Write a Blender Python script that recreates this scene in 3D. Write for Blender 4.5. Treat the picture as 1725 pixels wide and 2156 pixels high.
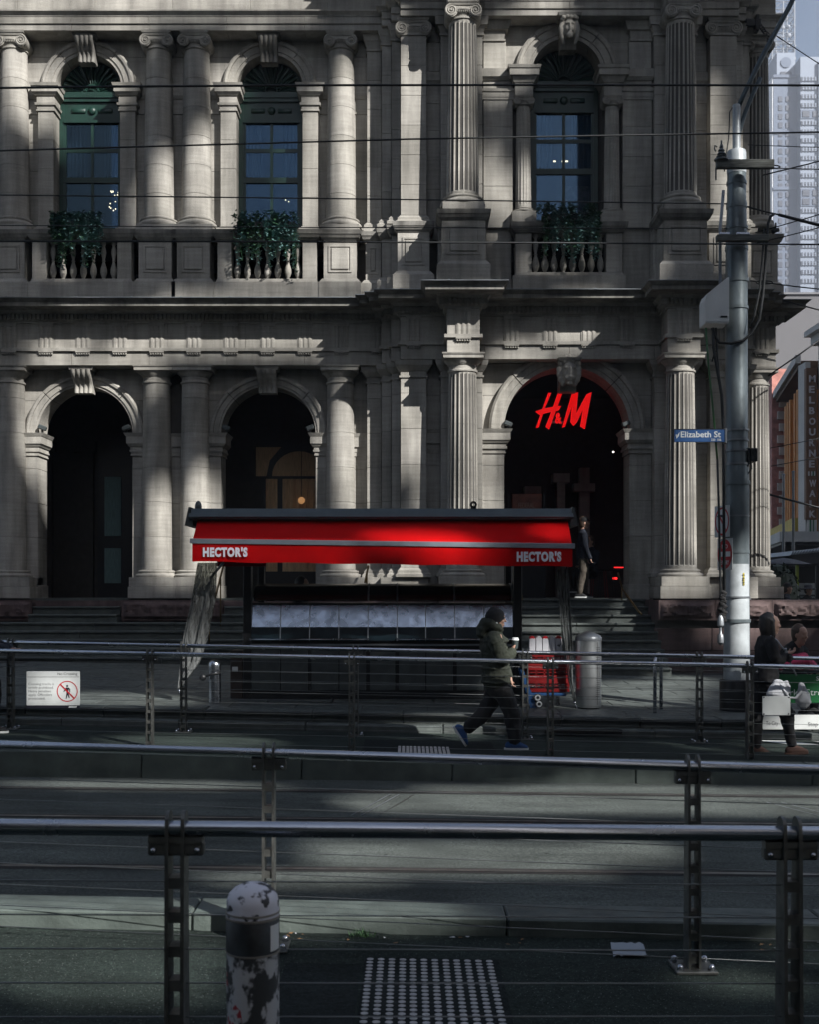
import bpy, bmesh, math, random
from mathutils import Vector, Matrix
R = math.radians
rnd = random.Random(7)
SC = bpy.context.scene
COL = SC.collection
for o in list(bpy.data.objects):
    bpy.data.objects.remove(o)

# ------------------------------------------------------------------ camera
CZ = 1.81                                  # eye height above the near pavement
cam_d = bpy.data.cameras.new('camera')
cam = bpy.data.objects.new('camera', cam_d); COL.objects.link(cam)
cam.location = (0, 0, CZ); cam.rotation_euler = (R(90), 0, 0)
cam_d.sensor_fit = 'HORIZONTAL'; cam_d.sensor_width = 24.0
cam_d.lens = 24.0 * 2500 / 1725
cam_d.shift_y = 0.0972
cam_d.clip_start = 0.1; cam_d.clip_end = 3000
cam_d.dof.use_dof = True; cam_d.dof.focus_distance = 22.0; cam_d.dof.aperture_fstop = 6.3
SC.camera = cam

# ------------------------------------------------------------------ sky and sun
SUN_DIR = Vector((0.565, -0.60, 0.58)).normalized()      # from the scene towards the sun
sun_el = math.asin(SUN_DIR.z); sun_az = math.atan2(SUN_DIR.x, SUN_DIR.y)
w = bpy.data.worlds.new('World'); SC.world = w; w.use_nodes = True
nt = w.node_tree; bg = nt.nodes['Background']
sky = nt.nodes.new('ShaderNodeTexSky'); sky.sky_type = 'NISHITA'; sky.sun_disc = False
sky.sun_elevation = sun_el; sky.sun_rotation = sun_az
sky.air_density = 1.0; sky.dust_density = 2.5; sky.ozone_density = 1.0
nt.links.new(sky.outputs[0], bg.inputs[0]); bg.inputs[1].default_value = 0.05
sl = bpy.data.lights.new('sun', 'SUN'); sl.energy = 5.0; sl.angle = R(0.55); sl.color = (1.0, 0.98, 0.945)
so = bpy.data.objects.new('sun', sl); COL.objects.link(so)
so.rotation_euler = SUN_DIR.to_track_quat('Z', 'Y').to_euler()
so.location = (30, -30, 60)
SC.view_settings.view_transform = 'Standard'; SC.view_settings.look = 'None'
SC.view_settings.exposure = 1.15; SC.view_settings.gamma = 1.0
SC.view_settings.use_curve_mapping = False
CY=SC.cycles; CY.max_bounces=5; CY.diffuse_bounces=3; CY.glossy_bounces=3; CY.transmission_bounces=2; CY.transparent_max_bounces=8; CY.volume_bounces=0; CY.use_adaptive_sampling=True; CY.adaptive_threshold=0.02; CY.caustics_reflective=False; CY.caustics_refractive=False

# ------------------------------------------------------------------ helpers
def wx(px, Y): return (px - 862.5) * Y / 2500.0
def wz(py, Y): return CZ - (py - 1244.0) * Y / 2500.0

class MB:
    def __init__(s): s.v = []; s.f = []
    def add(s, vs, fs):
        n = len(s.v); s.v.extend([tuple(v) for v in vs]); s.f.extend([tuple(i + n for i in f) for f in fs]); return s
    def box(s, x0, x1, y0, y1, z0, z1):
        return s.add([(x0,y0,z0),(x1,y0,z0),(x1,y1,z0),(x0,y1,z0),(x0,y0,z1),(x1,y0,z1),(x1,y1,z1),(x0,y1,z1)],
                     [(0,3,2,1),(4,5,6,7),(0,1,5,4),(1,2,6,5),(2,3,7,6),(3,0,4,7)])
    def cbox(s, x0, x1, y0, y1, z0, z1, c=0.008):
        X=(x0,x1);Y=(y0,y1);Z=(z0,z1); vs=[]; idx={}
        for i in (0,1):
            for j in (0,1):
                for k in (0,1):
                    dx=c if i==0 else -c; dy=c if j==0 else -c; dz=c if k==0 else -c
                    idx[i,j,k,'x']=len(vs); vs.append((X[i],Y[j]+dy,Z[k]+dz))
                    idx[i,j,k,'y']=len(vs); vs.append((X[i]+dx,Y[j],Z[k]+dz))
                    idx[i,j,k,'z']=len(vs); vs.append((X[i]+dx,Y[j]+dy,Z[k]))
        g=lambda *a: idx[a]; fs=[]
        for i in (0,1):
            a=[g(i,0,0,'x'),g(i,1,0,'x'),g(i,1,1,'x'),g(i,0,1,'x')]; fs.append(a if i else a[::-1])
            a=[g(0,i,0,'y'),g(1,i,0,'y'),g(1,i,1,'y'),g(0,i,1,'y')]; fs.append(a[::-1] if i else a)
            a=[g(0,0,i,'z'),g(1,0,i,'z'),g(1,1,i,'z'),g(0,1,i,'z')]; fs.append(a if i else a[::-1])
        for j in (0,1):
            for k in (0,1):
                fs.append([g(0,j,k,'y'),g(1,j,k,'y'),g(1,j,k,'z'),g(0,j,k,'z')])
                fs.append([g(j,0,k,'x'),g(j,1,k,'x'),g(j,1,k,'z'),g(j,0,k,'z')])
                fs.append([g(j,k,0,'x'),g(j,k,1,'x'),g(j,k,1,'y'),g(j,k,0,'y')])
        for i in (0,1):
            for j in (0,1):
                for k in (0,1): fs.append([g(i,j,k,'x'),g(i,j,k,'y'),g(i,j,k,'z')])
        return s.add(vs, fs)
    def frus(s, x0, x1, yf, yb, z0, z1, o0=0.0, o1=0.0, c0=None, c1=None):
        # a moulding layer: overhang o0 at the bottom and o1 at the top on the front and both ends
        a=o0 if c0 is None else c0; b=o1 if c1 is None else c1
        return s.add([(x0-a,yf-o0,z0),(x1+a,yf-o0,z0),(x1+a,yb,z0),(x0-a,yb,z0),
                      (x0-b,yf-o1,z1),(x1+b,yf-o1,z1),(x1+b,yb,z1),(x0-b,yb,z1)],
                     [(0,3,2,1),(4,5,6,7),(0,1,5,4),(1,2,6,5),(2,3,7,6),(3,0,4,7)])
    def prism_y(s, poly, y0, y1):                      # polygon in x,z extruded along y
        n=len(poly); vs=[(x,y0,z) for x,z in poly]+[(x,y1,z) for x,z in poly]
        fs=[tuple(range(n)), tuple(range(2*n-1,n-1,-1))]+[(i,n+i,n+(i+1)%n,(i+1)%n) for i in range(n)]
        return s.add(vs,fs)
    def prism_x(s, poly, x0, x1):                      # polygon in y,z extruded along x
        n=len(poly); vs=[(x0,y,z) for y,z in poly]+[(x1,y,z) for y,z in poly]
        fs=[tuple(range(n)), tuple(range(2*n-1,n-1,-1))]+[(i,n+i,n+(i+1)%n,(i+1)%n) for i in range(n)]
        return s.add(vs,fs)
    def prism_z(s, poly, z0, z1):
        n=len(poly); vs=[(x,y,z0) for x,y in poly]+[(x,y,z1) for x,y in poly]
        fs=[tuple(range(n)), tuple(range(2*n-1,n-1,-1))]+[(i,n+i,n+(i+1)%n,(i+1)%n) for i in range(n)]
        return s.add(vs,fs)
    def lathe(s, cx, cy, prof, n=28, a0=0.0, a1=360.0, cap=True):
        full = abs(a1-a0) >= 359.9; m = n if full else n+1
        vs=[]; fs=[]
        for r,z in prof:
            for i in range(m):
                a=R(a0+(a1-a0)*i/n); vs.append((cx+r*math.cos(a), cy+r*math.sin(a), z))
        for k in range(len(prof)-1):
            for i in range(n):
                j=(i+1)%m; fs.append((k*m+i,k*m+j,(k+1)*m+j,(k+1)*m+i))
        if cap and full:
            fs.append(tuple(range(m-1,-1,-1))); fs.append(tuple((len(prof)-1)*m+i for i in range(m)))
        return s.add(vs,fs)
    def flute(s, cx, cy, prof, n=20, depth=0.07, arris=0.25):
        # fluted shaft: prof is [(r, z, flute 0..1)]
        per=6; m=n*per; vs=[]; fs=[]
        for r,z,fl in prof:
            for i in range(m):
                a=2*math.pi*i/m; u=(i%per)/per
                d = 0 if u < arris*0.5 else math.sin(math.pi*min(1,(u-arris*0.5)/(1-arris*0.5)))**0.6
                rr=r*(1-depth*fl*d); vs.append((cx+rr*math.cos(a), cy+rr*math.sin(a), z))
        for k in range(len(prof)-1):
            for i in range(m):
                j=(i+1)%m; fs.append((k*m+i,k*m+j,(k+1)*m+j,(k+1)*m+i))
        fs.append(tuple(range(m-1,-1,-1))); fs.append(tuple((len(prof)-1)*m+i for i in range(m)))
        return s.add(vs,fs)
    def tube(s, pts, r, n=8, cap=True):
        pts=[Vector(p) for p in pts]; rs = r if isinstance(r,(list,tuple)) else [r]*len(pts)
        vs=[]; fs=[]; prev=None
        for i,p in enumerate(pts):
            t=(pts[min(i+1,len(pts)-1)]-pts[max(i-1,0)]).normalized()
            if prev is None:
                up=Vector((0,0,1)) if abs(t.z)<0.9 else Vector((1,0,0)); u=t.cross(up).normalized()
            else:
                u=prev-t*prev.dot(t); u.normalize()
            v=t.cross(u); prev=u
            for k in range(n):
                a=2*math.pi*k/n; vs.append(p+(u*math.cos(a)+v*math.sin(a))*rs[i])
        for i in range(len(pts)-1):
            for k in range(n):
                j=(k+1)%n; fs.append((i*n+k,i*n+j,(i+1)*n+j,(i+1)*n+k))
        if cap: fs.append(tuple(range(n-1,-1,-1))); fs.append(tuple((len(pts)-1)*n+k for k in range(n)))
        return s.add(vs,fs)
    def loft(s, pts, rad, n=14, lat=(0,1,0)):
        # closed skin through ellipses; rad entries are (in plane, lateral)
        pts=[Vector(p) for p in pts]; L0=Vector(lat); vs=[]; fs=[]
        def ring(c,t,a,b):
            L=(L0-t*L0.dot(t)); L.normalize(); N=t.cross(L)
            for k in range(n):
                q=2*math.pi*k/n; vs.append(c+N*(a*math.cos(q))+L*(b*math.sin(q)))
        m=len(pts); rr=[(x,x) if not isinstance(x,(tuple,list)) else x for x in rad]
        T=[(pts[min(i+1,m-1)]-pts[max(i-1,0)]).normalized() for i in range(m)]
        e=min(rr[0])*0.6; ring(pts[0]-T[0]*e,T[0],rr[0][0]*.45,rr[0][1]*.45)
        for i in range(m): ring(pts[i],T[i],*rr[i])
        e=min(rr[-1])*0.6; ring(pts[-1]+T[-1]*e,T[-1],rr[-1][0]*.45,rr[-1][1]*.45)
        for i in range(m+1):
            for k in range(n):
                j=(k+1)%n; fs.append((i*n+k,i*n+j,(i+1)*n+j,(i+1)*n+k))
        fs.append(tuple(range(n-1,-1,-1))); fs.append(tuple((m+1)*n+k for k in range(n)))
        return s.add(vs,fs)
    def ball(s, c, r, n=12, m=8):
        rx,ry,rz = r if isinstance(r,(tuple,list)) else (r,r,r)
        vs=[(c[0],c[1],c[2]-rz)]; fs=[]
        for j in range(1,m):
            b=-math.pi/2+math.pi*j/m
            for i in range(n):
                a=2*math.pi*i/n; vs.append((c[0]+rx*math.cos(b)*math.cos(a),c[1]+ry*math.cos(b)*math.sin(a),c[2]+rz*math.sin(b)))
        vs.append((c[0],c[1],c[2]+rz)); last=len(vs)-1
        for i in range(n): fs.append((0,1+(i+1)%n,1+i)); fs.append((last,last-n+i,last-n+(i+1)%n))
        for j in range(m-2):
            for i in range(n):
                k=(i+1)%n; fs.append((1+j*n+i,1+j*n+k,1+(j+1)*n+k,1+(j+1)*n+i))
        return s.add(vs,fs)
    def xf(s, M):
        s.v=[tuple(M@Vector(v)) for v in s.v]; return s
    def mesh(s, name, smooth=None):
        me=bpy.data.meshes.new(name); me.from_pydata(s.v,[],s.f); me.update()
        bm=bmesh.new(); bm.from_mesh(me); bmesh.ops.recalc_face_normals(bm,faces=bm.faces); bm.to_mesh(me); bm.free()
        if smooth is not None:
            me.shade_smooth()
            if smooth < 180: me.set_sharp_from_angle(angle=R(smooth))
        return me

WORLD = {}
def _link(o, parent, loc):
    COL.objects.link(o); loc=Vector(loc); WORLD[o.name]=loc; o.location=loc
    if parent is not None:
        o.parent=parent; o.matrix_parent_inverse=Matrix.Translation(-WORLD[parent.name])
    return o
def ob(name, mb, mat, parent=None, smooth=None, loc=(0,0,0), rot=None):
    me = mb if isinstance(mb, bpy.types.Mesh) else mb.mesh(name, smooth)
    if mat is not None and not me.materials: me.materials.append(mat)
    o=bpy.data.objects.new(name, me); _link(o,parent,loc)
    if rot is not None: o.rotation_euler=rot
    return o
def tag(o, label, cat, group=None):
    o['label']=label; o['category']=cat
    if group: o['group']=group
    return o
def thing(name, label, cat, loc=(0,0,0), group=None):
    o=bpy.data.objects.new(name,None); o.empty_display_size=0.2; _link(o,None,loc); return tag(o,label,cat,group)
def struct(name, mb, mat, smooth=None):
    o=ob(name,mb,mat,None,smooth); o['kind']='structure'; return o
def stuff(o): o['kind']='stuff'; return o

def text_mesh(body, offset=0.0, extrude=0.004, shear=0.0, spacing=1.0, res=3):
    c=bpy.data.curves.new('lettering','FONT'); c.body=body; c.size=1.0; c.offset=offset; c.extrude=0.0
    c.shear=shear; c.space_character=spacing; c.resolution_u=res
    t=bpy.data.objects.new('lettering',c); COL.objects.link(t)
    bpy.context.view_layer.update()
    me=bpy.data.meshes.new_from_object(t.evaluated_get(bpy.context.evaluated_depsgraph_get()))
    v=[tuple(p.co) for p in me.vertices]; f=[tuple(p.vertices) for p in me.polygons]
    bpy.data.objects.remove(t); bpy.data.meshes.remove(me)
    return v,f
def text(name, body, x0, x1, z0, z1, y, mat, parent, offset=0.0, thick=0.004, spacing=1.0, keep=False):
    # flat lettering standing in the x,z plane at depth y, facing -y, fitted to the box
    v,f=text_mesh(body,offset,spacing=spacing)
    a0=min(p[0] for p in v);a1=max(p[0] for p in v);b0=min(p[1] for p in v);b1=max(p[1] for p in v)
    sx=(x1-x0)/(a1-a0); sz=(z1-z0)/(b1-b0)
    mb=MB(); n=len(v)
    fr=[(x0+(p[0]-a0)*sx,y,z0+(p[1]-b0)*sz) for p in v]
    bk=[(q[0],y+thick,q[2]) for q in fr]
    cnt={}
    for t in f:
        for i in range(len(t)):
            e=(t[i],t[(i+1)%len(t)]); cnt[e]=1
    side=[(a,b,b+n,a+n) for (a,b) in cnt if (b,a) not in cnt]
    mb.add(fr+bk,[t for t in f]+side)
    me=bpy.data.meshes.new(name); me.from_pydata(mb.v,[],mb.f); me.update()
    return ob(name,me,mat,parent)

# ------------------------------------------------------------------ materials
def nodes(name):
    m=bpy.data.materials.new(name); m.use_nodes=True; t=m.node_tree
    return m,t,t.nodes['Principled BSDF']
def N(t,kind,**kw):
    n=t.nodes.new(kind)
    for k,v in kw.items():
        if k in n.inputs: n.inputs[k].default_value=v
        else: setattr(n,k,v)
    return n
def pos(t, scale=(1,1,1)):
    g=t.nodes.new('ShaderNodeNewGeometry'); mp=t.nodes.new('ShaderNodeMapping'); mp.inputs['Scale'].default_value=scale
    t.links.new(g.outputs['Position'],mp.inputs['Vector']); return mp.outputs[0]
def ramp(t, fac, stops):
    r=t.nodes.new('ShaderNodeValToRGB'); e=r.color_ramp.elements
    while len(e)<len(stops): e.new(0.5)
    for i,(p,c) in enumerate(stops):
        e[i].position=p; e[i].color=(c,c,c,1) if isinstance(c,(int,float)) else (c[0],c[1],c[2],1)
    t.links.new(fac,r.inputs[0]); return r.outputs[0]
def mul(t,a,b,fac=1.0):
    m=t.nodes.new('ShaderNodeMix'); m.data_type='RGBA'; m.blend_type='MULTIPLY'; m.inputs[0].default_value=fac
    t.links.new(a,m.inputs[6]); t.links.new(b,m.inputs[7]); return m.outputs[2]
def mixc(t,fac,a,b):
    m=t.nodes.new('ShaderNodeMix'); m.data_type='RGBA'
    if isinstance(fac,float): m.inputs[0].default_value=fac
    else: t.links.new(fac,m.inputs[0])
    for i,c in ((6,a),(7,b)):
        if isinstance(c,tuple): m.inputs[i].default_value=(c[0],c[1],c[2],1)
        else: t.links.new(c,m.inputs[i])
    return m.outputs[2]
def noise(t,vec,scale,detail=4,rough=0.55):
    n=N(t,'ShaderNodeTexNoise',Scale=scale,Detail=detail,Roughness=rough); t.links.new(vec,n.inputs['Vector']); return n.outputs[0]
def bump(t,b,h,strength,dist=0.01):
    n=N(t,'ShaderNodeBump',Strength=strength,Distance=dist); t.links.new(h,n.inputs['Height']); t.links.new(n.outputs[0],b.inputs['Normal'])
def mat(name, c, rough=0.6, metal=0.0, var=0.15, scale=6.0, bmp=0.0, bscale=60.0, rvar=0.0, emit=None, es=1.0, spec=None, stretch=(1,1,1), rand=0.0):
    m,t,b=nodes(name); p=pos(t,stretch)
    n=noise(t,p,scale); col=ramp(t,n,[(0.3,tuple(x*(1-var) for x in c)),(0.7,tuple(min(1,x*(1+var)) for x in c))])
    if rand:
        oi=t.nodes.new('ShaderNodeObjectInfo'); col=mul(t,col,ramp(t,oi.outputs['Random'],[(0,1-rand),(1,1.0)]))
    t.links.new(col,b.inputs['Base Color']); b.inputs['Roughness'].default_value=rough; b.inputs['Metallic'].default_value=metal
    if spec is not None: b.inputs['Specular IOR Level'].default_value=spec
    if rvar:
        t.links.new(ramp(t,noise(t,p,scale*1.7),[(0.3,max(0.02,rough-rvar)),(0.7,min(1,rough+rvar))]),b.inputs['Roughness'])
    if bmp: bump(t,b,noise(t,p,bscale,6),bmp)
    if emit: b.inputs['Emission Color'].default_value=(*emit,1); b.inputs['Emission Strength'].default_value=es
    return m
def stone_mat(name, lo, hi, soot=0.68, rand=0.14):
    m,t,b=nodes(name); p=pos(t); ps=pos(t,(3.2,3.2,0.35)); ph=pos(t,(0.6,0.6,9.0))
    c=mixc(t,ramp(t,noise(t,p,0.9,6,0.6),[(0.35,0.0),(0.68,1.0)]),lo,hi)
    c=mul(t,c,ramp(t,noise(t,ph,2.2,4),[(0.3,0.86),(0.7,1.06)]))                     # bedding of the sandstone
    c=mul(t,c,ramp(t,noise(t,ps,1.3,7,0.62),[(0.36,soot),(0.60,1.0)]))               # streaks of soot
    c=mul(t,c,ramp(t,noise(t,p,70,3),[(0.25,0.8),(0.6,1.0)]))
    oi=t.nodes.new('ShaderNodeObjectInfo'); c=mul(t,c,ramp(t,oi.outputs['Random'],[(0,(1-rand,1-rand,1-rand*1.1)),(1,(1.0,1.0,1.0))]))
    t.links.new(c,b.inputs['Base Color']); b.inputs['Roughness'].default_value=0.88; b.inputs['Specular IOR Level'].default_value=0.25
    bump(t,b,noise(t,p,38,8,0.65),0.35,0.012); return m
M={}
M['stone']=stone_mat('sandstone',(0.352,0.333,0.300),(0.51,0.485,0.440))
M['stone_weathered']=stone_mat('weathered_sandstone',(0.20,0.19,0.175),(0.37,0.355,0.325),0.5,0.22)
M['mortar']=mat('mortar',(0.08,0.075,0.068),0.95)
M['granite']=stone_mat('pink_granite',(0.13,0.092,0.09),(0.23,0.165,0.16),0.6,0.2)
M['blue']=mat('bluestone',(0.085,0.098,0.092),0.62,0,0.3,5,0.4,45,0.15,rand=0.25)
M['joint']=mat('paving_bed',(0.035,0.036,0.034),0.95)
M['lead']=mat('lead_flashing',(0.20,0.215,0.23),0.35,0.4,0.25,3,0.2)
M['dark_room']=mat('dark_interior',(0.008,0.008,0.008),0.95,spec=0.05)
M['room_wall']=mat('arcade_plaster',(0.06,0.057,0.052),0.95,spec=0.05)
M['green']=mat('green_joinery',(0.007,0.030,0.022),0.42,0,0.25,5,0.1,40)
M['black_join']=mat('black_joinery',(0.012,0.012,0.012),0.4)
M['curtain']=mat('brown_curtain',(0.58,0.40,0.23),0.9,0,0.35,14,stretch=(9,1,0.3))
M['teal_curtain']=mat('pale_curtain',(0.13,0.20,0.20),0.9,0,0.35,14,stretch=(9,1,0.3))
def asphalt(name,c,speck=0.5,gloss=0.75):
    m,t,b=nodes(name); p=pos(t)
    base=ramp(t,noise(t,p,0.7,6,0.6),[(0.3,tuple(x*0.72 for x in c)),(0.7,tuple(x*1.2 for x in c))])
    v=N(t,'ShaderNodeTexVoronoi',Scale=120.0); t.links.new(p,v.inputs['Vector'])
    base=mul(t,base,ramp(t,noise(t,p,130,2,0.6),[(0.32,0.5),(0.68,1.5)])); base=mul(t,base,ramp(t,noise(t,p,42,3,0.7),[(0.33,0.62),(0.67,1.4)]))
    wn=N(t,'ShaderNodeTexWhiteNoise'); t.links.new(v.outputs['Position'],wn.inputs['Vector'])
    chip=mul(t,ramp(t,wn.outputs['Value'],[(0.90,0.0),(0.93,1.0)]),ramp(t,v.outputs['Distance'],[(0.22,1.0),(0.40,0.0)]))
    base=mixc(t,chip,base,(0.16*speck*2,0.17*speck*2,0.165*speck*2))
    t.links.new(base,b.inputs['Base Color'])
    t.links.new(ramp(t,noise(t,p,1.1,4),[(0.3,gloss-0.05),(0.7,min(1,gloss+0.15))]),b.inputs['Roughness']); b.inputs['Specular IOR Level'].default_value=0.12
    spot=N(t,'ShaderNodeTexVoronoi',Scale=3.2); t.links.new(p,spot.inputs['Vector'])
    gum=ramp(t,spot.outputs['Distance'],[(0.045,0.35),(0.06,1.0)])
    stain=ramp(t,noise(t,pos(t,(0.5,2.2,1)),1.3,7,0.65),[(0.35,0.62),(0.6,1.05)])
    t.links.new(mul(t,mul(t,base,gum),stain),b.inputs['Base Color'])
    bump(t,b,noise(t,p,85,5,0.75),0.9,0.012); return m
M['asphalt']=asphalt('asphalt',(0.031,0.042,0.037),0.7,0.85)
M['asphalt_patch']=asphalt('smooth_asphalt_patch',(0.020,0.026,0.026),0.12,0.85)
M['road']=asphalt('tram_road',(0.098,0.110,0.102),0.35,0.85)
M['kerb']=mat('kerb_bluestone',(0.085,0.104,0.094),0.55,0,0.3,4,0.35,50,0.15,rand=0.18)
M['rail']=mat('worn_rail_steel',(0.22,0.21,0.20),0.35,0.8,0.3,9,0.2,60)
M['groove']=mat('rail_groove_grime',(0.012,0.011,0.010),0.9)
M['steel']=mat('brushed_steel',(0.46,0.48,0.52),0.24,1.0,0.08,4,0.05,220,0.05)
M['post']=mat('galvanised_post',(0.125,0.128,0.120),0.42,0.7,0.3,14,0.15,80,0.1)
M['wire']=mat('steel_cable',(0.20,0.21,0.21),0.4,0.9)
M['dark_wire']=mat('black_cable',(0.010,0.012,0.013),0.55)
M['green_wire']=mat('green_cable',(0.03,0.11,0.035),0.5)
M['pole']=mat('galvanised_pole',(0.12,0.145,0.155),0.42,0.3,0.35,3.2,0.25,30,0.14,stretch=(1,1,0.5))
M['pole_low']=mat('pale_pole_steel',(0.40,0.43,0.445),0.42,0.15,0.22,5,0.15,30,0.1)  # paler pole tone for the lower shaft, top socket and spigot
M['timber']=mat('weathered_timber',(0.11,0.115,0.105),0.9,0,0.5,18,0.5,60,stretch=(0.3,3,3))
M['black']=mat('black_metal',(0.012,0.013,0.014),0.45,0.2,0.2)
M['charcoal']=mat('charcoal_panel',(0.062,0.073,0.075),0.45,0.15,0.25,5)
M['white']=mat('white_enamel',(0.66,0.68,0.68),0.35,0,0.06,4)
M['white_dirty']=mat('white_sign_face',(0.56,0.58,0.57),0.45,0,0.1,5)
M['ink']=mat('black_ink',(0.012,0.012,0.02),0.5)
M['red_ink']=mat('red_ink',(0.45,0.012,0.02),0.45)
M['red_fabric']=mat('red_awning_cloth',(0.46,0.003,0.004),0.85,0,0.12,2.2,0.12,240,spec=0.05)
M['red_dark']=mat('dark_red_lining',(0.16,0.003,0.004),0.8)
M['grey_bar']=mat('grey_aluminium',(0.27,0.30,0.34),0.4,0.3)
M['letter_white']=mat('white_print',(0.80,0.77,0.84),0.6)
M['blue_sign']=mat('blue_sign',(0.022,0.085,0.24),0.4)
M['green_sign']=mat('green_sign',(0.01,0.12,0.035),0.4)
M['bronze']=mat('bronze_hood',(0.10,0.075,0.05),0.22,0.9,0.12,3,0.03,20,0.05)
M['red_plastic']=mat('red_crate_plastic',(0.15,0.003,0.004),0.4)
M['blue_plastic']=mat('blue_trolley',(0.02,0.075,0.20),0.4)
M['card']=mat('white_carton',(0.52,0.52,0.55),0.7)
M['brass']=mat('brass',(0.13,0.09,0.04),0.42,0.9,0.3)
M['skin']=mat('skin',(0.40,0.235,0.17),0.55,0,0.08,12)
M['skin_b']=mat('skin_light',(0.46,0.28,0.21),0.55,0,0.08,12)
M['hair']=mat('black_hair',(0.012,0.010,0.009),0.5,0,0.4,60,0.5,120,stretch=(1,1,0.2))
M['hair_b']=mat('brown_hair',(0.045,0.025,0.015),0.6)
def cloth(name,c,b=0.5,s=14): return mat(name,c,0.85,0,0.25,5,b,s)
M['olive']=cloth('olive_quilted_nylon',(0.020,0.024,0.015),0.9,9)
M['black_cloth']=cloth('black_cloth',(0.005,0.005,0.006))
M['navy']=cloth('navy_cloth',(0.014,0.018,0.030))
M['khaki']=cloth('khaki_cloth',(0.075,0.062,0.048))
M['grey_cloth']=cloth('grey_cloth',(0.10,0.105,0.12))
M['bag']=cloth('pale_canvas',(0.42,0.43,0.45),0.9,11)
M['shoe_blue']=cloth('blue_suede',(0.02,0.07,0.20))
M['shoe_brown']=cloth('brown_leather',(0.07,0.035,0.025))
M['pink']=mat('pink_blanket',(0.55,0.05,0.12),0.85,0,0.6,9)
M['cup']=mat('coffee_cup',(0.03,0.04,0.04),0.5)
# ================================================================== GROUND
TL = 0.02                                    # the street falls gently to the right
def z_near(x): return -TL*0.9*x
def z_road(x): return -0.26 - 0.011*x
def z_plat(x): return -0.015 - TL*x
def z_foot(x, y): return 0.21 - TL*x + 0.012*(y-15.55)
def sheet(x0,x1,y0,y1,zf,nx=2,thick=0.0):
    mb=MB(); vs=[]; fs=[]
    for i in range(nx+1):
        x=x0+(x1-x0)*i/nx; vs += [(x,y0,zf(x,y0)),(x,y1,zf(x,y1))]
    for i in range(nx): fs.append((2*i,2*i+2,2*i+3,2*i+1))
    return mb.add(vs,fs)
struct('ground', MB().add([(-690,-690,-2.2),(690,-690,-2.2),(690,690,-2.2),(-690,690,-2.2)],[(0,1,2,3)]), M['asphalt'])
struct('road', sheet(-40,40,6.5,13.3,lambda x,y:z_road(x)), M['road'])
near=struct('pavement', sheet(-30,30,-14,6.40,lambda x,y:z_near(x)), M['asphalt'])
struct('tram_platform', sheet(-30,30,13.25,15.42,lambda x,y:z_plat(x)), M['asphalt'])
foot=struct('footpath', sheet(-30,30,15.5,27.0,lambda x,y:z_foot(x,y)-0.012), M['joint'])
# behind the building and along the side street
struct('side_street', sheet(7.3,60,27.0,140,lambda x,y:0.25-0.004*(y-27)), M['asphalt'])

# smooth strip beside the tactile studs and a worn patch
ob('asphalt_patch', sheet(-0.60,-0.235,3.5,5.75,lambda x,y:z_near(x)+0.004), M['asphalt_patch'], near)
ob('asphalt_patch', sheet(-0.22,0.44,3.5,5.86,lambda x,y:z_near(x)+0.004), M['asphalt_patch'], near)

# rows of stones: kerbs
def kerb_row(name, y0, y1, zb, zt, x0, x1, L, matl, slope, jit=0.0, c=0.012):
    root=thing(name[0], name[1], 'kerb', (0,y0,0)); x=x0; meshes={}
    while x < x1:
        l=L*rnd.uniform(0.8,1.2); xm=x+l/2
        mb=MB().cbox(-l/2+0.004,l/2-0.004,y0,y1,zb,zt,c)
        ob('kerb_stone', mb, matl, root, loc=(xm,0,-slope*xm+rnd.uniform(-jit,jit)), rot=(0,math.atan(slope),0))
        x+=l
    return root
kerb_row(('platform_kerb','wide pale bluestone kerb behind the nearest handrail, foot of the picture'),6.27,6.58,-0.42,0.095,-9,9,2.05,M['kerb'],TL*0.9,0.002,0.009)
kerb_row(('platform_kerb','low bluestone platform edge on the far side of the tram tracks'),13.0,13.36,-0.5,-0.011,-9,9,1.9,M['kerb'],TL,0.003)
kerb_row(('kerb_step','low bluestone step at the back of the far platform'),15.36,15.62,-0.3,0.085,-9,9,1.5,M['blue'],TL,0.004)
kerb_row(('footpath_kerb','rough bluestone footpath kerb in front of the kiosk'),15.60,16.0,-0.3,0.216,-9,9,1.25,M['blue'],TL,0.006)

# footpath paving slabs
slab_me=[]
for k in range(3):
    w=(0.60,0.60,0.60)[k]; slab_me.append((w,MB().cbox(-0.45+0.004,0.45-0.004,-0.30+0.004,0.30-0.004,-0.05,0.0,0.006).mesh('paving_slab')))
for m_ in slab_me: m_[1].materials.append(M['blue'])
for r_ in range(12):
    y=16.0+0.30+r_*0.60
    for c_ in range(17):
        x=-7.4+c_*0.90+(0.45 if r_%2 else 0)
        o=ob('paving_slab',slab_me[0][1],None,foot,loc=(x,y,z_foot(x,y)+rnd.uniform(-0.002,0.002)),rot=(0.012,TL,0))

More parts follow.
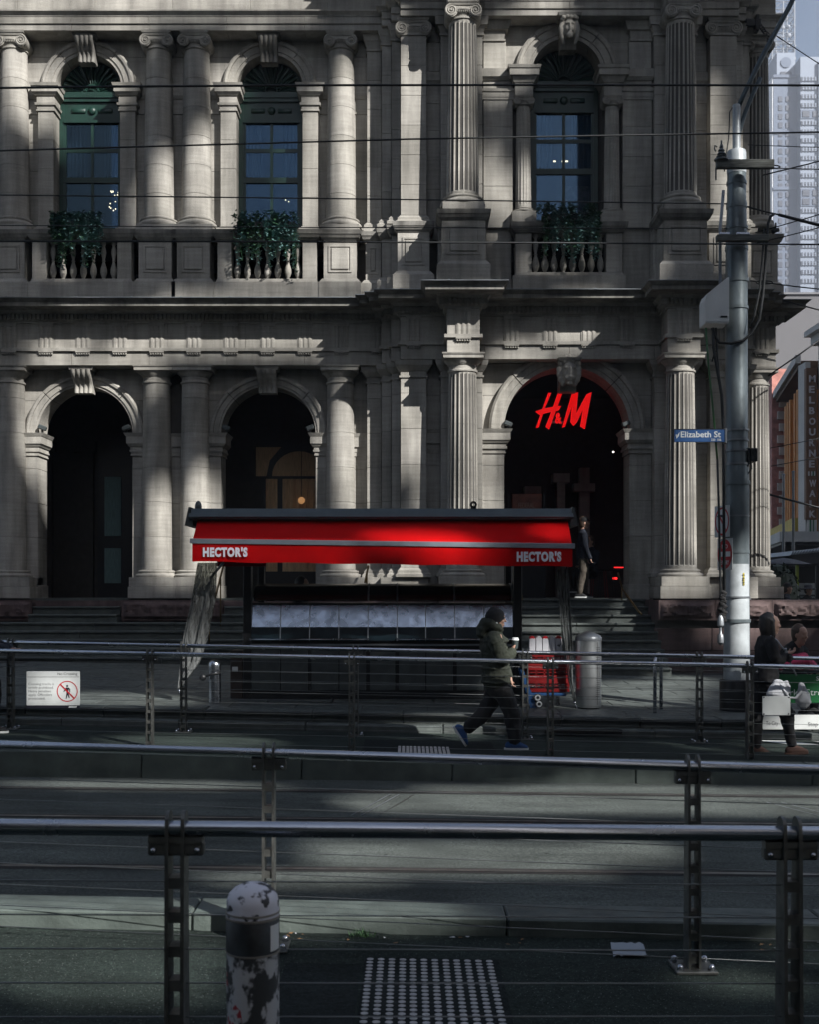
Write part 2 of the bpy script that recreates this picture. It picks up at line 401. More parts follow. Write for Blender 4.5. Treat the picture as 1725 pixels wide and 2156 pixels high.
# tram rails set in the road
def tram_rail(y,label):
    root=thing('tram_rail',label,'tram rail',(0,y,z_road(0)),'tram rails')
    f=lambda x,yy:z_road(x)
    ob('rail_head',sheet(-30,30,y-0.03,y+0.03,lambda x,yy:z_road(x)+0.006),M['rail'],root)
    ob('flangeway',sheet(-30,30,y-0.085,y-0.031,lambda x,yy:z_road(x)+0.003),M['groove'],root)
    ob('sealing_strip',sheet(-30,30,y+0.031,y+0.075,lambda x,yy:z_road(x)+0.0045),M['groove'],root)
tram_rail(7.38,'tram rail tucked close behind the near platform kerb')
tram_rail(8.83,'tram rail nearest the camera that shows above the near kerb')
tram_rail(10.77,'middle tram rail in the sunlit roadway')
tram_rail(12.26,'farthest tram rail, beside the far platform edge')
rd=bpy.data.objects['road']
for xx in (-0.55,-0.46,-0.30):
    ob('road_joint',MB().add([(xx,10.95,z_road(xx)+0.004),(xx+0.012,10.95,z_road(xx)+0.004),(xx+0.36,12.1,z_road(xx)+0.004),(xx+0.34,12.1,z_road(xx)+0.004)],[(0,1,2,3)]),M['groove' if xx>-0.4 else 'lead'],rd)
for xx in (3.95,4.1):
    ob('road_joint',MB().add([(xx,10.95,z_road(xx)+0.004),(xx+0.012,10.95,z_road(xx)+0.004),(xx-0.42,12.1,z_road(xx)+0.004),(xx-0.44,12.1,z_road(xx)+0.004)],[(0,1,2,3)]),M['lead'],rd)

# tactile studs near the camera: 12 columns of discs
stud=mat('tactile_stud_face',(0.40,0.40,0.40),0.55,0,0.25,40,0.4,400)
tp=thing('tactile_paving','field of round silver tactile studs set in the dark pavement','tactile paving',(0.1,5.4,0))
sm=MB().lathe(0,0,[(0.0170,0),(0.0160,0.0016),(0.0145,0.002),(0.0001,0.002)],16).mesh('stud',40); sm.materials.append(stud)
for i in range(12):
    for j in range(24):
        x=-0.195+i*0.0535; y=5.83-j*0.05
        ob('stud',sm,None,tp,loc=(x,y,z_near(x)+0.0045),rot=(0,TL*.9,0))
# bar studs on the far platform
tp2=thing('tactile_paving','small square of pale worn tactile bars on the far platform','tactile paving',(-0.1,13.5,0))
bm_=MB().cbox(-0.0165,0.0165,-0.028,0.028,0,0.006,0.003).mesh('bar'); bm_.materials.append(mat('tactile_bar_face',(0.50,0.48,0.46),0.6,0,0.35,30))
for i in range(13):
    for j in range(10):
        x=-0.12+i*0.0475; y=13.42+j*0.062
        ob('bar',bm_,None,tp2,loc=(x,y,z_plat(x)+0.001),rot=(0,TL,0))
plat=bpy.data.objects['tram_platform']
ob('platform_slab',sheet(-0.55,1.0,13.37,14.6,lambda x,y:z_plat(x)+0.003),M['asphalt_patch'],plat)
# a strip of brick-like setts along the back of the platform
# painted crossing bars to the right of the far platform
for i in range(3):
    x=4.75+i*0.75
    ob('crossing_stripe',MB().add([(x,14.95,z_plat(x)+0.004),(x+0.42,14.95,z_plat(x+.42)+0.004),(x+0.12,15.3,z_plat(x+.12)+0.004),(x-0.30,15.3,z_plat(x-.3)+0.004)],[(0,1,2,3)]),M['white_dirty'],plat)
# drain opening and litter
tag(ob('storm_drain',MB().cbox(1.75,2.75,15.30,15.37,-0.02,0.035,0.01),M['groove']),'dark storm drain slot in the step below the footpath','drain')
lit=thing('plastic_sheet','crumpled translucent plastic sheet lying on the near pavement','litter',(1.1,5.95,0))
mb=MB(); n=8; vs=[];fs=[]
for i in range(n+1):
    for j in range(5):
        vs.append((1.02+i*0.021+0.004*j,5.93+j*0.045,z_near(1.1)+0.008+0.012*abs(math.sin(i*1.7+j*2.1))+0.01*(j==4)))
for i in range(n):
    for j in range(4): fs.append((i*5+j,i*5+5+j,i*5+6+j,i*5+j+1))
pm,pt,pb=nodes('plastic_film'); pb.inputs['Base Color'].default_value=(0.34,0.38,0.42,1); pb.inputs['Roughness'].default_value=0.25
ob('film',mb.add(vs,fs),pm,lit,180)
leaf_m=mat('dry_leaf',(0.20,0.11,0.05),0.8,0,0.4,40)
for k in range(26):
    x=rnd.choice([rnd.uniform(-0.75,0.6),rnd.uniform(1.7,2.6)]); y=6.18+rnd.uniform(-0.1,0.06); s=rnd.uniform(0.008,0.02); a=rnd.uniform(0,6.28)
    pts=[(x+s*math.cos(a+q)*f_,y+s*math.sin(a+q)*f_,z_near(x)+0.006+0.006*rnd.random()) for q,f_ in ((0,1.2),(1.3,.6),(2.6,1),(4,.7))]
    tag(ob('fallen_leaf',MB().add(pts,[(0,1,2,3)]),leaf_m if k%3 else M['card']),'tiny scrap of leaf or paper lying against the near kerb','litter','scraps along the near kerb')
# a tuft of weeds at the foot of the near kerb
wd=MB()
for k in range(60):
    x=-0.26+rnd.gauss(0,0.035); y=6.22+rnd.uniform(-.03,.03); a=rnd.uniform(0,6.28); h=rnd.uniform(0.015,0.05); b=0.012
    wd.add([(x,y,z_near(x)),(x+b*math.cos(a),y+b*math.sin(a),h*.6),(x+2*b*math.cos(a),y+2*b*math.sin(a),h),(x+b*math.cos(a+.6),y+b*math.sin(a+.6),h*.5)],[(0,1,2,3)])
tag(ob('weed_tuft',wd,mat('weed_leaf',(0.03,0.085,0.025),0.7)),'small green weed growing at the foot of the near kerb','weed')
# ================================================================== THE OLD POST OFFICE
B=thing('post_office','grand sandstone classical building with arches, columns and a corner pavilion','building',(0,26,1.667))
ST=M['stone']; SW=M['stone_weathered']
FL=1.667                                    # arcade floor
ZA=6.665                                    # underside of the lower entablature
ZC=7.945                                    # top of the lower cornice
ZU=13.85                                    # underside of the upper entablature
LJ=[2.24+0.75*k for k in range(1,6)]        # bed joints, ground storey
UJ=[9.75+0.625*k for k in range(1,7)]       # bed joints, upper storey
PC=3.35                                     # centre line of the corner pavilion
BAYS=[-7.09,-3.09]

def block(x0,x1,yf,yb,z0,z1,m=None,name='stone_block',g=0.0025,c=0.0045,par=None):
    if x1-x0<0.03 or z1-z0<0.03: return
    return ob(name,MB().cbox(x0+g,x1-g,yf+rnd.uniform(-.0015,.0015),yb,z0+g,z1-g,c),m or ST,par or B)
def courses(z0,z1,joints):
    zs=[z0]+[j for j in joints if z0+0.15<j<z1-0.15]+[z1]; return list(zip(zs[:-1],zs[1:]))
def backing(x0,x1,yf,yb,z0,z1): return ob('wall',MB().box(x0,x1,yf,yb,z0,z1),M['mortar'],B)
def strip(x0,x1,yf,yb,z0,z1,joints,m=None,off=0):
    # a flat pilaster or strip of wall built of one stone per course
    backing(x0+0.012,x1-0.012,yf+0.012,yb,z0,z1)
    for a,b in courses(z0,z1,joints): block(x0,x1,yf,yb-0.02,a,b,m)
def stack(name,x0,x1,yf,yb,layers,m=None,par=None):
    mb=MB()
    for (z0,z1,a,b) in layers: mb.frus(x0,x1,yf,yb,z0,z1,a,b)
    return ob(name,mb,m or ST,par or B)

def arch_wall(c,x0,x1,z0,z1,r,zs,yf,yb,m):
    mb=MB(); mb.box(x0,c-r,yf,yb,z0,z1); mb.box(c+r,x1,yf,yb,z0,z1)
    n=28; P=[(c+r*math.cos(math.pi*(1-i/n)),zs+r*math.sin(math.pi*(1-i/n))) for i in range(n+1)]
    vs=[];fs=[]
    for (x,z) in P: vs += [(x,yf,z),(x,yf,z1),(x,yb,z),(x,yb,z1)]
    for i in range(n):
        a=4*i;b=a+4
        fs += [(a,b,b+1,a+1),(a+2,a+3,b+3,b+2),(a,a+2,b+2,b)]
    mb.add(vs,fs); return ob('wall',mb,m,B)
def voussoirs(c,zs,prof,yb,cuts,m=None):
    # prof: [(r,y)] of the archivolt from the inside out
    for a0,a1 in cuts:
        mb=MB(); n=max(4,int(abs(a1-a0)/4)); k=len(prof)+2
        P=[(prof[0][0],yb)]+list(prof)+[(prof[-1][0],yb)]
        vs=[];fs=[]
        for i in range(n+1):
            a=R(a0+(a1-a0)*i/n)
            for r,y in P: vs.append((c+r*math.cos(a),y,zs+r*math.sin(a)))
        for i in range(n):
            for j in range(k-1): fs.append((i*k+j,i*k+j+1,(i+1)*k+j+1,(i+1)*k+j))
        fs.append(tuple(range(k))); fs.append(tuple(n*k+j for j in range(k-1,-1,-1)))
        ob('voussoir',mb.add(vs,fs),m or ST,B,25)
def spandrel(c,xa,xb,zs,ztop,r,yf,yb,joints,m=None):
    # stones between the archivolt and the columns on both sides
    for a,b in courses(zs,ztop,joints):
        for s in (-1,1):
            n=6; arc=[]
            for i in range(n+1):
                z=a+(b-a)*i/n; d=r*r-(z-zs)**2
                if d>0: arc.append((c+s*math.sqrt(d),z))
                else: arc.append((c+s*0.02,z))
            e=xa if s<0 else xb
            if (e-arc[0][0])*s<0.02 and (e-arc[-1][0])*s<0.02: continue
            poly=[(e,a+0.004)]+[( (x if (e-x)*s>0.004 else e-0.004*s),min(max(z,a+0.004),b-0.004)) for x,z in arc]+[(e,b-0.004)]
            ob('stone_block',MB().prism_y(poly,yf,yb),m or ST,B)
def console(x,zt,zb,yw,w,m=None,proj=0.42):
    # scrolled keystone with vertical reeds
    k=ob('keystone',MB().frus(x-w*.5,x+w*.5,yw-proj*.85,yw+.1,zt-0.07,zt,0.02,0.05),m or ST,B)
    h=zt-zb-0.07; prof=[]
    for i in range(15):
        u=i/14; y=proj*(0.92-0.62*u**0.8)+0.05*math.sin(u*2*math.pi*1.0+0.6); prof.append((yw-y,zt-0.07-h*u))
    for j in range(4):
        wj=w*(0.98-0.10)/4; x0=x-w*.49+j*(w*.98/4)
        o=MB(); n=5; vs=[];fs=[]
        for (y,z) in prof:
            taper=0.86+0.14*(z-zb)/(zt-zb)
            for q in range(n):
                t=q/(n-1); xx=x+(x0+wj*0.5+ (t-0.5)*wj*1.05 - x)*taper
                vs.append((xx,y-0.035*math.sin(math.pi*t),z))
        for i in range(len(prof)-1):
            for q in range(n-1): fs.append((i*n+q,i*n+q+1,i*n+n+q+1,i*n+n+q))
        ob('reed',o.add(vs,fs),m or ST,k,50)
    ob('keystone_core',MB().prism_x([(yw+.1,zt-.07)]+[(y+0.015,z) for y,z in prof]+[(yw+.1,zb)],x-w*.43,x+w*.43),m or ST,k,40)
    return k

# ---- columns
def spiral(mb,cx,cz,y,r,hand):
    pts=[]; 
    for i in range(34):
        a=i/33*2.35*2*math.pi; rr=r*(1-i/33*0.86); pts.append((cx+hand*rr*math.sin(a),y-0.004-0.012*i/33,cz+rr*math.cos(a)))
    mb.tube(pts,[0.026*r/0.13*(1-0.55*i/33) for i in range(34)],6)
    mb.ball((cx,y-0.012,cz),r*0.20,8,6)
def ionic(mb,cx,cy,z,r,flat=None,vol=None):
    # z is the top of the shaft; flat=(half width, front y) for a pilaster
    v=vol or r*0.47; hw=(flat[0]*.92 if flat else r*.86); yf=flat[1] if flat else cy-r
    yb=cy+r*.9 if not flat else flat[1]+0.15
    if flat:
        mb.frus(cx-flat[0],cx+flat[0],yf,yb,z,z+0.05,0.03,0.03); mb.frus(cx-flat[0],cx+flat[0],yf,yb,z+0.05,z+0.15,0.0,0.06)
    else:
        mb.lathe(cx,cy,[(r*1.0,z-0.02),(r*1.10,z),(r*1.10,z+0.035),(r*1.0,z+0.045),(r*1.04,z+0.10),(r*1.25,z+0.16),(r*1.25,z+0.19)],28)
    for e in range(9):
        xx=cx-hw*.62+e*hw*1.24/8; mb.ball((xx,yf-0.03,z+0.15),(hw*.055,0.03,0.05),6,5)
    zc=z+0.145
    for s in (-1,1):
        x=cx+s*hw
        seg=[]
        for i in range(16):
            a=2*math.pi*i/16; seg.append((x+v*math.cos(a),zc+v*math.sin(a)))
        mb.prism_y(seg,yf-0.035,yb)
        spiral(mb,x,zc,yf-0.035,v*0.92,s)
    mb.frus(cx-hw,cx+hw,yf-0.03,yb,z+0.19,z+0.25,0.0,0.0)
    mb.frus(cx-hw-v*.3,cx+hw+v*.3,yf-0.05,yb,z+0.25,z+0.30,0.0,0.02)
    mb.frus(cx-hw-v*.3,cx+hw+v*.3,yf-0.05,yb,z+0.30,z+0.345,0.03,0.045)
def column(cx,cy,z0,z1,r0,r1,joints,order,fluted=False,base=0.16,m=None,nfl=20):
    # z0 = top of the plinth, z1 = underside of the entablature
    m=m or ST
    ch=0.345*(r0/0.33) if order=='ionic' else 0.33
    zt=z1-(ch if order=='ionic' else 0.335); zb=z0+base
    core=ob('column',MB().lathe(cx,cy,[(r0-.015,zb-.02),(r1-.015,zt+.02)],24),M['mortar'],B)
    rad=lambda z: r0+(r1-r0)*((max(z,zb)-zb)/(zt-zb))**1.35
    b=base/0.16
    ob('base',MB().lathe(cx,cy,[(r0*1.36,z0),(r0*1.40,z0+.02*b),(r0*1.40,z0+.045*b),(r0*1.33,z0+.07*b),(r0*1.22,z0+.08*b),(r0*1.20,z0+.10*b),(r0*1.25,z0+.115*b),(r0*1.25,z0+.135*b),(r0*1.12,z0+.15*b),(r0*1.06,z0+.16*b)],32),m,core,40)
    for a,c in courses(zb,zt,joints):
        if fluted:
            pr=[(rad(a+.002),a+.002,1.0 if a>zb+.01 else 0.0)]
            if a<=zb+.01: pr+= [(rad(a+.06),a+.06,0.0),(rad(a+.09),a+.09,1.0)]
            if c>=zt-.01: pr+= [(rad(c-.09),c-.09,1.0),(rad(c-.05),c-.05,0.0),(rad(c-.002),c-.002,0.0)]
            else: pr.append((rad(c-.002),c-.002,1.0))
            ob('drum',MB().flute(cx,cy,pr,nfl,0.10),m,core,35)
        else:
            ob('drum',MB().lathe(cx,cy,[(rad(a)-.005,a+.0015),(rad(a),a+.006),(rad((a+c)/2),(a+c)/2),(rad(c),c-.006),(rad(c)-.005,c-.0015)],40),m,core,40)
    cp=MB()
    if order=='ionic':
        k=r0/0.33
        if k<0.8:
            q=MB(); ionic(q,0,0,0,0.33); Mx=Matrix.Translation((cx,cy,zt))@Matrix.Diagonal((k,k,k,1)); q.xf(Mx); cp=q
        else: ionic(cp,cx,cy,zt,r1)
    else:
        cp.lathe(cx,cy,[(r1,zt-.03),(r1*1.10,zt-.02),(r1*1.10,zt+.015),(r1*1.0,zt+.03),(r1*1.0,zt+.11),(r1*1.08,zt+.12),(r1*1.10,zt+.14),(r1*1.34,zt+.205),(r1*1.36,zt+.225)],32)
        w_=r1*1.44
        cp.frus(cx-w_,cx+w_,cy-w_,cy+w_,zt+.225,zt+.30); cp.frus(cx-w_,cx+w_,cy-w_,cy+w_,zt+.30,zt+.333,.02,.03)
    ob('capital',cp,m,core,40)
    return core
def pilaster(x0,x1,yf,yb,z0,z1,joints,order,m=None):
    m=m or ST; cx=(x0+x1)/2; hw=(x1-x0)/2
    zt=z1-(0.345 if order=='ionic' else 0.335); zb=z0+0.20
    core=ob('pilaster',MB().box(x0+.012,x1-.012,yf+.012,yb,z0,z1),M['mortar'],B)
    ob('base',MB().frus(x0,x1,yf,yb-.01,z0,z0+.06,.10,.10).frus(x0,x1,yf,yb-.01,z0+.06,z0+.09,.09,.06).frus(x0,x1,yf,yb-.01,z0+.09,z0+.14,.06,.06).frus(x0,x1,yf,yb-.01,z0+.14,zb,.05,.0),m,core)
    for a,c in courses(zb,zt,joints): block(x0,x1,yf,yb-.02,a,c,m,'stone_block',par=core)
    cp=MB()
    if order=='ionic' and hw>0.2: ionic(cp,cx,yf,zt,hw,flat=(hw,yf),vol=0.14)
    elif order=='ionic':
        cp.frus(x0,x1,yf,yb-.01,zt,zt+.04,.03,.03).frus(x0,x1,yf,yb-.01,zt+.04,zt+.2,.0,.05).frus(x0,x1,yf,yb-.01,zt+.2,zt+.34,.06,.09)
    else:
        cp.frus(x0,x1,yf,yb-.01,zt-.02,zt+.02,.03,.03).frus(x0,x1,yf,yb-.01,zt+.02,zt+.12,.0,.0).frus(x0,x1,yf,yb-.01,zt+.12,zt+.23,.02,.11).frus(x0,x1,yf,yb-.01,zt+.23,zt+.333,.11,.13)
    ob('capital',cp,m,core,40)
    return core

# ---- lower entablature in stones
def entab_low(x0,x1,yf,yb,dz=0.0,L=1.6,trig=None,m=None,ends=1):
    m=m or ST; n=max(1,round((x1-x0)/L)); W=(x1-x0)/n
    for i in range(n):
        a,b=x0+i*W,x0+(i+1)*W
        block(a,b,yf,yb,ZA+dz,6.965+dz,m,'architrave_stone')
        block(a+(0.4 if 0<i else 0),b+(0.4 if i<n-1 else 0),yf,yb,7.035+dz,7.56+dz,m,'frieze_stone')
    ob('taenia',MB().frus(x0,x1,yf,yb,6.965+dz,7.035+dz,.055,.055),m,B)
    bed=MB().frus(x0,x1,yf,yb,7.56+dz,7.60+dz,.03,.03).frus(x0,x1,yf,yb,7.60+dz,7.62+dz,.05,.07).frus(x0,x1,yf,yb,7.62+dz,7.745+dz,.07,.07).frus(x0,x1,yf,yb,7.745+dz,7.80+dz,.15,.21)
    ob('bed_moulding',bed,m,B)
    dn=MB(); x=x0-0.06; 
    while x<x1+0.06:
        dn.box(x,x+0.055,yf-.15,yf-.05,7.625+dz,7.742+dz); x+=0.09
    for s,xe in ((-1,x0),(1,x1)):
        y=yf-.12
        while y<yf+0.25:
            dn.box(min(xe+s*.05,xe+s*.15),max(xe+s*.05,xe+s*.15),y,y+.055,7.625+dz,7.742+dz); y+=0.09
    stuff(ob('dentil_course',dn,m,B))
    n2=max(1,round((x1-x0)/2.2)); W=(x1-x0+0.9)/n2
    for i in range(n2):
        a=x0-.45+i*W+.003; b=x0-.45+(i+1)*W-.003
        e0=.45 if i==0 else 0; 
        cs=MB().box(a,b,yf-.60,yb,7.80+dz,7.875+dz)
        cs.add([(a,yf-.60,7.875+dz),(b,yf-.60,7.875+dz),(b,yb,7.875+dz),(a,yb,7.875+dz),(a-(.08 if i==0 else 0),yf-.70,ZC+dz),(b+(.08 if i==n2-1 else 0),yf-.70,ZC+dz),(b+(.08 if i==n2-1 else 0),yb,ZC+dz),(a-(.08 if i==0 else 0),yb,ZC+dz)],[(0,3,2,1),(4,5,6,7),(0,1,5,4),(1,2,6,5),(2,3,7,6),(3,0,4,7)])
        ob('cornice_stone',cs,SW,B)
    fl=MB().frus(x0-.53,x1+.53,yf-.71,yb,ZC+dz+.002,ZC+dz+.016,.005,.005)
    x=x0
    while x<x1: fl.box(x,x+.035,yf-.725,yf-.3,ZC+dz+.005,ZC+dz+.028); x+=rnd.uniform(1.0,1.6)
    ob('flashing',fl,M['lead'],B)
    for t in (trig or []):
        g=MB(); w=.31
        g.box(t-w/2,t+w/2,yf-.018,yf+.02,7.035+dz,7.56+dz)
        for k in (-1,0,1):
            xc=t+k*w/3; g.prism_z([(xc-w*.115,yf-.018),(xc-w*.07,yf-.034),(xc+w*.07,yf-.034),(xc+w*.115,yf-.018)],7.036+dz,7.50+dz)
        g.box(t-w/2-.01,t+w/2+.01,yf-.04,yf,7.50+dz,7.557+dz)
        g.box(t-w/2,t+w/2,yf-.06,yf,6.935+dz,6.964+dz)
        for k in range(6):
            xc=t-w/2+(k+.5)*w/6; g.lathe(xc,yf-.03,[(.022,6.895+dz),(.014,6.936+dz)],8)
        ob('triglyph',g,m,B)
def entab_up(x0,x1,yf,yb,dz=0.0,m=None,L=1.7):
    m=m or ST; n=max(1,round((x1-x0)/L)); W=(x1-x0)/n
    for i in range(n):
        a,b=x0+i*W,x0+(i+1)*W
        block(a,b,yf,yb,ZU+dz,13.985+dz,m,'architrave_stone',c=.004)
        block(a,b,yf-.03,yb,13.985+dz,14.135+dz,m,'architrave_stone',c=.004)
        block(a+(.5 if i else 0),b+(.5 if i<n-1 else 0),yf+.01,yb,14.25+dz,14.98+dz,m,'frieze_stone')
    ob('architrave_cap',MB().frus(x0,x1,yf,yb,14.135+dz,14.165+dz,.04,.05).frus(x0,x1,yf,yb,14.165+dz,14.22+dz,.055,.11).frus(x0,x1,yf,yb,14.22+dz,14.25+dz,.115,.115),m,B)
    c=MB().frus(x0,x1,yf,yb,14.98+dz,15.06+dz,.05,.10)
    x=x0-.1
    while x<x1+.1: c.box(x,x+.09,yf-.22,yf-.05,15.06+dz,15.20+dz); x+=.16
    c.frus(x0,x1,yf,yb,15.06+dz,15.20+dz,.08,.08).frus(x0,x1,yf,yb,15.20+dz,15.28+dz,.24,.30).frus(x0,x1,yf,yb,15.28+dz,15.5+dz,.62,.62).frus(x0,x1,yf,yb,15.5+dz,15.65+dz,.62,.76)
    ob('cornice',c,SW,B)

YB=26.6
TR_L=[-8.60+0.793*k for k in range(11)]
entab_low(-10.6,-0.60,25.5,YB,0.0,1.7,TR_L)
entab_low(-0.60,-0.40,25.28,YB,0.002,2)
entab_low(-0.40,-0.20,25.06,YB,0.004,2)
entab_low(-0.20,6.90,24.85,YB,0.006,1.6,[0.085]+[PC-1.205+0.803*k for k in range(4)]+[6.615])
entab_low(0.77,1.44,24.17,25.2,0.010,2,[1.105])
entab_low(5.26,5.93,24.17,25.2,0.010,2,[5.595])
entab_low(6.90,7.10,25.06,YB,0.004,2)
entab_low(7.10,7.30,25.28,YB,0.002,2)
entab_low(7.0,7.93,25.68,26.45,0.0005,2,[7.62])
entab_low(6.9,7.42,26.0,44,0.0015,2)
entab_up(-10.6,-0.60,25.5,YB)
entab_up(-0.60,-0.40,25.28,YB,.002)
entab_up(-0.40,-0.20,25.06,YB,.004)
entab_up(-0.20,6.90,24.85,YB,.006)
entab_up(0.77,1.44,24.17,25.2,.010)
entab_up(5.26,5.93,24.17,25.2,.010)
entab_up(6.90,7.10,25.06,YB,.004)
entab_up(7.10,7.30,25.28,YB,.002)
entab_up(7.0,7.93,25.68,26.45,.0005)
entab_up(6.9,7.42,26.0,44,.0015)

# ---- body of the building behind the front (closed in so that light stays out)
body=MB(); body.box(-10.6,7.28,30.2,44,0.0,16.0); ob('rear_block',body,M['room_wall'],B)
ob('roof',MB().box(-10.7,7.35,25.0,44,16.0,16.3),M['lead'],B)
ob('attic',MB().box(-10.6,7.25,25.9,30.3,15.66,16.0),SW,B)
ob('side_wall',MB().box(7.0,7.28,26.6,30.3,0.0,15.7),ST,B)
ob('end_wall',MB().box(-10.9,-10.6,25.6,30.3,0.0,15.7),ST,B)
ob('arcade_floor',MB().box(-10.6,7.0,25.45,30.2,1.2,FL),M['blue'],B)
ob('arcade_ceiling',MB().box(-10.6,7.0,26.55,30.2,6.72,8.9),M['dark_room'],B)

# ---- ground storey, left bays
for c in BAYS:
    zs=5.26; r=1.03
    arch_wall(c,c-2.0,c+2.0,FL,ZA,r+.025,zs,26.02,26.59,M['mortar'])
    # soffit lining
    cuts=[(2,44.6),(45.4,81.5),(98.5,134.6),(135.4,178)]
    voussoirs(c,zs,[(1.03,25.93),(1.075,25.93),(1.08,25.90),(1.19,25.90),(1.195,25.86),(1.245,25.85),(1.285,25.88)],26.6,[(0.6,44.6),(45.4,90),(90,134.6),(135.4,179.4)])
    spandrel(c,c-1.58,c+1.58,zs,ZA,1.285,26.0,26.05,LJ)
    console(c,ZA-0.005,6.12,25.95,0.45)
    for s in (-1,1):
        # jamb pier
        xa,xb=(c-1.50,c-r) if s<0 else (c+r,c+1.50)
        for a,b in courses(FL+.28,4.77,LJ): block(xa,xb,25.93,26.6,a,b)
        ob('pier_plinth',MB().cbox(xa-.02,xb+.02,25.87,26.63,FL-.1,FL+.28,.012),ST,B)
        stack('impost',xa,xb,25.93,26.6,[(4.775,4.80,.03,.03),(4.80,4.86,.02,.02),(4.86,4.90,.05,.05),(4.90,4.97,.035,.035),(4.97,5.03,.06,.10),(5.03,5.19,.11,.11),(5.19,5.26,.12,.16)])
for xm in (-5.085,):
    for a,b in courses(FL+.2,4.77,LJ): block(xm-.42,xm+.42,26.0,26.05,a,b)
    stack('impost',xm-.5,xm+.5,26.0,26.06,[(4.77,4.86,.02,.02),(4.86,4.97,.03,.03),(4.97,5.19,.07,.07),(5.19,5.262,.08,.11)])
for xm in (-9.4,-1.0):
    backing(xm-.7,xm+.7,26.03,26.6,FL,ZA) if xm<-5 else backing(-1.12,0.3,26.03,26.6,FL,ZA)
    for a,b in courses(FL,ZA,LJ): block(xm-.42,xm+.42,26.0,26.05,a,b)
stack('impost',-1.4,-.6,26.0,26.06,[(4.77,4.86,.02,.02),(4.86,4.97,.03,.03),(4.97,5.19,.07,.07),(5.19,5.262,.08,.11)])
for x in (-9.50,-8.67,-5.50,-4.67,-1.51):
    column(x,25.83,2.12,ZA,0.325,0.285,LJ,'doric')
pil=lambda x0,x1,yf,z0=2.12: pilaster(x0,x1,yf,26.1,z0,ZA,LJ,'doric')
pil(-0.93,-0.61,25.72); pil(-0.60,-0.39,25.46); pil(-0.385,-0.20,25.24)
# pedestal blocks under the columns
def pedestal_low(x0,x1,yf):
    z=FL; n=2
    xs=[x0,(x0+x1)/2+rnd.uniform(-.15,.15),x1]
    for a,b in zip(xs[:-1],xs[1:]):
        block(a,b,yf,26.3,FL,1.92,ST,'pedestal_stone'); 
    block(x0+.02,x1-.02,yf+.02,26.3,1.92,2.12,ST,'pedestal_stone')
def rough_granite(x0,x1,yf,yb,z0,z1,amp=0.045,marg=0.075):
    nx=max(8,int((x1-x0)/.035)); nz=14; vs=[];fs=[]; r2=random.Random(int(x0*991+z0*77))
    G=[[r2.random() for _ in range(64)] for _ in range(64)]
    def vn(u,v):
        i,j=int(u),int(v); f,g=u-i,v-j; f=f*f*(3-2*f); g=g*g*(3-2*g); q=lambda a,b:G[a%64][b%64]
        return (q(i,j)*(1-f)+q(i+1,j)*f)*(1-g)+(q(i,j+1)*(1-f)+q(i+1,j+1)*f)*g
    for i in range(nx+1):
        for j in range(nz+1):
            x=x0+(x1-x0)*i/nx; z=z0+(z1-z0)*j/nz
            e=min(x-x0,x1-x,z-z0,z1-z)
            k=0.0 if e<marg*.5 else min(1.0,(e-marg*.5)/.05)
            h=.35*vn((x-x0)*6,(z-z0)*7)+.4*vn((x-x0)*15+9,(z-z0)*17+5)+.4*vn((x-x0)*28+3,(z-z0)*28+7)
            vs.append((x,yf-amp*1.9*k*(.25+h),z))
    m=nz+1
    for i in range(nx):
        for j in range(nz): fs.append((i*m+j,i*m+m+j,i*m+m+j+1,i*m+j+1))
    mb=MB().add(vs,fs); mb.box(x0,x1,yf+.003,yb,z0,z1)
    return ob('granite_block',mb,M['granite'],B,38)
pedestal_low(-10.0,-8.10,25.33); rough_granite(-10.0,-8.0,25.12,26.0,1.20,1.63)
pedestal_low(-6.02,-4.15,25.33)
rough_granite(-6.10,-3.98,25.12,26.0,1.20,1.63)
pedestal_low(-2.02,-0.58,25.33); rough_granite(-2.1,-0.45,25.12,26.0,1.2,1.63)
block(-.62,.40,25.0,26.2,FL,2.12,ST,'pedestal_stone'); rough_granite(-.5,.6,24.75,26.0,1.2,1.63)
ob('plinth_course',MB().box(-10.0,0.6,25.4,26.5,0,1.62),M['granite'],B)

# ---- arcade interior of the left bays
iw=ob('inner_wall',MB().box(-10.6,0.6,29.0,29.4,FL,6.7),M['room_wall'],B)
for x in (-8.9,-7.9): ob('inner_pilaster',MB().box(x-.2,x+.2,28.85,29.05,FL,5.2).box(x-.27,x+.27,28.8,29.05,5.2,5.45),M['room_wall'],B)
# timber doors with panes in the first bay
dr=ob('arcade_door',MB().box(-7.6,-6.0,28.9,29.02,FL,5.6),M['black_join'],B)
for (x0,x1,z0,z1) in ((-7.42,-7.02,FL+1.5,4.6),(-7.42,-7.02,FL+.35,FL+1.2),(-6.75,-6.1,FL+.3,4.9)):
    ob('pane',MB().box(x0,x1,28.86,28.899,z0,z1),M['teal_curtain'],dr)
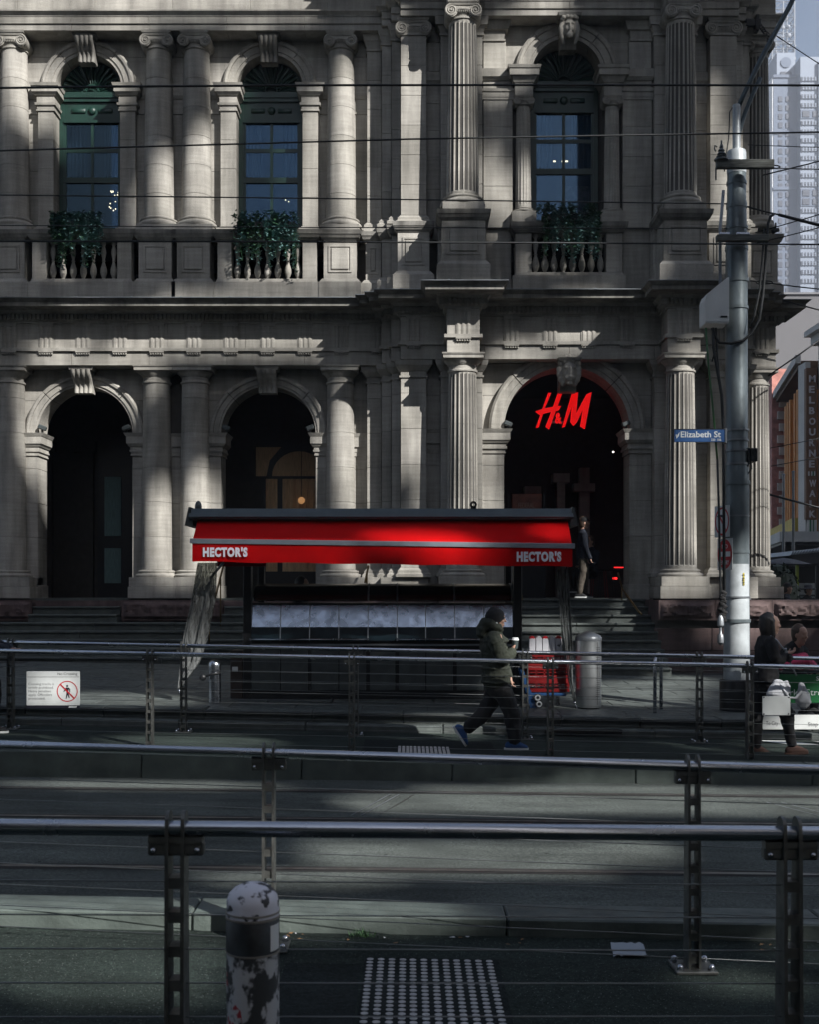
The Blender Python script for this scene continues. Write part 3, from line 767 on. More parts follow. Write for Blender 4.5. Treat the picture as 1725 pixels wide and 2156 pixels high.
# arched timber window with brown curtain in the second bay
wn=ob('arcade_window',MB().box(-3.6,-1.6,28.9,29.02,FL,5.5),M['black_join'],B)
for (x0,x1,z0,z1) in ((-3.50,-3.22,2.3,4.55),(-3.10,-2.28,2.3,4.55),(-2.12,-1.7,2.3,4.55)):
    cur=MB(); n=24; vs=[];fs=[]
    for i in range(n+1):
        x=x0+(x1-x0)*i/n; y=28.87+.02*math.sin(x*38); vs += [(x,y,z0),(x,y,z1)]
    for i in range(n): fs.append((2*i,2*i+2,2*i+3,2*i+1))
    ob('curtain',cur.add(vs,fs),M['curtain'],wn,80)
fan=[(-2.69+.66*math.cos(math.pi*i/16),4.62+.6*math.sin(math.pi*i/16)) for i in range(17)]
ob('fanlight',MB().prism_y(fan,28.86,28.899),M['curtain'],wn)
for s in (-1,1):
    q=[(-2.69+s*(1.05),4.62),(-2.69+s*.80,4.62),(-2.69+s*.72,5.0),(-2.69+s*.45,5.32),(-2.69+s*1.05,5.32)]
    ob('fanlight',MB().prism_y(q,28.86,28.899),M['curtain'],wn)

gl_=thing('globe_lamp','tan globe with an added dim glow behind the arched window of the middle bay','lamp',(wx(634,28.6),28.6,3.6))
ob('globe',MB().ball((wx(634,28.6),28.6,wz(1052,28.6)),.085,14,10),mat('added_glow_globe',(.5,.3,.16),.4,emit=(1,.5,.2),es=.16),gl_,180); ob('stem',MB().tube([(wx(634,28.6),28.6,wz(1045,28.6)),(wx(634,28.6),28.6,6.7)],.008,6),M['black'],gl_)  # tan ball given an added glow to warm the arch interior
# ---- ground storey, pavilion
zs=5.25; r=1.33
arch_wall(PC,0.30,6.40,FL,ZA,r+.025,zs,25.32,25.93,M['mortar'])
voussoirs(PC,zs,[(1.33,25.22),(1.42,25.22),(1.425,25.19),(1.55,25.19),(1.555,25.14),(1.61,25.13),(1.66,25.17)],25.95,[(0.5,44.6),(45.4,90),(90,134.6),(135.4,179.5)])
spandrel(PC,PC-1.80,PC+1.80,zs,ZA,1.665,25.30,25.36,LJ)
for s in (-1,1):
    xa,xb=(PC-1.80,PC-r) if s<0 else (PC+r,PC+1.80)
    for a,b in courses(FL+.30,4.74,LJ): block(xa,xb,25.22,25.95,a,b)
    ob('pier_plinth',MB().cbox(xa-.02,xb+.02,25.15,25.97,FL-.1,FL+.30,.012),ST,B)
    stack('impost',xa,xb,25.22,25.95,[(4.745,4.775,.03,.03),(4.775,4.84,.02,.02),(4.84,4.89,.06,.06),(4.89,4.96,.04,.04),(4.96,5.02,.07,.11),(5.02,5.18,.12,.12),(5.18,5.25,.13,.17)])
    cx=PC+s*2.245
    strip(cx-.44,cx+.44,24.97,25.6,2.12,ZA-.33,LJ)
    stack('strip_cap',cx-.44,cx+.44,24.97,25.6,[(ZA-.35,ZA-.31,.03,.03),(ZA-.31,ZA-.22,0,0),(ZA-.22,ZA-.10,.02,.10),(ZA-.10,ZA-.001,.10,.12)])
    stack('strip_base',cx-.44,cx+.44,24.97,25.6,[(2.12,2.20,.09,.09),(2.20,2.30,.05,.02)])
    column(cx,24.52,2.12,ZA+.008,0.335,0.285,LJ,'doric',True)
    # pedestal of the column
    block(cx-.52,cx+.52,24.0,25.2,FL,1.92,ST,'pedestal_stone'); block(cx-.49,cx+.49,24.04,25.2,1.92,2.12,ST,'pedestal_stone')
    xp=PC+s*3.265
    for a,b in courses(FL,ZA,LJ): block(min(xp-s*.28,xp-s*.62),max(xp-s*.28,xp-s*.62),25.30,25.36,a,b)
    stack('impost',min(xp-s*.25,xp-s*.65),max(xp-s*.25,xp-s*.65),25.30,25.36,[(4.75,4.84,.02,.02),(4.84,4.96,.03,.03),(4.96,5.18,.07,.07),(5.18,5.252,.08,.11)])
    pilaster(xp-.28,xp+.28,25.0,25.6,2.12,ZA+.004,LJ,'doric')
pilaster(6.90,7.09,25.24,26.1,2.12,ZA,LJ,'doric'); pilaster(7.095,7.29,25.46,26.3,2.12,ZA,LJ,'doric')
column(7.62,26.08,2.12,ZA,0.30,0.26,LJ,'doric',True)
block(6.2,7.36,25.05,26.2,FL,2.12,ST,'pedestal_stone'); block(7.2,8.08,25.6,26.5,FL,1.92,ST,'pedestal_stone'); block(7.25,8.03,25.65,26.5,1.92,2.12,ST,'pedestal_stone')
strip(6.85,7.3,25.5,26.6,FL,ZA,LJ); 
# granite plinth on the right with a rock-faced top course and ashlar below
xs=[4.98,6.12,7.25,8.35,9.4,10.5]
for a,b in zip(xs[:-1],xs[1:]): rough_granite(a+.004,b-.004,23.72,25.4,1.24,1.64,.06,.09)
for zz,(o_) in ((.62,.0),(.2,.35),(-.35,.1)):
    x=4.98
    while x<10.4:
        l=rnd.uniform(.75,1.15); block(x,min(10.5,x+l),23.86,25.4,max(zz,-.35),zz+(.46 if zz>.5 else .42 if zz>0 else .55),M['granite'],'granite_block',.006,.01); x+=l
ob('plinth_course',MB().box(5.0,10.5,23.9,25.6,-.3,1.25),M['mortar'],B)
ob('plinth_course',MB().box(5.05,7.9,24.2,26.3,0,1.63),M['granite'],B)
rough_granite(.62,1.72,23.80,25.0,1.24,1.64); ob('plinth_course',MB().box(.62,1.72,23.9,25.6,0,1.25),M['granite'],B)
# steps
stp=thing('stone_steps','long flight of worn dark bluestone steps rising to the arcade','steps',(-3,24,0.3))
for k in range(9):
    z1=FL-.163*k-.006; yf=25.50-.30*k
    spans=[(-8.0,-6.14),(-3.94,-2.14)] if k<3 else [(-10.4,-0.02)]
    for (a,b) in spans:
        x=a
        while x<b-.1:
            l=min(b-x,rnd.uniform(1.6,2.2)); l=b-x if b-x-l<.7 else l
            mb=MB().cbox(x+.003,x+l-.003,yf-.045,yf+.42,z1-.045,z1,.01).box(x+.004,x+l-.004,yf,yf+.4,z1-.2,z1-.05)
            ob('step',mb,M['blue'],stp); x+=l
stp2=thing('stone_steps','bluestone steps climbing to the corner arch under the red letters','steps',(3,23.5,0.2))
for k in range(10):
    z1=FL-.163*k-.006; yf=25.1-.31*k; w0=1.75-(0 if k<4 else .0); w1=5.0+(0 if k<3 else .0)
    for (x0,x1) in ((w0,3.4),(3.4,w1)):
        mb=MB().cbox(x0+.003,x1-.003,yf-.045,yf+.46,z1-.045,z1,.01).box(x0+.004,x1-.004,yf,yf+.44,z1-.2,z1-.05)
        ob('step',mb,M['blue'],stp2)
# pavilion arcade interior
ob('inner_pier',MB().box(2.95,3.15,29.3,29.7,FL,4.2).box(2.85,3.25,29.2,29.75,4.2,4.4),ST,B)
ob('inner_pier',MB().box(3.65,3.85,29.3,29.7,FL,4.5).box(3.55,3.95,29.2,29.75,4.5,4.72),ST,B)
ob('inner_pier',MB().box(4.25,4.5,29.6,29.9,FL,4.9).box(4.1,4.62,29.5,29.95,4.3,4.5),ST,B)

# ---- cornice to balustrade: pedestals and balusters
PZ=[(ZC-.05,8.42,.10,.10),(8.42,8.46,.09,.06),(8.46,8.50,.06,.03)]
PCAP=[(9.33,9.37,.02,.05),(9.37,9.44,.06,.09),(9.44,9.53,.10,.11)]
def pedestal_up(x0,x1,yf,yb=26.05,panel=True):
    p=ob('pedestal',MB().box(x0,x1,yf,yb,8.5,9.33),ST,B)
    q=MB()
    for l in PZ: q.frus(x0,x1,yf,yb,*l)
    ob('pedestal_foot',q,ST,p); q=MB()
    for l in PCAP: q.frus(x0,x1,yf,yb,*l)
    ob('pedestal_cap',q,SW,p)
    if panel and x1-x0>.3:
        w=(x1-x0); m=.10 if w>.45 else .06; a,b=x0+m,x1-m; z0,z1=8.64,9.22; f=MB()
        for (p0,p1,q0,q1) in ((a,b,z0,z0+.035),(a,b,z1-.035,z1),(a,a+.035,z0+.035,z1-.035),(b-.035,b,z0+.035,z1-.035)): f.box(p0,p1,yf-.022,yf+.01,q0,q1)
        ob('panel_moulding',f,ST,p); ob('panel',MB().cbox(a+.06,b-.06,yf-.03,yf+.01,z0+.06,z1-.06,.012),ST,p)
    return p
bal=[(.045,0),(.045,.04),(.03,.05),(.05,.08),(.075,.16),(.07,.23),(.035,.34),(.028,.37),(.04,.39),(.028,.41),(.035,.45),(.058,.55),(.05,.61),(.03,.68),(.045,.72),(.05,.73),(.05,.77)]
bal_me=MB().lathe(0,0,[(r_,z_*1.08) for r_,z_ in bal],12).mesh('baluster',40); bal_me.materials.append(ST)
def balustrade(c,hw,yf,nb,pier):
    p=ob('balustrade',MB().frus(c-hw,c+hw,yf,yf+.35,ZC-.05,8.42,.06,.06).frus(c-hw,c+hw,yf,yf+.35,8.42,8.50,.03,.0),ST,B)
    q=MB()
    for l in PCAP: q.frus(c-hw,c+hw,yf,yf+.35,l[0],l[1],l[2],l[3])
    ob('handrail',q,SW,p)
    for s in (-1,1):
        a,b=(c-hw,c-hw+pier) if s<0 else (c+hw-pier,c+hw); ob('pier',MB().cbox(a,b,yf+.02,yf+.33,8.5,9.33,.006),ST,p)
    g=(2*hw-2*pier)/nb
    for i in range(nb): ob('baluster',bal_me,None,p,loc=(c-hw+pier+(i+.5)*g,yf+.17,8.5))
for x in (-9.42,-8.60,-5.455,-4.635,-1.495): pedestal_up(x-.35,x+.35,25.42)
BU=[-7.025,-3.06]
for c in BU: balustrade(c,1.06,25.40,7,.30)
pedestal_up(-.95,-.62,25.55); pedestal_up(-.60,-.39,25.33,panel=False); pedestal_up(-.385,-.2,25.1,panel=False)
for s in (-1,1):
    xp=PC+s*3.265; pedestal_up(xp-.34,xp+.34,24.85,25.6)
    cx=PC+s*2.245; pedestal_up(cx-.44,cx+.44,24.05,25.0); ob('pedestal_back',MB().cbox(cx-.5,cx+.5,24.75,25.6,ZC,9.66,.01),ST,B)
    x0,x1=(PC-1.75,PC-1.18) if s<0 else (PC+1.18,PC+1.75)
    ob('wall',MB().cbox(x0,x1,25.2,25.6,ZC-.02,9.6,.01),ST,B)
balustrade(PC,1.12,24.88,8,.34)
pedestal_up(6.9,7.09,25.1,panel=False); pedestal_up(7.1,7.3,25.35,panel=False); pedestal_up(7.28,7.98,25.72,26.45)

# ---- upper storey
gl,gt,gb=nodes('window_glass')
gt.nodes.remove(gb); tr=N(gt,'ShaderNodeBsdfTransparent'); tr.inputs[0].default_value=(.55,.62,.66,1); gs=N(gt,'ShaderNodeBsdfGlossy',Roughness=0.02); gs.inputs[0].default_value=(.42,.68,1,1)
mx=N(gt,'ShaderNodeMixShader'); mx.inputs[0].default_value=0.065
gt.links.new(tr.outputs[0],mx.inputs[1]); gt.links.new(gs.outputs[0],mx.inputs[2]); gt.links.new(mx.outputs[0],gt.nodes['Material Output'].inputs[0]); M['glass']=gl
def window(c,hw,z0,zs,yg):
    # sash window with shell fanlight; yg is the plane of the glass
    wf=ob('window',MB().box(c-hw,c-hw+.10,yg-.05,yg+.12,z0,zs).box(c+hw-.10,c+hw,yg-.05,yg+.12,z0,zs).box(c-hw+.10,c+hw-.10,yg-.05,yg+.12,z0,z0+.12).box(c-hw+.1,c+hw-.1,yg-.12,yg+.1,zs-.12,zs).box(c-hw+.1,c+hw-.1,yg-.09,yg+.1,zs-.20,zs-.12).box(c-hw+.1,c+hw-.1,yg-.04,yg+.1,zs-.62,zs-.20).box(c-hw+.1,c+hw-.1,yg-.08,yg+.1,zs-.66,zs-.60),M['green'],B)
    ob('transom_boss',MB().cbox(c-.45,c-.14,yg-.07,yg-.03,zs-.44,zs-.34,.01).cbox(c+.14,c+.45,yg-.07,yg-.03,zs-.44,zs-.34,.01).ball((c,yg-.05,zs-.39),(.09,.05,.09)),M['green'],wf,60)
    zt=zs-.60; a=c-hw+.10; b=c+hw-.10; mid=10.90
    ob('sash',MB().box(c-.03,c+.03,yg-.03,yg+.03,z0+.12,zt).box(a,b,yg-.05,yg+.05,mid-.06,mid+.06).box(a,a+.05,yg-.031,yg+.031,z0+.12,zt).box(b-.05,b,yg-.031,yg+.031,z0+.12,zt).box(a,b,yg-.02,yg+.02,(mid+zt)/2-.04,(mid+zt)/2+.04).box(a,b,yg-.024,yg+.024,zt-.06,zt).box(a,b,yg-.024,yg+.024,z0+.12,z0+.2),M['green'],wf)
    for (x0,x1) in ((a+.05,c-.03),(c+.03,b-.05)):
        for (q0,q1) in ((z0+.2,mid-.06),(mid+.06,(mid+zt)/2-.04),((mid+zt)/2+.04,zt-.06)): ob('pane',MB().box(x0,x1,yg-.004,yg+.004,q0,q1),M['glass'],wf)
    # shell of radiating ribs in the lunette
    sh=MB(); n=15
    for i in range(n):
        an=math.pi*(i+.5)/n; r1=hw*.96
        sh.tube([(c+.16*math.cos(an),yg+.02,zs+.02+.16*math.sin(an)),(c+r1*.6*math.cos(an),yg-.05,zs+.02+r1*.6*math.sin(an)),(c+r1*.93*math.cos(an),yg-.02,zs+.02+r1*.93*math.sin(an))],[.014,.032,.044],6)
    for i in range(9):
        an=math.pi*(i+.5)/9; sh.ball((c+.14*math.cos(an),yg-.05,zs+.03+.14*math.sin(an)),.035,6,5)
    sh.prism_y([(c+hw*math.cos(math.pi*i/20),zs+hw*math.sin(math.pi*i/20)) for i in range(21)],yg+.05,yg+.12)
    ob('fanlight_shell',sh,M['green'],wf,50)
    return wf
def window_stage(c,r,zs,yw,rout,z0,xa,xb,kz):
    arch_wall(c,xa,xb,9.3,ZU,r+.025,zs,yw+.02,yw+.58,M['mortar'])
    w_=rout-r
    voussoirs(c,zs,[(r,yw-.06),(r+w_*.22,yw-.06),(r+w_*.24,yw-.085),(r+w_*.68,yw-.085),(r+w_*.70,yw-.12),(r+w_*.86,yw-.13),(rout,yw-.10)],yw+.6,[(.6,49.6),(50.4,90),(90,129.6),(130.4,179.4)])
    spandrel(c,xa+.05,xb-.05,zs,ZU,rout+.005,yw,yw+.05,UJ)
for c in BU:
    yw=26.0; zs=12.82
    window_stage(c,.72,zs,yw,1.02,9.5,c-2.0,c+2.0,0)
    console(c,ZU-.003,13.30,25.93,.42,SW,.36)
    window(c,.72,9.66,zs,26.30)
    for s in (-1,1):
        xa,xb=(c-1.06,c-.72) if s<0 else (c+.72,c+1.06)
        for a,b in courses(9.75,12.25,UJ): block(xa,xb,25.82,26.5,a,b)
        stack('jamb_base',xa,xb,25.82,26.5,[(9.5,9.70,.08,.08),(9.70,9.75,.05,.01)])
        stack('impost',xa,xb,25.82,26.5,[(12.25,12.28,.03,.03),(12.28,12.37,.01,.02),(12.37,12.42,.05,.06),(12.42,12.58,.02,.02),(12.58,12.64,.05,.10),(12.64,12.76,.11,.11),(12.76,12.82,.13,.15)])
        x0,x1=(c-1.62,c-1.04) if s<0 else (c+1.04,c+1.62)
        for a,b in courses(9.5,12.25,UJ): block(x0,x1,26.0,26.05,a,b)
        stack('string_course',x0,x1,26.0,26.06,[(12.25,12.30,.02,.02),(12.30,12.58,.0,.0),(12.58,12.64,.02,.05),(12.64,12.82,.06,.07)])
for xm,h in ((-5.085,.35),(-1.0,.40),(-9.4,.4)):
    backing(xm-.6,xm+.6,26.03,26.6,8,ZU)
    for a,b in courses(9.3,ZU,UJ): block(xm-h,xm+h,26.0,26.05,a,b)
    stack('string_course',xm-h,xm+h,26.0,26.06,[(12.25,12.30,.02,.02),(12.58,12.64,.02,.05),(12.64,12.82,.06,.07)])
for x in (-9.42,-8.60,-5.455,-4.635,-1.495):
    block(x-.41,x+.41,25.40,26.2,9.53,9.68,ST,'plinth_stone'); column(x,25.83,9.68,ZU,.325,.275,UJ,'ionic',base=.20)
pu=lambda x0,x1,yf,yb=26.1: pilaster(x0,x1,yf,yb,9.6,ZU,UJ,'ionic')
pu(-.93,-.61,25.72); pu(-.60,-.39,25.46); pu(-.385,-.2,25.24)
block(-1.0,-.2,25.5,26.2,9.5,9.62,ST,'plinth_stone')
# pavilion
backing(-.3,.9,25.4,26.4,8,ZU); backing(5.8,7.2,25.6,26.4,8,ZU)
window_stage(PC,.74,12.82,25.3,1.09,9.5,PC-1.85,PC+1.85,0)
window(PC,.74,9.66,12.82,25.75)
for s in (-1,1):
    cx=PC+s*2.245; xp=PC+s*3.265
    # inner pier and small fluted column beside the window
    sx=PC+s*.935
    column(sx,25.12,9.80,12.22,.17,.145,[],'ionic',True,.09,nfl=16)
    block(sx-.26,sx+.26,24.90,25.5,9.45,9.80,ST,'plinth_stone')
    stack('impost',sx-.19,sx+.19,24.95,25.5,[(12.22,12.50,.0,.0),(12.50,12.55,.02,.04),(12.55,12.62,.04,.08),(12.62,12.76,.12,.12),(12.76,12.82,.14,.16)])
    x0,x1=(PC-1.78,PC-1.16) if s<0 else (PC+1.16,PC+1.78)
    for a,b in courses(9.5,12.2,UJ): block(x0,x1,25.1,25.5,a,b)
    stack('string_course',x0,x1,25.10,25.5,[(12.2,12.25,.02,.02),(12.25,12.36,.03,.03),(12.36,12.42,.05,.06),(12.42,12.60,.0,.0),(12.60,12.66,.03,.08),(12.66,12.82,.09,.11)])
    for a,b in courses(12.82,ZU-.4,UJ): block(min(PC+s*1.30,PC+s*1.78),max(PC+s*1.30,PC+s*1.78),25.14,25.4,a,b)
    stack('strip_cap',min(PC+s*1.34,PC+s*1.78),max(PC+s*1.34,PC+s*1.78),25.14,25.4,[(ZU-.40,ZU-.36,.03,.03),(ZU-.36,ZU-.18,.0,.03),(ZU-.18,ZU-.003,.08,.14)])
    strip(cx-.44,cx+.44,24.97,25.6,9.6,ZU-.34,UJ)
    stack('strip_cap',cx-.44,cx+.44,24.97,25.6,[(ZU-.36,ZU-.31,.03,.03),(ZU-.31,ZU-.16,.0,.06),(ZU-.16,ZU-.003,.10,.12)])
    block(cx-.43,cx+.43,24.08,25.0,9.53,9.72,ST,'plinth_stone'); column(cx,24.52,9.72,ZU+.008,.335,.285,UJ,'ionic',True,.20)
    for a,b in courses(9.3,ZU,UJ): block(min(xp-s*.28,xp-s*.62),max(xp-s*.28,xp-s*.62),25.30,25.45,a,b)
    stack('string_course',min(xp-s*.25,xp-s*.65),max(xp-s*.25,xp-s*.65),25.30,25.4,[(12.2,12.25,.02,.02),(12.25,12.36,.03,.03),(12.60,12.66,.03,.08),(12.66,12.82,.09,.11)])
    pilaster(xp-.28,xp+.28,25.0,25.6,9.53,ZU+.004,UJ,'ionic')
pu(6.9,7.09,25.24); pu(7.095,7.29,25.46,26.3); column(7.62,26.08,9.72,ZU,.30,.25,UJ,'ionic',True,.20)
strip(6.85,7.3,25.5,26.6,ZC,ZU,UJ)
M['drape']=mat('grey_drape',(.030,.04,.055),.95)
# dark rooms behind the upper windows with a few lit bulbs
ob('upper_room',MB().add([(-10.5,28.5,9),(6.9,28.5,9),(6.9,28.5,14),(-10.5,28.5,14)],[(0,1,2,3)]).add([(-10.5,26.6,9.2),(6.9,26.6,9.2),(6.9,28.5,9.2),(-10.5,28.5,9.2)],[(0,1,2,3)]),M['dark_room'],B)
for c in BU+[PC]:
    for s in (-1,1):
        yw=26.55 if c<0 else 25.95; n=14; vs=[];fs=[]
        for i in range(n+1):
            x=c+s*(.2+.42*i/n); y=yw+.02*math.sin(i*2.2); vs += [(x,y,11.0),(x,y,12.3)]
        for i in range(n): fs.append((2*i,2*i+2,2*i+3,2*i+1))
        ob('drape',MB().add(vs,fs),M['drape'],B,80)
bulb=mat('lit_bulb',(1,.8,.55),.5,emit=(1,.72,.45),es=3.0)
def chandelier(x,y,z,n,sp,label):
    t=thing('pendant_light',label,'lamp',(x,y,z+.5)); ob('stem',MB().tube([(x,y,z+1.6),(x,y,z)],.006,6),M['black'],t)
    for k in range(n):
        px,pz=x+rnd.uniform(-sp,sp),z+rnd.uniform(-sp*1.4,sp*1.4)
        ob('bulb',MB().ball((px,y+rnd.uniform(-.1,.1),pz),.015,8,6),bulb,t,180)
chandelier(-6.74,27.2,10.74,15,.19,'cluster of small glowing bulbs behind the leftmost upper window')
chandelier(-2.76,27.2,10.62,2,.10,'two glowing bulbs behind the middle upper window')
tl=thing('strip_light','short glowing ceiling strips behind the right upper window','lamp',(PC-.1,27,11.8))
for x in (PC-.1,PC+.18): ob('tube',MB().box(x-.07,x+.07,26.9,26.94,11.55,11.57),bulb,tl)
# picture seen through the lower right pane of the pavilion window
pic=mat('wall_picture',(.42,.27,.2),.8,0,.9,7.0)
tag(ob('wall_painting',MB().cbox(PC+.05,PC+.62,26.2,26.25,9.8,10.75,.01),pic),'dim brown painting inside the right upper window','painting')

# ---- carved heads on the pavilion keystones
def remesh(o,vox,it=3):
    r_=o.modifiers.new('remesh','REMESH'); r_.mode='VOXEL'; r_.voxel_size=vox; r_.use_smooth_shade=True
    s_=o.modifiers.new('smooth','SMOOTH'); s_.iterations=it; s_.factor=.5
    return o
def head_key(x,zt,zb,yw,lion):
    k=ob('keystone',MB().frus(x-.20,x+.20,yw-.42,yw+.1,zt-.06,zt,.02,.05).prism_x([(yw+.1,zt-.06),(yw-.22,zt-.06),(yw-.16,zb),(yw+.1,zb)],x-.17,x+.17),SW,B)
    cz=(zt+zb)/2+.03; y=yw-.34; h=(zt-zb)/2; m=MB()
    m.ball((x,y,cz),(.135,.13,h*.62),14,10)
    if lion:
        m.ball((x,y-.12,cz-.10),(.075,.08,.085)); m.ball((x,y-.16,cz-.03),(.03,.05,.13)); m.ball((x,y-.19,cz-.09),(.042,.025,.025)); m.ball((x,y-.11,cz-.20),(.055,.05,.035))
        for s in (-1,1):
            m.ball((x+s*.062,y-.095,cz+.075),(.045,.04,.03)); m.ball((x+s*.05,y-.13,cz-.11),(.045,.05,.05)); m.ball((x+s*.15,y+.0,cz+.17),(.05,.05,.06))
        for q in range(15):
            a=math.pi*(-.30+1.6*q/14); m.ball((x+.17*math.cos(a),y+.03,cz+.03+.235*math.sin(a)),(.055,.06,.075),8,6)
        for q in range(8): m.ball((x+rnd.uniform(-.12,.12),y-.03,cz+.2+rnd.uniform(-.02,.05)),(.04,.06,.05),8,6)
    else:
        m.ball((x,y-.10,cz-.17),(.07,.06,.07)); m.ball((x,y-.14,cz-.02),(.022,.035,.08)); m.ball((x,y-.13,cz-.115),(.04,.025,.016)); m.ball((x,y-.10,cz+.07),(.10,.05,.03))
        for s in (-1,1): m.ball((x+s*.05,y-.10,cz-.05),(.045,.04,.05)); m.loft([(x+s*.14,y,cz+.15),(x+s*.17,y-.02,cz),(x+s*.15,y-.02,cz-.2),(x+s*.12,y,cz-.3)],[.05,.055,.045,.03],8)
        for q in range(13): m.ball((x-.15+.3*q/12,y-.05-.03*math.sin(q*2.1),cz+.17+.05*math.sin(math.pi*q/12)+rnd.uniform(-.02,.03)),.048,8,6)
    m.xf(Matrix.Translation((x,y,cz))@Matrix.Scale(1.2 if lion else 1.02,4)@Matrix.Translation((-x,-y,-cz)))
    remesh(ob('lion_mask' if lion else 'carved_face',m,ST,k),.012,1)
head_key(PC,ZA+.02,6.02,25.18,True)
head_key(PC,ZU+.02,13.22,25.18,False)

# ---- small floodlights on the imposts
for (x,y,z,s,wh) in ((-8.0,25.86,5.30,1,'left impost of the leftmost arch'),(-6.18,25.9,5.30,-1,'right impost of the leftmost arch'),(-4.0,25.9,5.3,1,'left impost of the middle arch'),(-2.18,25.9,5.3,-1,'right impost of the middle arch'),(2.10,25.2,5.29,1,'left impost of the corner arch'),(4.6,25.2,5.29,-1,'right impost of the corner arch')):
    t=thing('floodlight','small grey floodlight clamped on the '+wh,'floodlight',(x,y,z),'floodlights on the arch imposts')
    ob('housing',MB().cbox(x-.09,x+.09,y-.06,y+.06,z+.03,z+.13,.02).xf(Matrix.Translation((x,y,z+.08))@Matrix.Rotation(R(22)*s,4,'Y')@Matrix.Translation((-x,-y,-z-.08))),M['charcoal'],t)
    ob('bracket',MB().box(x-.02,x+.02,y-.02,y+.02,z-.03,z+.06),M['black'],t)

# ---- trailing plants on the balustrades
leaf_a=mat('blue_green_leaf',(.105,.20,.19),.55,0,.55,6.0); leaf_b=mat('deep_green_leaf',(.035,.095,.045),.55,0,.4,3.0)
def trailing(c,yf,w,label,zt=9.62,drop=.95,seed=1):
    rr=random.Random(seed); t=thing('trailing_plant',label,'plant',(c,yf,zt),'trailing plants on the balcony balustrades')
    ob('planter_box',MB().cbox(c-w,c+w,yf-.06,yf+.16,9.535,9.66,.01),M['black'],t)
    for mi,(mm,cnt) in enumerate(((leaf_a,50),(leaf_b,18))):
        mb=MB(); st=MB()
        for k in range(cnt):
            x=c+rr.uniform(-w,w); y=yf+rr.uniform(-.06,.05); L=rr.uniform(.15,drop)*(0.55+.45*abs(math.sin((x-c)*5.5+seed))); if_up=rr.random()<.35
            p=Vector((x,y,zt+rr.uniform(.02,.1))); pts=[p.copy()]; vx=rr.uniform(-.05,.05); n=10
            for i in range(n):
                u=i/n
                if if_up and u<.4: p=p+Vector((vx*.5,-.02,.035))
                else: p=p+Vector((vx*.15+rr.uniform(-.012,.012),-.022 if u<.4 else .002,-L/n*1.1))
                pts.append(p.copy())
            st.tube(pts,.004,3)
            for q in pts[1:]:
                for _ in range(5):
                    a=rr.uniform(0,6.28); el=rr.uniform(-.9,.5); l=rr.uniform(.055,.11); ww=l*.30
                    d=Vector((math.cos(a)*math.cos(el),math.sin(a)*math.cos(el),math.sin(el))); s=d.cross(Vector((rr.uniform(-.3,.3),rr.uniform(-.3,.3),1))).normalized()
                    o=q+Vector((rr.uniform(-.02,.02),rr.uniform(-.02,.02),rr.uniform(-.03,.03)))
                    mb.add([o,o+d*l*.5+s*ww,o+d*l,o+d*l*.5-s*ww],[(0,1,2,3)])
        stuff(ob('foliage',mb,mm,t)); stuff(ob('stems',st,leaf_b,t))
trailing(-7.08,25.24,.52,'bushy blue-green trailing plant on the leftmost balcony balustrade',seed=3)
trailing(-3.05,25.24,.62,'bushy trailing plant on the middle balcony balustrade',drop=1.05,seed=8)
trailing(PC+.02,24.72,.60,'dark trailing plant on the right balcony balustrade, by the corner',drop=1.0,seed=14)

# ---- hanging red shop sign in the corner arch
red_em=mat('lit_red_sign_face',(.7,.005,.005),.4,emit=(1.0,.004,.004),es=.26); red_side=mat('red_sign_return',(.25,.004,.004),.5)
SG=thing('shop_sign','red slanted letter shop sign hanging in the corner arch','sign',(3.3,25.55,4.5))
K=.837/4.93*25.55/2500
def zq(p): return (wx((1250+p[0]/4.93)*.837,25.55), wz((880+p[1]/4.93)*.837,25.55))
Hs=[[(640,525),(680,528),(600,715),(525,952),(490,957)],[(760,530),(820,520),(655,975),(610,945),(690,735)],[(485,755),(590,720),(760,688),(803,690),(772,742),(640,768),(535,795)]]
Ms=[[(935,535),(962,545),(935,690),(850,942),(815,955)],[(935,535),(1012,520),(985,810),(985,905),(955,932),(920,885),(935,690)],[(985,790),(1115,545),(1130,600),(998,890),(960,930)],[(1115,545),(1178,518),(1095,970),(1040,940),(1085,660)]]
for nm,polys in (('letter_h',Hs),('letter_m',Ms)):
    mb=MB()
    for i,pl in enumerate(polys): mb.prism_y([zq(p) for p in pl],25.52-.003*i,25.60)
    ob('letter',mb,red_em,SG)
a=zq((728,905)); b=zq((808,775)); text('ampersand','&',a[0],b[0],a[1],b[1],25.50,red_em,SG,.03,.08)
a=zq((690,898)); b=zq((830,872)); ob('mounting_bar',MB().box(a[0],b[0],25.58,25.61,a[1],b[1]),M['lead'],SG)
for px in (760,965): x,z=zq((px,530)); ob('hanger',MB().tube([(x,25.56,z-.02),(x,25.56,6.5)],.008,6),M['lead'],SG)
# ================================================================== KIOSK
YK=17.0
KX0,KX1=wx(528,YK),wx(1082,YK)
KG=z_foot(-0.4,YK)
K_=thing('food_kiosk','dark food kiosk with a long red awning and white lettering','kiosk',(-.4,YK+.9,KG))
gap=lambda p: wz(p,YK)
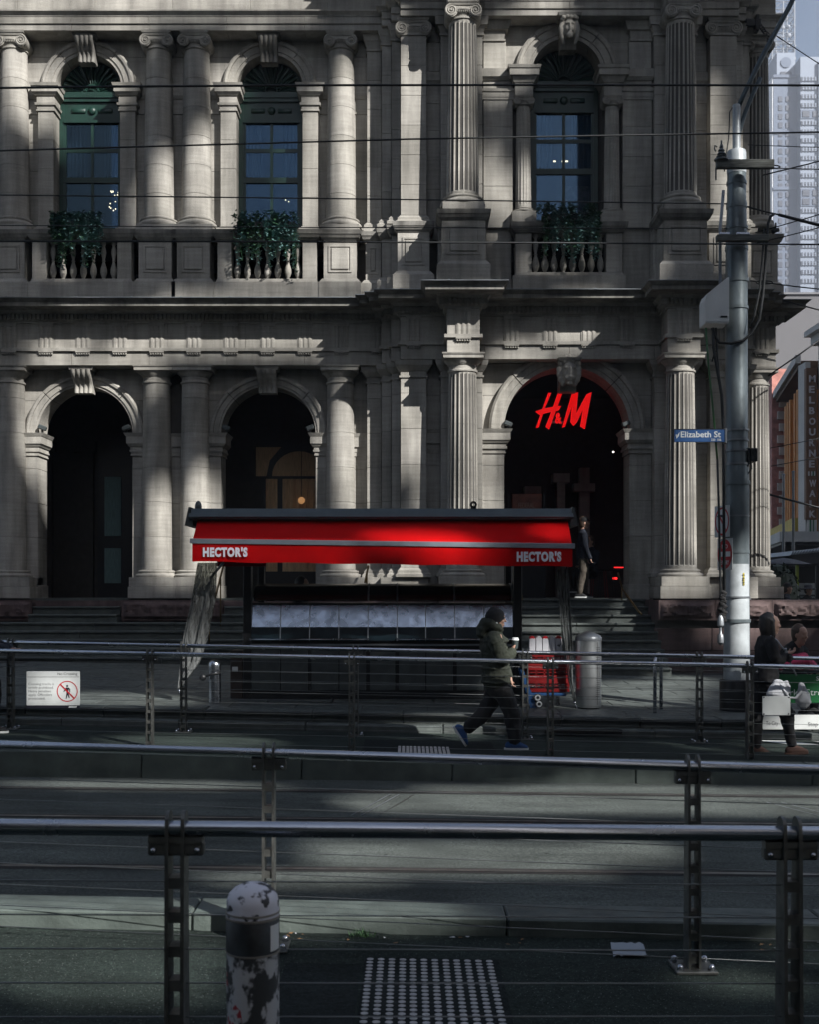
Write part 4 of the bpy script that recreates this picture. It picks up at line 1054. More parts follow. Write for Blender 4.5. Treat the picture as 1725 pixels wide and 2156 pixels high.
# base and lower doors
ob('base_kerb',MB().cbox(KX0-.12,-1.1,YK-.12,YK+1.9,KG-.25,gap(1470),.012).cbox(-1.095,.35,YK-.12,YK+1.9,KG-.25,gap(1470),.012).cbox(.355,KX1+.1,YK-.12,YK+1.9,KG-.25,gap(1470),.012),M['blue'],K_)
ob('cabinet',MB().box(KX0,KX1,YK+.02,YK+1.7,gap(1470),gap(1345)),M['black'],K_)
n=9; pw=(KX1-KX0)/n
for i in range(n):
    a=KX0+i*pw+.008+(.02 if i in (2,4,5,7) else 0); b=KX0+(i+1)*pw-.008-(.02 if i in (1,3,4,6) else 0)
    ob('door_panel',MB().cbox(a,b,YK,YK+.03,gap(1452),gap(1367),.006),M['charcoal'],K_)
    # sloping counter front: dark glass below, scuffed steel above
    z0,z1,z2=gap(1347),gap(1319),gap(1272)
    lo=[(YK-.02,z0),(YK+.02,z1),(YK+.05,z1),(YK+.02,z0)]; hi=[(YK+.02,z1+.004),(YK+.11,z2),(YK+.14,z2),(YK+.05,z1+.004)]
    if i==0:
        dg=mat('dark_counter_glass',(.010,.022,.030),.3,0,.6,3.5,spec=.25); sc=mat('scuffed_steel',(.36,.41,.49),.24,.8,.16,4.0,.06,18,.10)
        fr=mat('counter_trim',(.30,.31,.31),.35,.7)
    ob('counter_glass',MB().prism_x(lo,KX0+i*pw+.006,KX0+(i+1)*pw-.006),dg,K_)
    ob('counter_panel',MB().prism_x(hi,KX0+i*pw+.006,KX0+(i+1)*pw-.006),sc,K_)
    if i: ob('trim',MB().prism_x([(YK-.028,z0),(YK+.105,z2),(YK+.12,z2),(YK+.0,z0)],KX0+i*pw-.007,KX0+i*pw+.007),fr,K_)
ob('counter_top',MB().cbox(KX0-.02,KX1+.02,YK+.08,YK+.9,gap(1271),gap(1268),.005).box(KX0,KX1,YK+.3,YK+.9,gap(1345),gap(1272)),M['black'],K_)
for (a,b) in ((KX0+.0,KX0+4*pw),(KX0+5*pw,KX1)):
    ob('bag_rail',MB().tube([(a,YK-.06,gap(1344)),(b,YK-.06,gap(1344))],.011,8),M['steel'],K_,180)
for i in (0,4,5,9): ob('rail_bracket',MB().box(KX0+i*pw-.012,KX0+i*pw+.012,YK-.075,YK+.03,gap(1347),gap(1341)),M['steel'],K_)
ob('ledge',MB().cbox(KX0-.01,KX1+.01,YK-.035,YK+.05,gap(1358),gap(1354),.004),M['lead'],K_)
# rounded hood covers above the counter
hs=[(0,4),(4,5),(5,7),(7,9)]
for i,j in hs:
    prof=[]; 
    for q in range(9):
        t=R(90*q/8); prof.append((YK+.62-.42*math.sin(t)-.0,gap(1262)+.24*math.cos(t)))
    prof2=[(y+.02,z-.012) for y,z in prof][::-1]
    ob('hood',MB().prism_x(prof+prof2,KX0+i*pw+.01,KX0+j*pw-.01),M['bronze'],K_,50)
    ob('hood_rib',MB().prism_x([(y-.012,z+.008) for y,z in prof]+prof2,KX0+j*pw-.012,KX0+j*pw+.012),fr,K_,50)
# posts and side frame
for x in (KX0-.055,KX1+.065):
    ob('post',MB().cbox(x-.06,x+.06,YK-.0,YK+.14,KG-.1,2.95,.008),M['black'],K_)
    ob('post',MB().cbox(x-.05,x+.05,YK+1.6,YK+1.72,KG-.1,2.95,.008),M['black'],K_)
    ob('side_wall',MB().box(x-.03,x+.03,YK+.14,YK+1.6,KG-.1,gap(1345)),M['black'],K_)
ob('end_stop',MB().cbox(KX0-.30,KX0-.12,YK+.02,YK+1.2,KG-.1,gap(1368),.01),mat('brown_panel',(.03,.02,.015),.6),K_)
# roof: shallow folded dark roof with raised ends
YR=16.75
rx0,rx1=wx(411,YR),wx(1199,YR); zr0,zr1=wz(1093,YR),wz(1071,YR)
rf=ob('roof',MB().prism_x([(YR-.25,zr0),(YR-.10,zr1),(YR+1.9,zr1+.12),(YR+2.05,zr0+.1),(YR+1.9,zr0+.02),(YR-.1,zr0-.02)],rx0,rx1),M['charcoal'],K_)
ob('roof_edge',MB().prism_x([(YR-.265,zr0+.03),(YR-.115,zr1+.005),(YR-.09,zr1-.02),(YR-.24,zr0+.0)],rx0-.05,rx1+.03),mat('roof_edge_paint',(.055,.072,.078),.42,.1),rf)
ob('roof_soffit',MB().box(rx0+.1,rx1-.1,YR-.1,YR+1.8,zr0-.10,zr0-.02),M['black'],rf)
for x,s in ((rx0-.03,-1),(rx1+.02,1)):
    ob('gable_flap',MB().prism_y([(x,zr1+.02),(x+s*.03,zr1+.02),(x+s*.085,zr0-.09),(x-s*.03,zr0-.09)],YR-.2,YR+1.7),M['charcoal'],rf)
ob('finial',MB().ball((rx0+.05,YR-.05,zr1+.03),(.05,.04,.09)),M['charcoal'],rf,180)
ob('lifting_eye',MB().lathe(0,0,[(.02,-.01),(.05,-.01),(.05,.01),(.02,.01)],14,cap=False).xf(Matrix.Translation((wx(997,YR),YR-.1,zr1+.06))@Matrix.Rotation(R(90),4,'X')).box(wx(997,YR)-.035,wx(997,YR)+.035,YR-.11,YR-.09,zr1-.02,zr1+.04),M['black'],rf)
# awning: cloth slope, grey front bar, valance; it leans with the fall of the street
YAF=16.0
def ay(px,py): return (wx(px,YAF),YAF,wz(py,YAF))
nA=60; vs=[];fs=[]
def bz(t): return wz(1138+t*10.5,YAF)
xA0,xA1=wx(405,YAF),wx(1206,YAF); xT0,xT1=wx(416,YR-.1),wx(1196,YR-.1)
for i in range(nA+1):
    t=i/nA
    for j in range(5):
        u=j/4; x=(xT0+(xT1-xT0)*t)*(1-u)+(xA0+(xA1-xA0)*t)*u; y=(YR-.12)*(1-u)+(YAF+.02)*u
        z=(zr0-.012)*(1-u)+(bz(t)+.02)*u-.010*math.sin(math.pi*u)*(.7+.5*math.sin(t*17)+.3*math.sin(t*41))
        vs.append((x,y,z))
for i in range(nA):
    for j in range(4): fs.append((i*5+j,i*5+5+j,i*5+6+j,i*5+j+1))
aw=ob('awning',MB().add(vs,fs),M['red_fabric'],K_,180)
for s_,(xt,xa) in ((0,(xT0,xA0)),(1,(xT1,xA1))):
    ob('awning_side',MB().add([(xt,YR-.12,zr0-.02),(xa,YAF+.02,bz(s_)+.02),(xa,YAF+.02,bz(s_)-.2),(xt,YR-.12,zr0-.45)],[(0,1,2,3)]),M['red_fabric'],aw)
ob('front_bar',MB().prism_x([(YAF-.035,-.032),(YAF-.04,.024),(YAF+.0,.034),(YAF+.03,.0),(YAF+.0,-.034)],xA0-.03,xA1+.03).xf(Matrix.Translation((0,0,bz(.5)))@Matrix.Rotation(math.atan2(bz(0)-bz(1),xA1-xA0),4,'Y')),M['grey_bar'],aw)
vs=[];fs=[]; va=wz(1151,YAF)-wz(1184,YAF)+.02
for i in range(nA*2+1):
    t=i/(nA*2); x=xA0+.0+(xA1-xA0)*t
    for j in range(4):
        u=j/3; vs.append((x,YAF-.015-.012*u*math.sin(t*41)-.006*u*math.sin(t*93+1),bz(t)-.030-u*(va+.012)+(.006*math.sin(t*29)*u)))
for i in range(nA*2):
    for j in range(3): fs.append((i*4+j,i*4+4+j,i*4+5+j,i*4+j+1))
ob('valance',MB().add(vs,fs),M['red_fabric'],aw,180)
ob('lining',MB().box(wx(458,16.6),wx(560,16.6),16.55,16.6,wz(1191,16.6),wz(1160,16.6)),M['red_dark'],aw)
for (p0,p1,q0,q1) in ((427,521,1171,1151),(1089,1183,1181,1160)):
    a0,a1=wx(p0,YAF-.035),wx(p1,YAF-.035); z0,z1=wz(q0,YAF-.035),wz(q1,YAF-.035)
    text('lettering',"HECTOR'S",a0,a1,z0,z1+.006,YAF-.045,M['letter_white'],aw,.06,.004,1.15)
ob('awning_arm',MB().tube([(wx(470,16.4),16.4,wz(1183,16.4)),(wx(440,16.9),17.0,wz(1215,16.9))],.018,6),M['lead'],aw)
# clear plastic side curtains, gathered and tied
pl,pt_,pb=nodes('cloudy_plastic'); pt_.nodes.remove(pb)
a_=N(pt_,'ShaderNodeBsdfTransparent'); a_.inputs[0].default_value=(.62,.64,.62,1); g_=N(pt_,'ShaderNodeBsdfPrincipled',Roughness=.28); g_.inputs['Base Color'].default_value=(.25,.26,.26,1)
m_=N(pt_,'ShaderNodeMixShader'); pv=pos(pt_,(14,14,1.2)); pt_.links.new(ramp(pt_,noise(pt_,pv,1.6,6),[(.36,.22),(.66,.80)]),m_.inputs[0])
pt_.links.new(a_.outputs[0],m_.inputs[1]); pt_.links.new(g_.outputs[0],m_.inputs[2]); pt_.links.new(m_.outputs[0],pt_.nodes['Material Output'].inputs[0]); bump(pt_,g_,noise(pt_,pv,3.0,5),.9,.03)
def curtain(label,path,seed):
    t=thing('plastic_curtain',label,'curtain',(path[-1][0],path[-1][1],KG)); n=12; m2=24; vs=[];fs=[]; rr=random.Random(seed)
    ph=[rr.uniform(0,6) for _ in range(4)]
    for i in range(m2+1):
        u=i/m2*(len(path)-1); k=min(int(u),len(path)-2); f=u-k; a,b=path[k],path[k+1]; L=[a[q]+(b[q]-a[q])*f for q in range(4)]
        for j in range(n+1):
            w_=(j/n-.5); fold=.03*math.sin(w_*26+ph[0]+i*.1)+.015*math.sin(w_*61+ph[1]+i*.21)
            vs.append((L[0]+w_*L[3],L[1]+fold,L[2]))
    for i in range(m2):
        for j in range(n): fs.append((i*(n+1)+j,i*(n+1)+j+1,(i+1)*(n+1)+j+1,(i+1)*(n+1)+j))
    o=ob('sheet',MB().add(vs,fs),pl,t,180); so_=o.modifiers.new('thickness','SOLIDIFY'); so_.thickness=.003
    e=path[-1]; ob('tie_hook',MB().ball((e[0],e[1],e[2]-.02),.022,8,6).tube([(e[0],e[1],e[2]-.03),(e[0]+.03,e[1],e[2]-.09),(e[0]+.05,e[1]-.01,e[2]-.13),(e[0]+.01,e[1],e[2]-.16)],.006,6),M['steel'],t,180)
P3=lambda px,py,Y,w_: (wx(px,Y),Y,wz(py,Y),w_*Y/2500)
curtain('clear plastic curtain gathered at the left end of the kiosk awning',[P3(437,1183,16.3,42),P3(428,1260,16.5,50),P3(411,1340,16.6,52),P3(399,1395,16.6,40),P3(383,1430,16.6,18),P3(377,1449,16.6,6)],2)
curtain('narrow twisted plastic curtain at the right end of the kiosk awning',[P3(1183,1187,16.3,26),P3(1190,1280,16.45,24),P3(1196,1360,16.5,22),P3(1202,1430,16.5,10),P3(1211,1474,16.5,4)],5)
ob('sticker',MB().cbox(KX0-.27,KX0-.19,YK+.005,YK+.019,gap(1412),gap(1402),.002),M['white'],K_)
# ================================================================== FENCES
def fence(label,Y0,Y1,xref,posts,zr,zg,x0,x1,pitch,nr,extra=True,bolts=True,wires=None,barw=.0115,gapw=.038,depth=.05):
    # a handrail with cables; Y and heights vary along x; posts are x positions
    f=thing('handrail_fence',label,'fence',(0,(Y0+Y1)/2,0),'steel handrail fences beside the tram stop')
    yy=lambda x: Y0+(Y1-Y0)*(x-xref[0])/(xref[1]-xref[0])
    ob('handrail',MB().tube([(x0,yy(x0),zr(x0)),((x0+x1)/2,yy((x0+x1)/2),zr((x0+x1)/2)),(x1,yy(x1),zr(x1))],.0255,20),M['steel'],f,180)
    for k in range(nr):
        fr=(k+1)*pitch+.06
        ob('cable',MB().tube([(x0,yy(x0),zr(x0)-fr),(x1,yy(x1),zr(x1)-fr)],.0024,6),M['wire'],f,180)
    for x in posts:
        y=yy(x); t=zr(x); g=zg(x); mb=MB()
        for s in (-1,1):
            xa=x+s*(gapw/2+barw/2)
            prof=[(y-.032+.02,g),(y+.06,g),(y+.045,t+.0)]
            arc=[(y+.008+.036*math.cos(a),t+.02+.036*math.sin(a)) for a in [math.pi*q/8 for q in range(9)]]
            mb.prism_x([(y-.045,g),(y+.075,g)]+[(y+.046,t)]+arc+[(y-.03,t)],xa-barw/2,xa+barw/2)
        p=ob('post',mb,M['post'],f)
        for k in range(nr):
            z=t-(k+1)*pitch-.06; ob('rung',MB().box(x-gapw/2,x+gapw/2,y-.03,y+.035,z-.017,z+.017),M['post'],p)
        # saddle plate under the rail
        br=MB().cbox(x-.088,x+.088,y-.012,y+.03,t-.085,t-.042,.006).box(x-.085,x+.085,y-.02,y+.03,t-.045,t-.024)
        ob('saddle_plate',br,M['post'],p)
        for s in (-1,1): ob('bolt',MB().ball((x+s*.068,y-.016,t-.066),.010,8,6),M['steel'],p,180)
        if bolts:
            ob('base_plate',MB().cbox(x-.10,x+.10,y-.09,y+.11,g,g+.014,.003),M['post'],p)
            for sx in (-1,1):
                for sy in (-1,1): ob('bolt',MB().ball((x+sx*.075,y+.01+sy*.07,g+.028),.016,8,6).lathe(x+sx*.075,y+.01+sy*.07,[(.018,g+.013),(.018,g+.025)],6),M['steel'],p,60)
    return f
XA=lambda ps,Y: [wx(p,Y) for p in ps]
# nearest fence
fence('nearest steel handrail fence, across the bottom of the picture',3.75,3.87,(-.74,1.24),[-2.7,-.738,1.242,3.2],lambda x:1.048-.021*x,lambda x:z_near(x)+.002,-4.5,4.5,.107,8)
# second fence on the near kerb line
fence('second handrail fence with posts just before the near kerb',5.98,5.77,(-.71,1.38),[-2.8,-.711,1.379,3.47],lambda x:.985-.016*x,lambda x:z_near(x)+.002,-5.2,5.2,.109,8)
# far fences along the far platform
fence('front handrail fence of the far platform, carrying the warning sign',13.52,13.52,(0,1),XA([-110,315,740,1160,1580,2005],13.52),lambda x:1.045-TL*x,lambda x:z_plat(x)-.02,-7,7,.119,8,bolts=False,barw=.015,gapw=.042)
fence('rear handrail fence of the far platform, behind the walkers',14.9,14.9,(0,1),XA([22,386,748,1107,1474,1838],14.9),lambda x:1.075-TL*x,lambda x:z_plat(x)+.002,-8,8,.119,8,barw=.015,gapw=.045)

# ---- signs on the fences
def poly_disc(mb,cx,cz,r0,r1,y0,y1,n=40):
    vs=[];fs=[]
    for i in range(n):
        a=2*math.pi*i/n
        for r in (r0,r1): vs.append((cx+r*math.cos(a),y0,cz+r*math.sin(a)))
    for i in range(n):
        j=(i+1)%n; fs.append((2*i,2*j,2*j+1,2*i+1))
    return mb.add(vs,fs)
YS=13.46
X=lambda p:wx(p,YS); Z=lambda p:wz(p,YS)
S1=thing('warning_sign','white rectangular sign with a red circle and a barred walking figure','sign',(X(111),YS,Z(1489)))
ob('plate',MB().cbox(X(55.5),X(168),YS,YS+.006,Z(1483.5),Z(1411.5),.003),M['white_dirty'],S1)
ob('footer',MB().cbox(X(54.8),X(168),YS-.001,YS+.006,Z(1489.5),Z(1483.4),.002),M['ink'],S1)
ob('rule',MB().box(X(57),X(167),YS-.0012,YS-.0002,Z(1423.6),Z(1422.9)),M['ink'],S1)
text('lettering','No Crossing',X(121),X(162.5),Z(1421.0),Z(1414.0),YS-.0012,M['ink'],S1,0,.001)
for s_,y0,x1 in (('Crossing tracks is',1441,113.5),('strictly prohibited.',1448.6,112.5),('Heavy penalties',1456,107),('apply. Offenders',1463.6,109),('prosecuted.',1471.3,95)):
    text('lettering',s_,X(60),X(x1),Z(y0+1.2),Z(y0-5.6),YS-.0012,M['ink'],S1,-.012,.001)
cx,cz=X(141.5),Z(1453.5); ppm=2500/YS
ob('prohibition_ring',poly_disc(MB(),cx,cz,20/ppm,22/ppm,YS-.0016,0),M['red_ink'],S1)
fg=MB(); q=lambda a,b:(cx+a/ppm,cz-b/ppm)
fg.prism_y([q(2.2*math.cos(t*.524)-.2,2.2*math.sin(t*.524)-11.3) for t in range(12)],YS-.0022,YS-.0005)
for pl_ in ([(-3,-8),(3,-8),(6,-5),(6,2),(4.4,2),(4.2,-4),(3,-4),(2.2,4),(-1.5,4),(-2,-3),(-7,1.5),(-8,.3),(-4,-6)],[(-1.5,4),(2.2,4),(5.2,13),(3.4,14),(.4,7),(-1.3,15.5),(-3.3,15.5)]): fg.prism_y([q(*p) for p in pl_],YS-.0022,YS-.0005)
ob('walking_figure',fg,M['ink'],S1)
ob('prohibition_bar',MB().prism_y([q(-15.2,-13.2),(q(-13.2,-15.2)),q(15.2,13.2),q(13.2,15.2)],YS-.0030,YS-.0023),M['red_ink'],S1)
ob('maker_logo',MB().prism_y([(X(144),Z(1488)),(X(145.5),Z(1484.6)),(X(162),Z(1484.6)),(X(160.5),Z(1488))],YS-.003,YS-.001),M['white'],S1)
text('lettering','yarra trams',X(146.5),X(160),Z(1487.4),Z(1485.3),YS-.0038,M['ink'],S1,0,.0006)
S2=thing('blank_plate','small blank pale plate wired to the far front fence, over the woman\'s bags','plate',(X(1635),YS,Z(1503)))
ob('plate',MB().cbox(X(1606),X(1665),YS,YS+.005,Z(1504),Z(1464),.003),M['white_dirty'],S2)
for p in ((1609,1466),(1662,1466),(1609,1501),(1661,1501)): ob('tie',MB().ball((X(p[0]),YS-.003,Z(p[1])),.008,6,5),M['ink'],S2)
YT=14.8; X2=lambda p:wx(p,YT); Z2=lambda p:wz(p,YT)
S3=thing('stop_sign_panel','green tram stop name panel on the far fence at the right edge','sign',(X2(1700),YT,Z2(1490)))
ob('plate',MB().cbox(X2(1630),X2(1830),YT,YT+.01,Z2(1478),Z2(1418),.003),M['green_sign'],S3)
text('lettering','Bourke Street Mall',X2(1600)+.18,X2(1788),Z2(1462),Z2(1449),YT-.001,M['white'],S3,0,.001)
text('lettering','Stop 5',X2(1719),X2(1760),Z2(1434),Z2(1422),YT-.001,M['white'],S3,.01,.001)
S4=thing('direction_sign','white strip sign with direction wording low on the far fence','sign',(X2(1700),YT,Z2(1532)))
ob('plate',MB().cbox(X2(1606),X2(1664.5),YT,YT+.008,Z2(1534),Z2(1506),.003),M['white_dirty'],S4)
ob('plate',MB().cbox(X2(1667),X2(1830),YT,YT+.008,Z2(1534),Z2(1503),.003),M['white_dirty'],S4)
text('lettering','To City',X2(1613.5),X2(1639),Z2(1527.2),Z2(1516.5),YT-.0012,M['ink'],S4,0,.001)
text('lettering','Stop 5',X2(1702),X2(1731),Z2(1529.5),Z2(1518.5),YT-.0012,M['ink'],S4,0,.001)

# ================================================================== STREET FURNITURE
# sticker-covered bollard near the camera
bx,by,br=wx(532,3.5),3.5,.0775
bm2,bt2,bb2=nodes('sticker_scraps'); p_=pos(bt2,(1,1,.8))
n1=noise(bt2,p_,17,6,.6); v1=N(bt2,'ShaderNodeTexVoronoi',Scale=16.0); bt2.links.new(p_,v1.inputs['Vector'])
c_=mixc(bt2,ramp(bt2,n1,[(.47,0.0),(.53,1.0)]),(.022,.026,.028),(.36,.37,.38))
c_=mixc(bt2,mul(bt2,ramp(bt2,v1.outputs['Color'],[(.80,0.0),(.84,1.0)]),ramp(bt2,noise(bt2,p_,34,3),[(.45,0.0),(.5,1.0)])),c_,(.24,.012,.02))
c_=mixc(bt2,ramp(bt2,noise(bt2,p_,9,2),[(.66,0.0),(.69,1.0)]),c_,(.20,.12,.015))
bt2.links.new(c_,bb2.inputs['Base Color']); bb2.inputs['Roughness'].default_value=.6; bump(bt2,bb2,n1,.5,.004)
wm,wt,wb=nodes('chipped_white_dome'); p_=pos(wt)
wt.links.new(mixc(wt,ramp(wt,noise(wt,p_,21,5),[(.40,0.0),(.45,1.0)]),(.03,.03,.035),(.60,.60,.66)),wb.inputs['Base Color'])
bl=thing('bollard','round-topped black bollard plastered with peeling stickers, in the foreground','bollard',(bx,by,0))
zt=.955
ob('shaft',MB().lathe(bx,by,[(br*1.0,-.05),(br,zt-.205),(br*.985,zt-.20)],36),bm2,bl,40)
ob('collar',MB().lathe(bx,by,[(br*1.01,zt-.20),(br*1.01,zt-.10),(br*.99,zt-.098)],36),mat('dark_bollard_band',(.025,.03,.034),.5,.1,.6,18),bl,40)
for z in (zt-.2,zt-.1,zt-.085): ob('ring',MB().lathe(bx,by,[(br*.98,z-.004),(br*1.03,z-.002),(br*1.03,z+.002),(br*.98,z+.004)],36,cap=False),mat('worn_ring',(.26,.24,.21),.45,.5),bl,60)
ob('cap',MB().lathe(bx,by,[(br*1.0,zt-.095),(br*.99,zt-.06)]+[(br*.99*math.cos(R(a)),zt-.055+.055*math.sin(R(a))) for a in (5,25,45,60,75,89)],36),wm,bl,60)
ob('sticker',MB().lathe(bx,by,[(br*1.013,zt-.19),(br*1.013,zt-.115)],6,-42,-8,False),M['white'],bl)
# stainless bollard near the kiosk
x,y=wx(452,16.4),16.4; zg_=z_foot(x,y)
sb=thing('steel_bollard','short domed stainless bollard left of the kiosk','bollard',(x,y,zg_))
ob('shaft',MB().lathe(x,y,[(.085,zg_),(.085,zg_+.50),(.085,zg_+.505)],28),M['steel'],sb,40)
ob('dome',MB().lathe(x,y,[(.087,zg_+.50)]+[(.087*math.cos(R(a)),zg_+.53+.07*math.sin(R(a))) for a in (0,25,50,70,89)],28),M['steel'],sb,60)
ob('lock_bar',MB().tube([(x-.16,y-.1,zg_+.36),(x-.05,y-.1,zg_+.40),(x+.1,y-.09,zg_+.42)],.016,8).ball((x-.15,y-.1,zg_+.36),(.05,.04,.05)),M['black'],sb,180)
# stainless litter bin
x,y=wx(1240,16.7),16.7; zg_=z_foot(x,y)
bn=thing('litter_bin','tall cylindrical stainless steel litter bin beside the kiosk','litter bin',(x,y,zg_))
ob('body',MB().lathe(x,y,[(.175,zg_+.02),(.18,zg_+.03),(.18,zg_+.95),(.175,zg_+.955)],40),mat('bin_steel',(.62,.64,.65),.34,.9,.1,4,.05,120,.06,stretch=(1,1,.2)),bn,40)
ob('lid',MB().lathe(x,y,[(.186,zg_+.95),(.188,zg_+.99),(.17,zg_+1.02),(.09,zg_+1.06),(.02,zg_+1.085),(.001,zg_+1.086)],40),M['lead'],bn,50)
ob('foot',MB().lathe(x,y,[(.15,zg_-.02),(.15,zg_+.03)],24),M['black'],bn)
for a in range(26):
    for k in range(1): pass
pf=MB()
for i in range(26):
    for j in range(5):
        an=R(-62+j*5); z=zg_+.18+i*.027; pf.ball((x+.1805*math.cos(an),y+.1805*math.sin(an),z),(.005,.004,.005),5,4)
stuff(ob('perforations',pf,M['black'],bn))
ob('door_seam',MB().box(x+.10,x+.104,y-.152,y-.147,zg_+.06,zg_+.93),M['black'],bn)
# bicycle hoop
x,y=wx(1400,16.5),16.5; zg_=z_foot(x,y)
hp=[(x-.09,y-.25,zg_-.05),(x-.09,y-.25,zg_+.70)]+[(x-.09+.0,y-.25+.25*(1-math.cos(R(a))),zg_+.70+.10*math.sin(R(a))) for a in range(15,180,15)]+[(x-.09,y+.25,zg_+.7),(x-.09,y+.25,zg_-.05)]
hp=[(px+(py-y)*.38,py,pz) for px,py,pz in hp]
tag(ob('bicycle_hoop',MB().tube(hp,.024,12),M['steel'],None,180),'steel bicycle parking hoop right of the bin','bicycle rack')

# red crates with cartons on a blue hand trolley
YC=16.6; cx0=wx(1100,YC); cg=z_foot(cx0,YC)
def crate(x0,x1,y0,y1,z0,h,label):
    t=thing('milk_crate',label,'crate',((x0+x1)/2,(y0+y1)/2,z0),'red crates on the trolley'); mb=MB(); w=.012
    ob('floor',MB().box(x0,x1,y0,y1,z0,z0+.012),M['red_plastic'],t)
    for (a,b,c,d) in ((x0,x1,y0,y0+w),(x0,x1,y1-w,y1),(x0,x0+w,y0+w,y1-w),(x1-w,x1,y0+w,y1-w)):
        q=MB().box(a,b,c,d,z0+.012,z0+.05).box(a,b,c,d,z0+h-.06,z0+h)
        if b-a>d-c:
            n=6
            for i in range(n): xx=a+(b-a-w*1.5)*i/(n-1); q.box(xx,xx+w*1.5,c,d,z0+.05,z0+h-.06)
            q.box(a+w*1.5,b-w*1.5,c,d,z0+h*.45,z0+h*.45+.015)
        else:
            n=5
            for i in range(n): yy=c+(d-c-w*1.5)*i/(n-1); q.box(a,b,yy,yy+w*1.5,z0+.05,z0+h-.06)
        ob('side',q,M['red_plastic'],t)
    return t
cz0=wz(1455,YC); 
for k in range(3): crate(wx(1112,YC),wx(1200,YC),YC,YC+.38,cz0+k*.185,.18,('bottom red plastic crate of the stack on the trolley','middle red plastic crate of the stack on the trolley','top red plastic crate of the stack, holding white cartons')[k])
topz=cz0+2*.185
for i in range(5):
    a=wx(1116,YC)+i*.093
    t=thing('carton',('first','second','third','fourth','fifth')[i]+' white carton from the left standing in the top red crate','carton',(a+.04,YC+.1,topz+.02))
    ob('box',MB().cbox(a,a+.085,YC+.03,YC+.15,topz+.015,topz+.375,.004),M['card'],t)
    ob('gable',MB().prism_y([(a,topz+.376),(a+.085,topz+.376),(a+.06,topz+.41),(a+.025,topz+.41)],YC+.032,YC+.148),M['red_ink'] if i%2==0 else M['card'],t)
    if i==4: ob('mark',MB().prism_y([(a+.015,topz+.27),(a+.03,topz+.30),(a+.045,topz+.28),(a+.06,topz+.31),(a+.07,topz+.30),(a+.055,topz+.27),(a+.045,topz+.255),(a+.03,topz+.275)],YC+.026,YC+.0295),M['ink'],t)
tr_=thing('hand_trolley','blue hand trolley with small twin wheels carrying the red crates','trolley',(wx(1120,YC),YC,cg))
xb=wx(1100,YC)
ob('frame',MB().prism_y([(xb-.02,wz(1408,YC)),(xb+.02,wz(1408,YC)),(xb+.21,wz(1490,YC)),(xb+.12,wz(1492,YC))],YC-.02,YC+.03).prism_y([(xb-.02,wz(1408,YC)),(xb+.02,wz(1408,YC)),(xb+.21,wz(1490,YC)),(xb+.12,wz(1492,YC))],YC+.33,YC+.38),M['blue_plastic'],tr_)
ob('platform',MB().cbox(xb+.10,xb+.62,YC-.03,YC+.42,cz0-.055,cz0-.012,.01),M['blue_plastic'],tr_)
ob('handle',MB().tube([(xb,YC,wz(1408,YC)),(xb-.06,YC,wz(1400,YC)+.1),(xb-.06,YC+.35,wz(1400,YC)+.1),(xb,YC+.35,wz(1408,YC))],.012,8),M['black'],tr_,180)
for (dx,dz) in ((.215,.145),(.235,.055)):
    for yy in (YC-.05,YC+.4):
        w_=ob('wheel',MB().lathe(0,0,[(.052,-.014),(.056,-.008),(.056,.008),(.052,.014)],24).xf(Matrix.Translation((xb+dx,yy,cg+dz))@Matrix.Rotation(R(90),4,'X')),M['black'],tr_,40)
        ob('rim',MB().lathe(0,0,[(.022,-.018),(.042,-.018),(.042,.018),(.022,.018)],20,cap=False).xf(Matrix.Translation((xb+dx,yy,cg+dz))@Matrix.Rotation(R(90),4,'X')),M['white'],w_,40)
ob('caster',MB().lathe(0,0,[(.03,-.012),(.03,.012)],16).xf(Matrix.Translation((xb+.5,YC-.01,cg+.05))@Matrix.Rotation(R(90),4,'X')).box(xb+.48,xb+.52,YC-.03,YC+.01,cg+.06,cz0-.05),M['black'],tr_)

# brass handrails on the steps
def hrail(label,pts,posts):
    t=thing('step_handrail',label,'handrail',pts[-1]); ob('rail',MB().tube(pts,.022,10),M['brass'],t,180)
    for a,b in posts: ob('baluster_post',MB().tube([a,b],.016,8),M['brass'],t,180)
Q=lambda px,py,Y:(wx(px,Y),Y,wz(py,Y))
hrail('brass handrail on the steps left of the kiosk',[Q(470,1188,25.0),Q(452,1260,23.9),Q(440,1296,23.2),Q(440,1306,23.15)],[(Q(440,1300,23.2),Q(440,1362,23.2)),(Q(464,1216,24.6),Q(464,1316,24.6))])
hrail('brass handrail on the corner steps under the red sign',[Q(1302,1205,25.0),Q(1312,1240,24.6),Q(1345,1285,23.6),Q(1352,1292,23.5)],[(Q(1310,1236,24.7),Q(1310,1262,24.7))])
hrail('brass handrail rising beside the kiosk vendor',[Q(775,1190,25.1),Q(768,1225,24.7)],[(Q(772,1205,24.9),Q(772,1260,24.9))])
hrail('brass handrail between the kiosk and the corner steps',[Q(1078,1080,25.6),Q(1092,1195,25.2),Q(1100,1262,24.6)],[(Q(1098,1250,24.7),Q(1098,1275,24.7))])
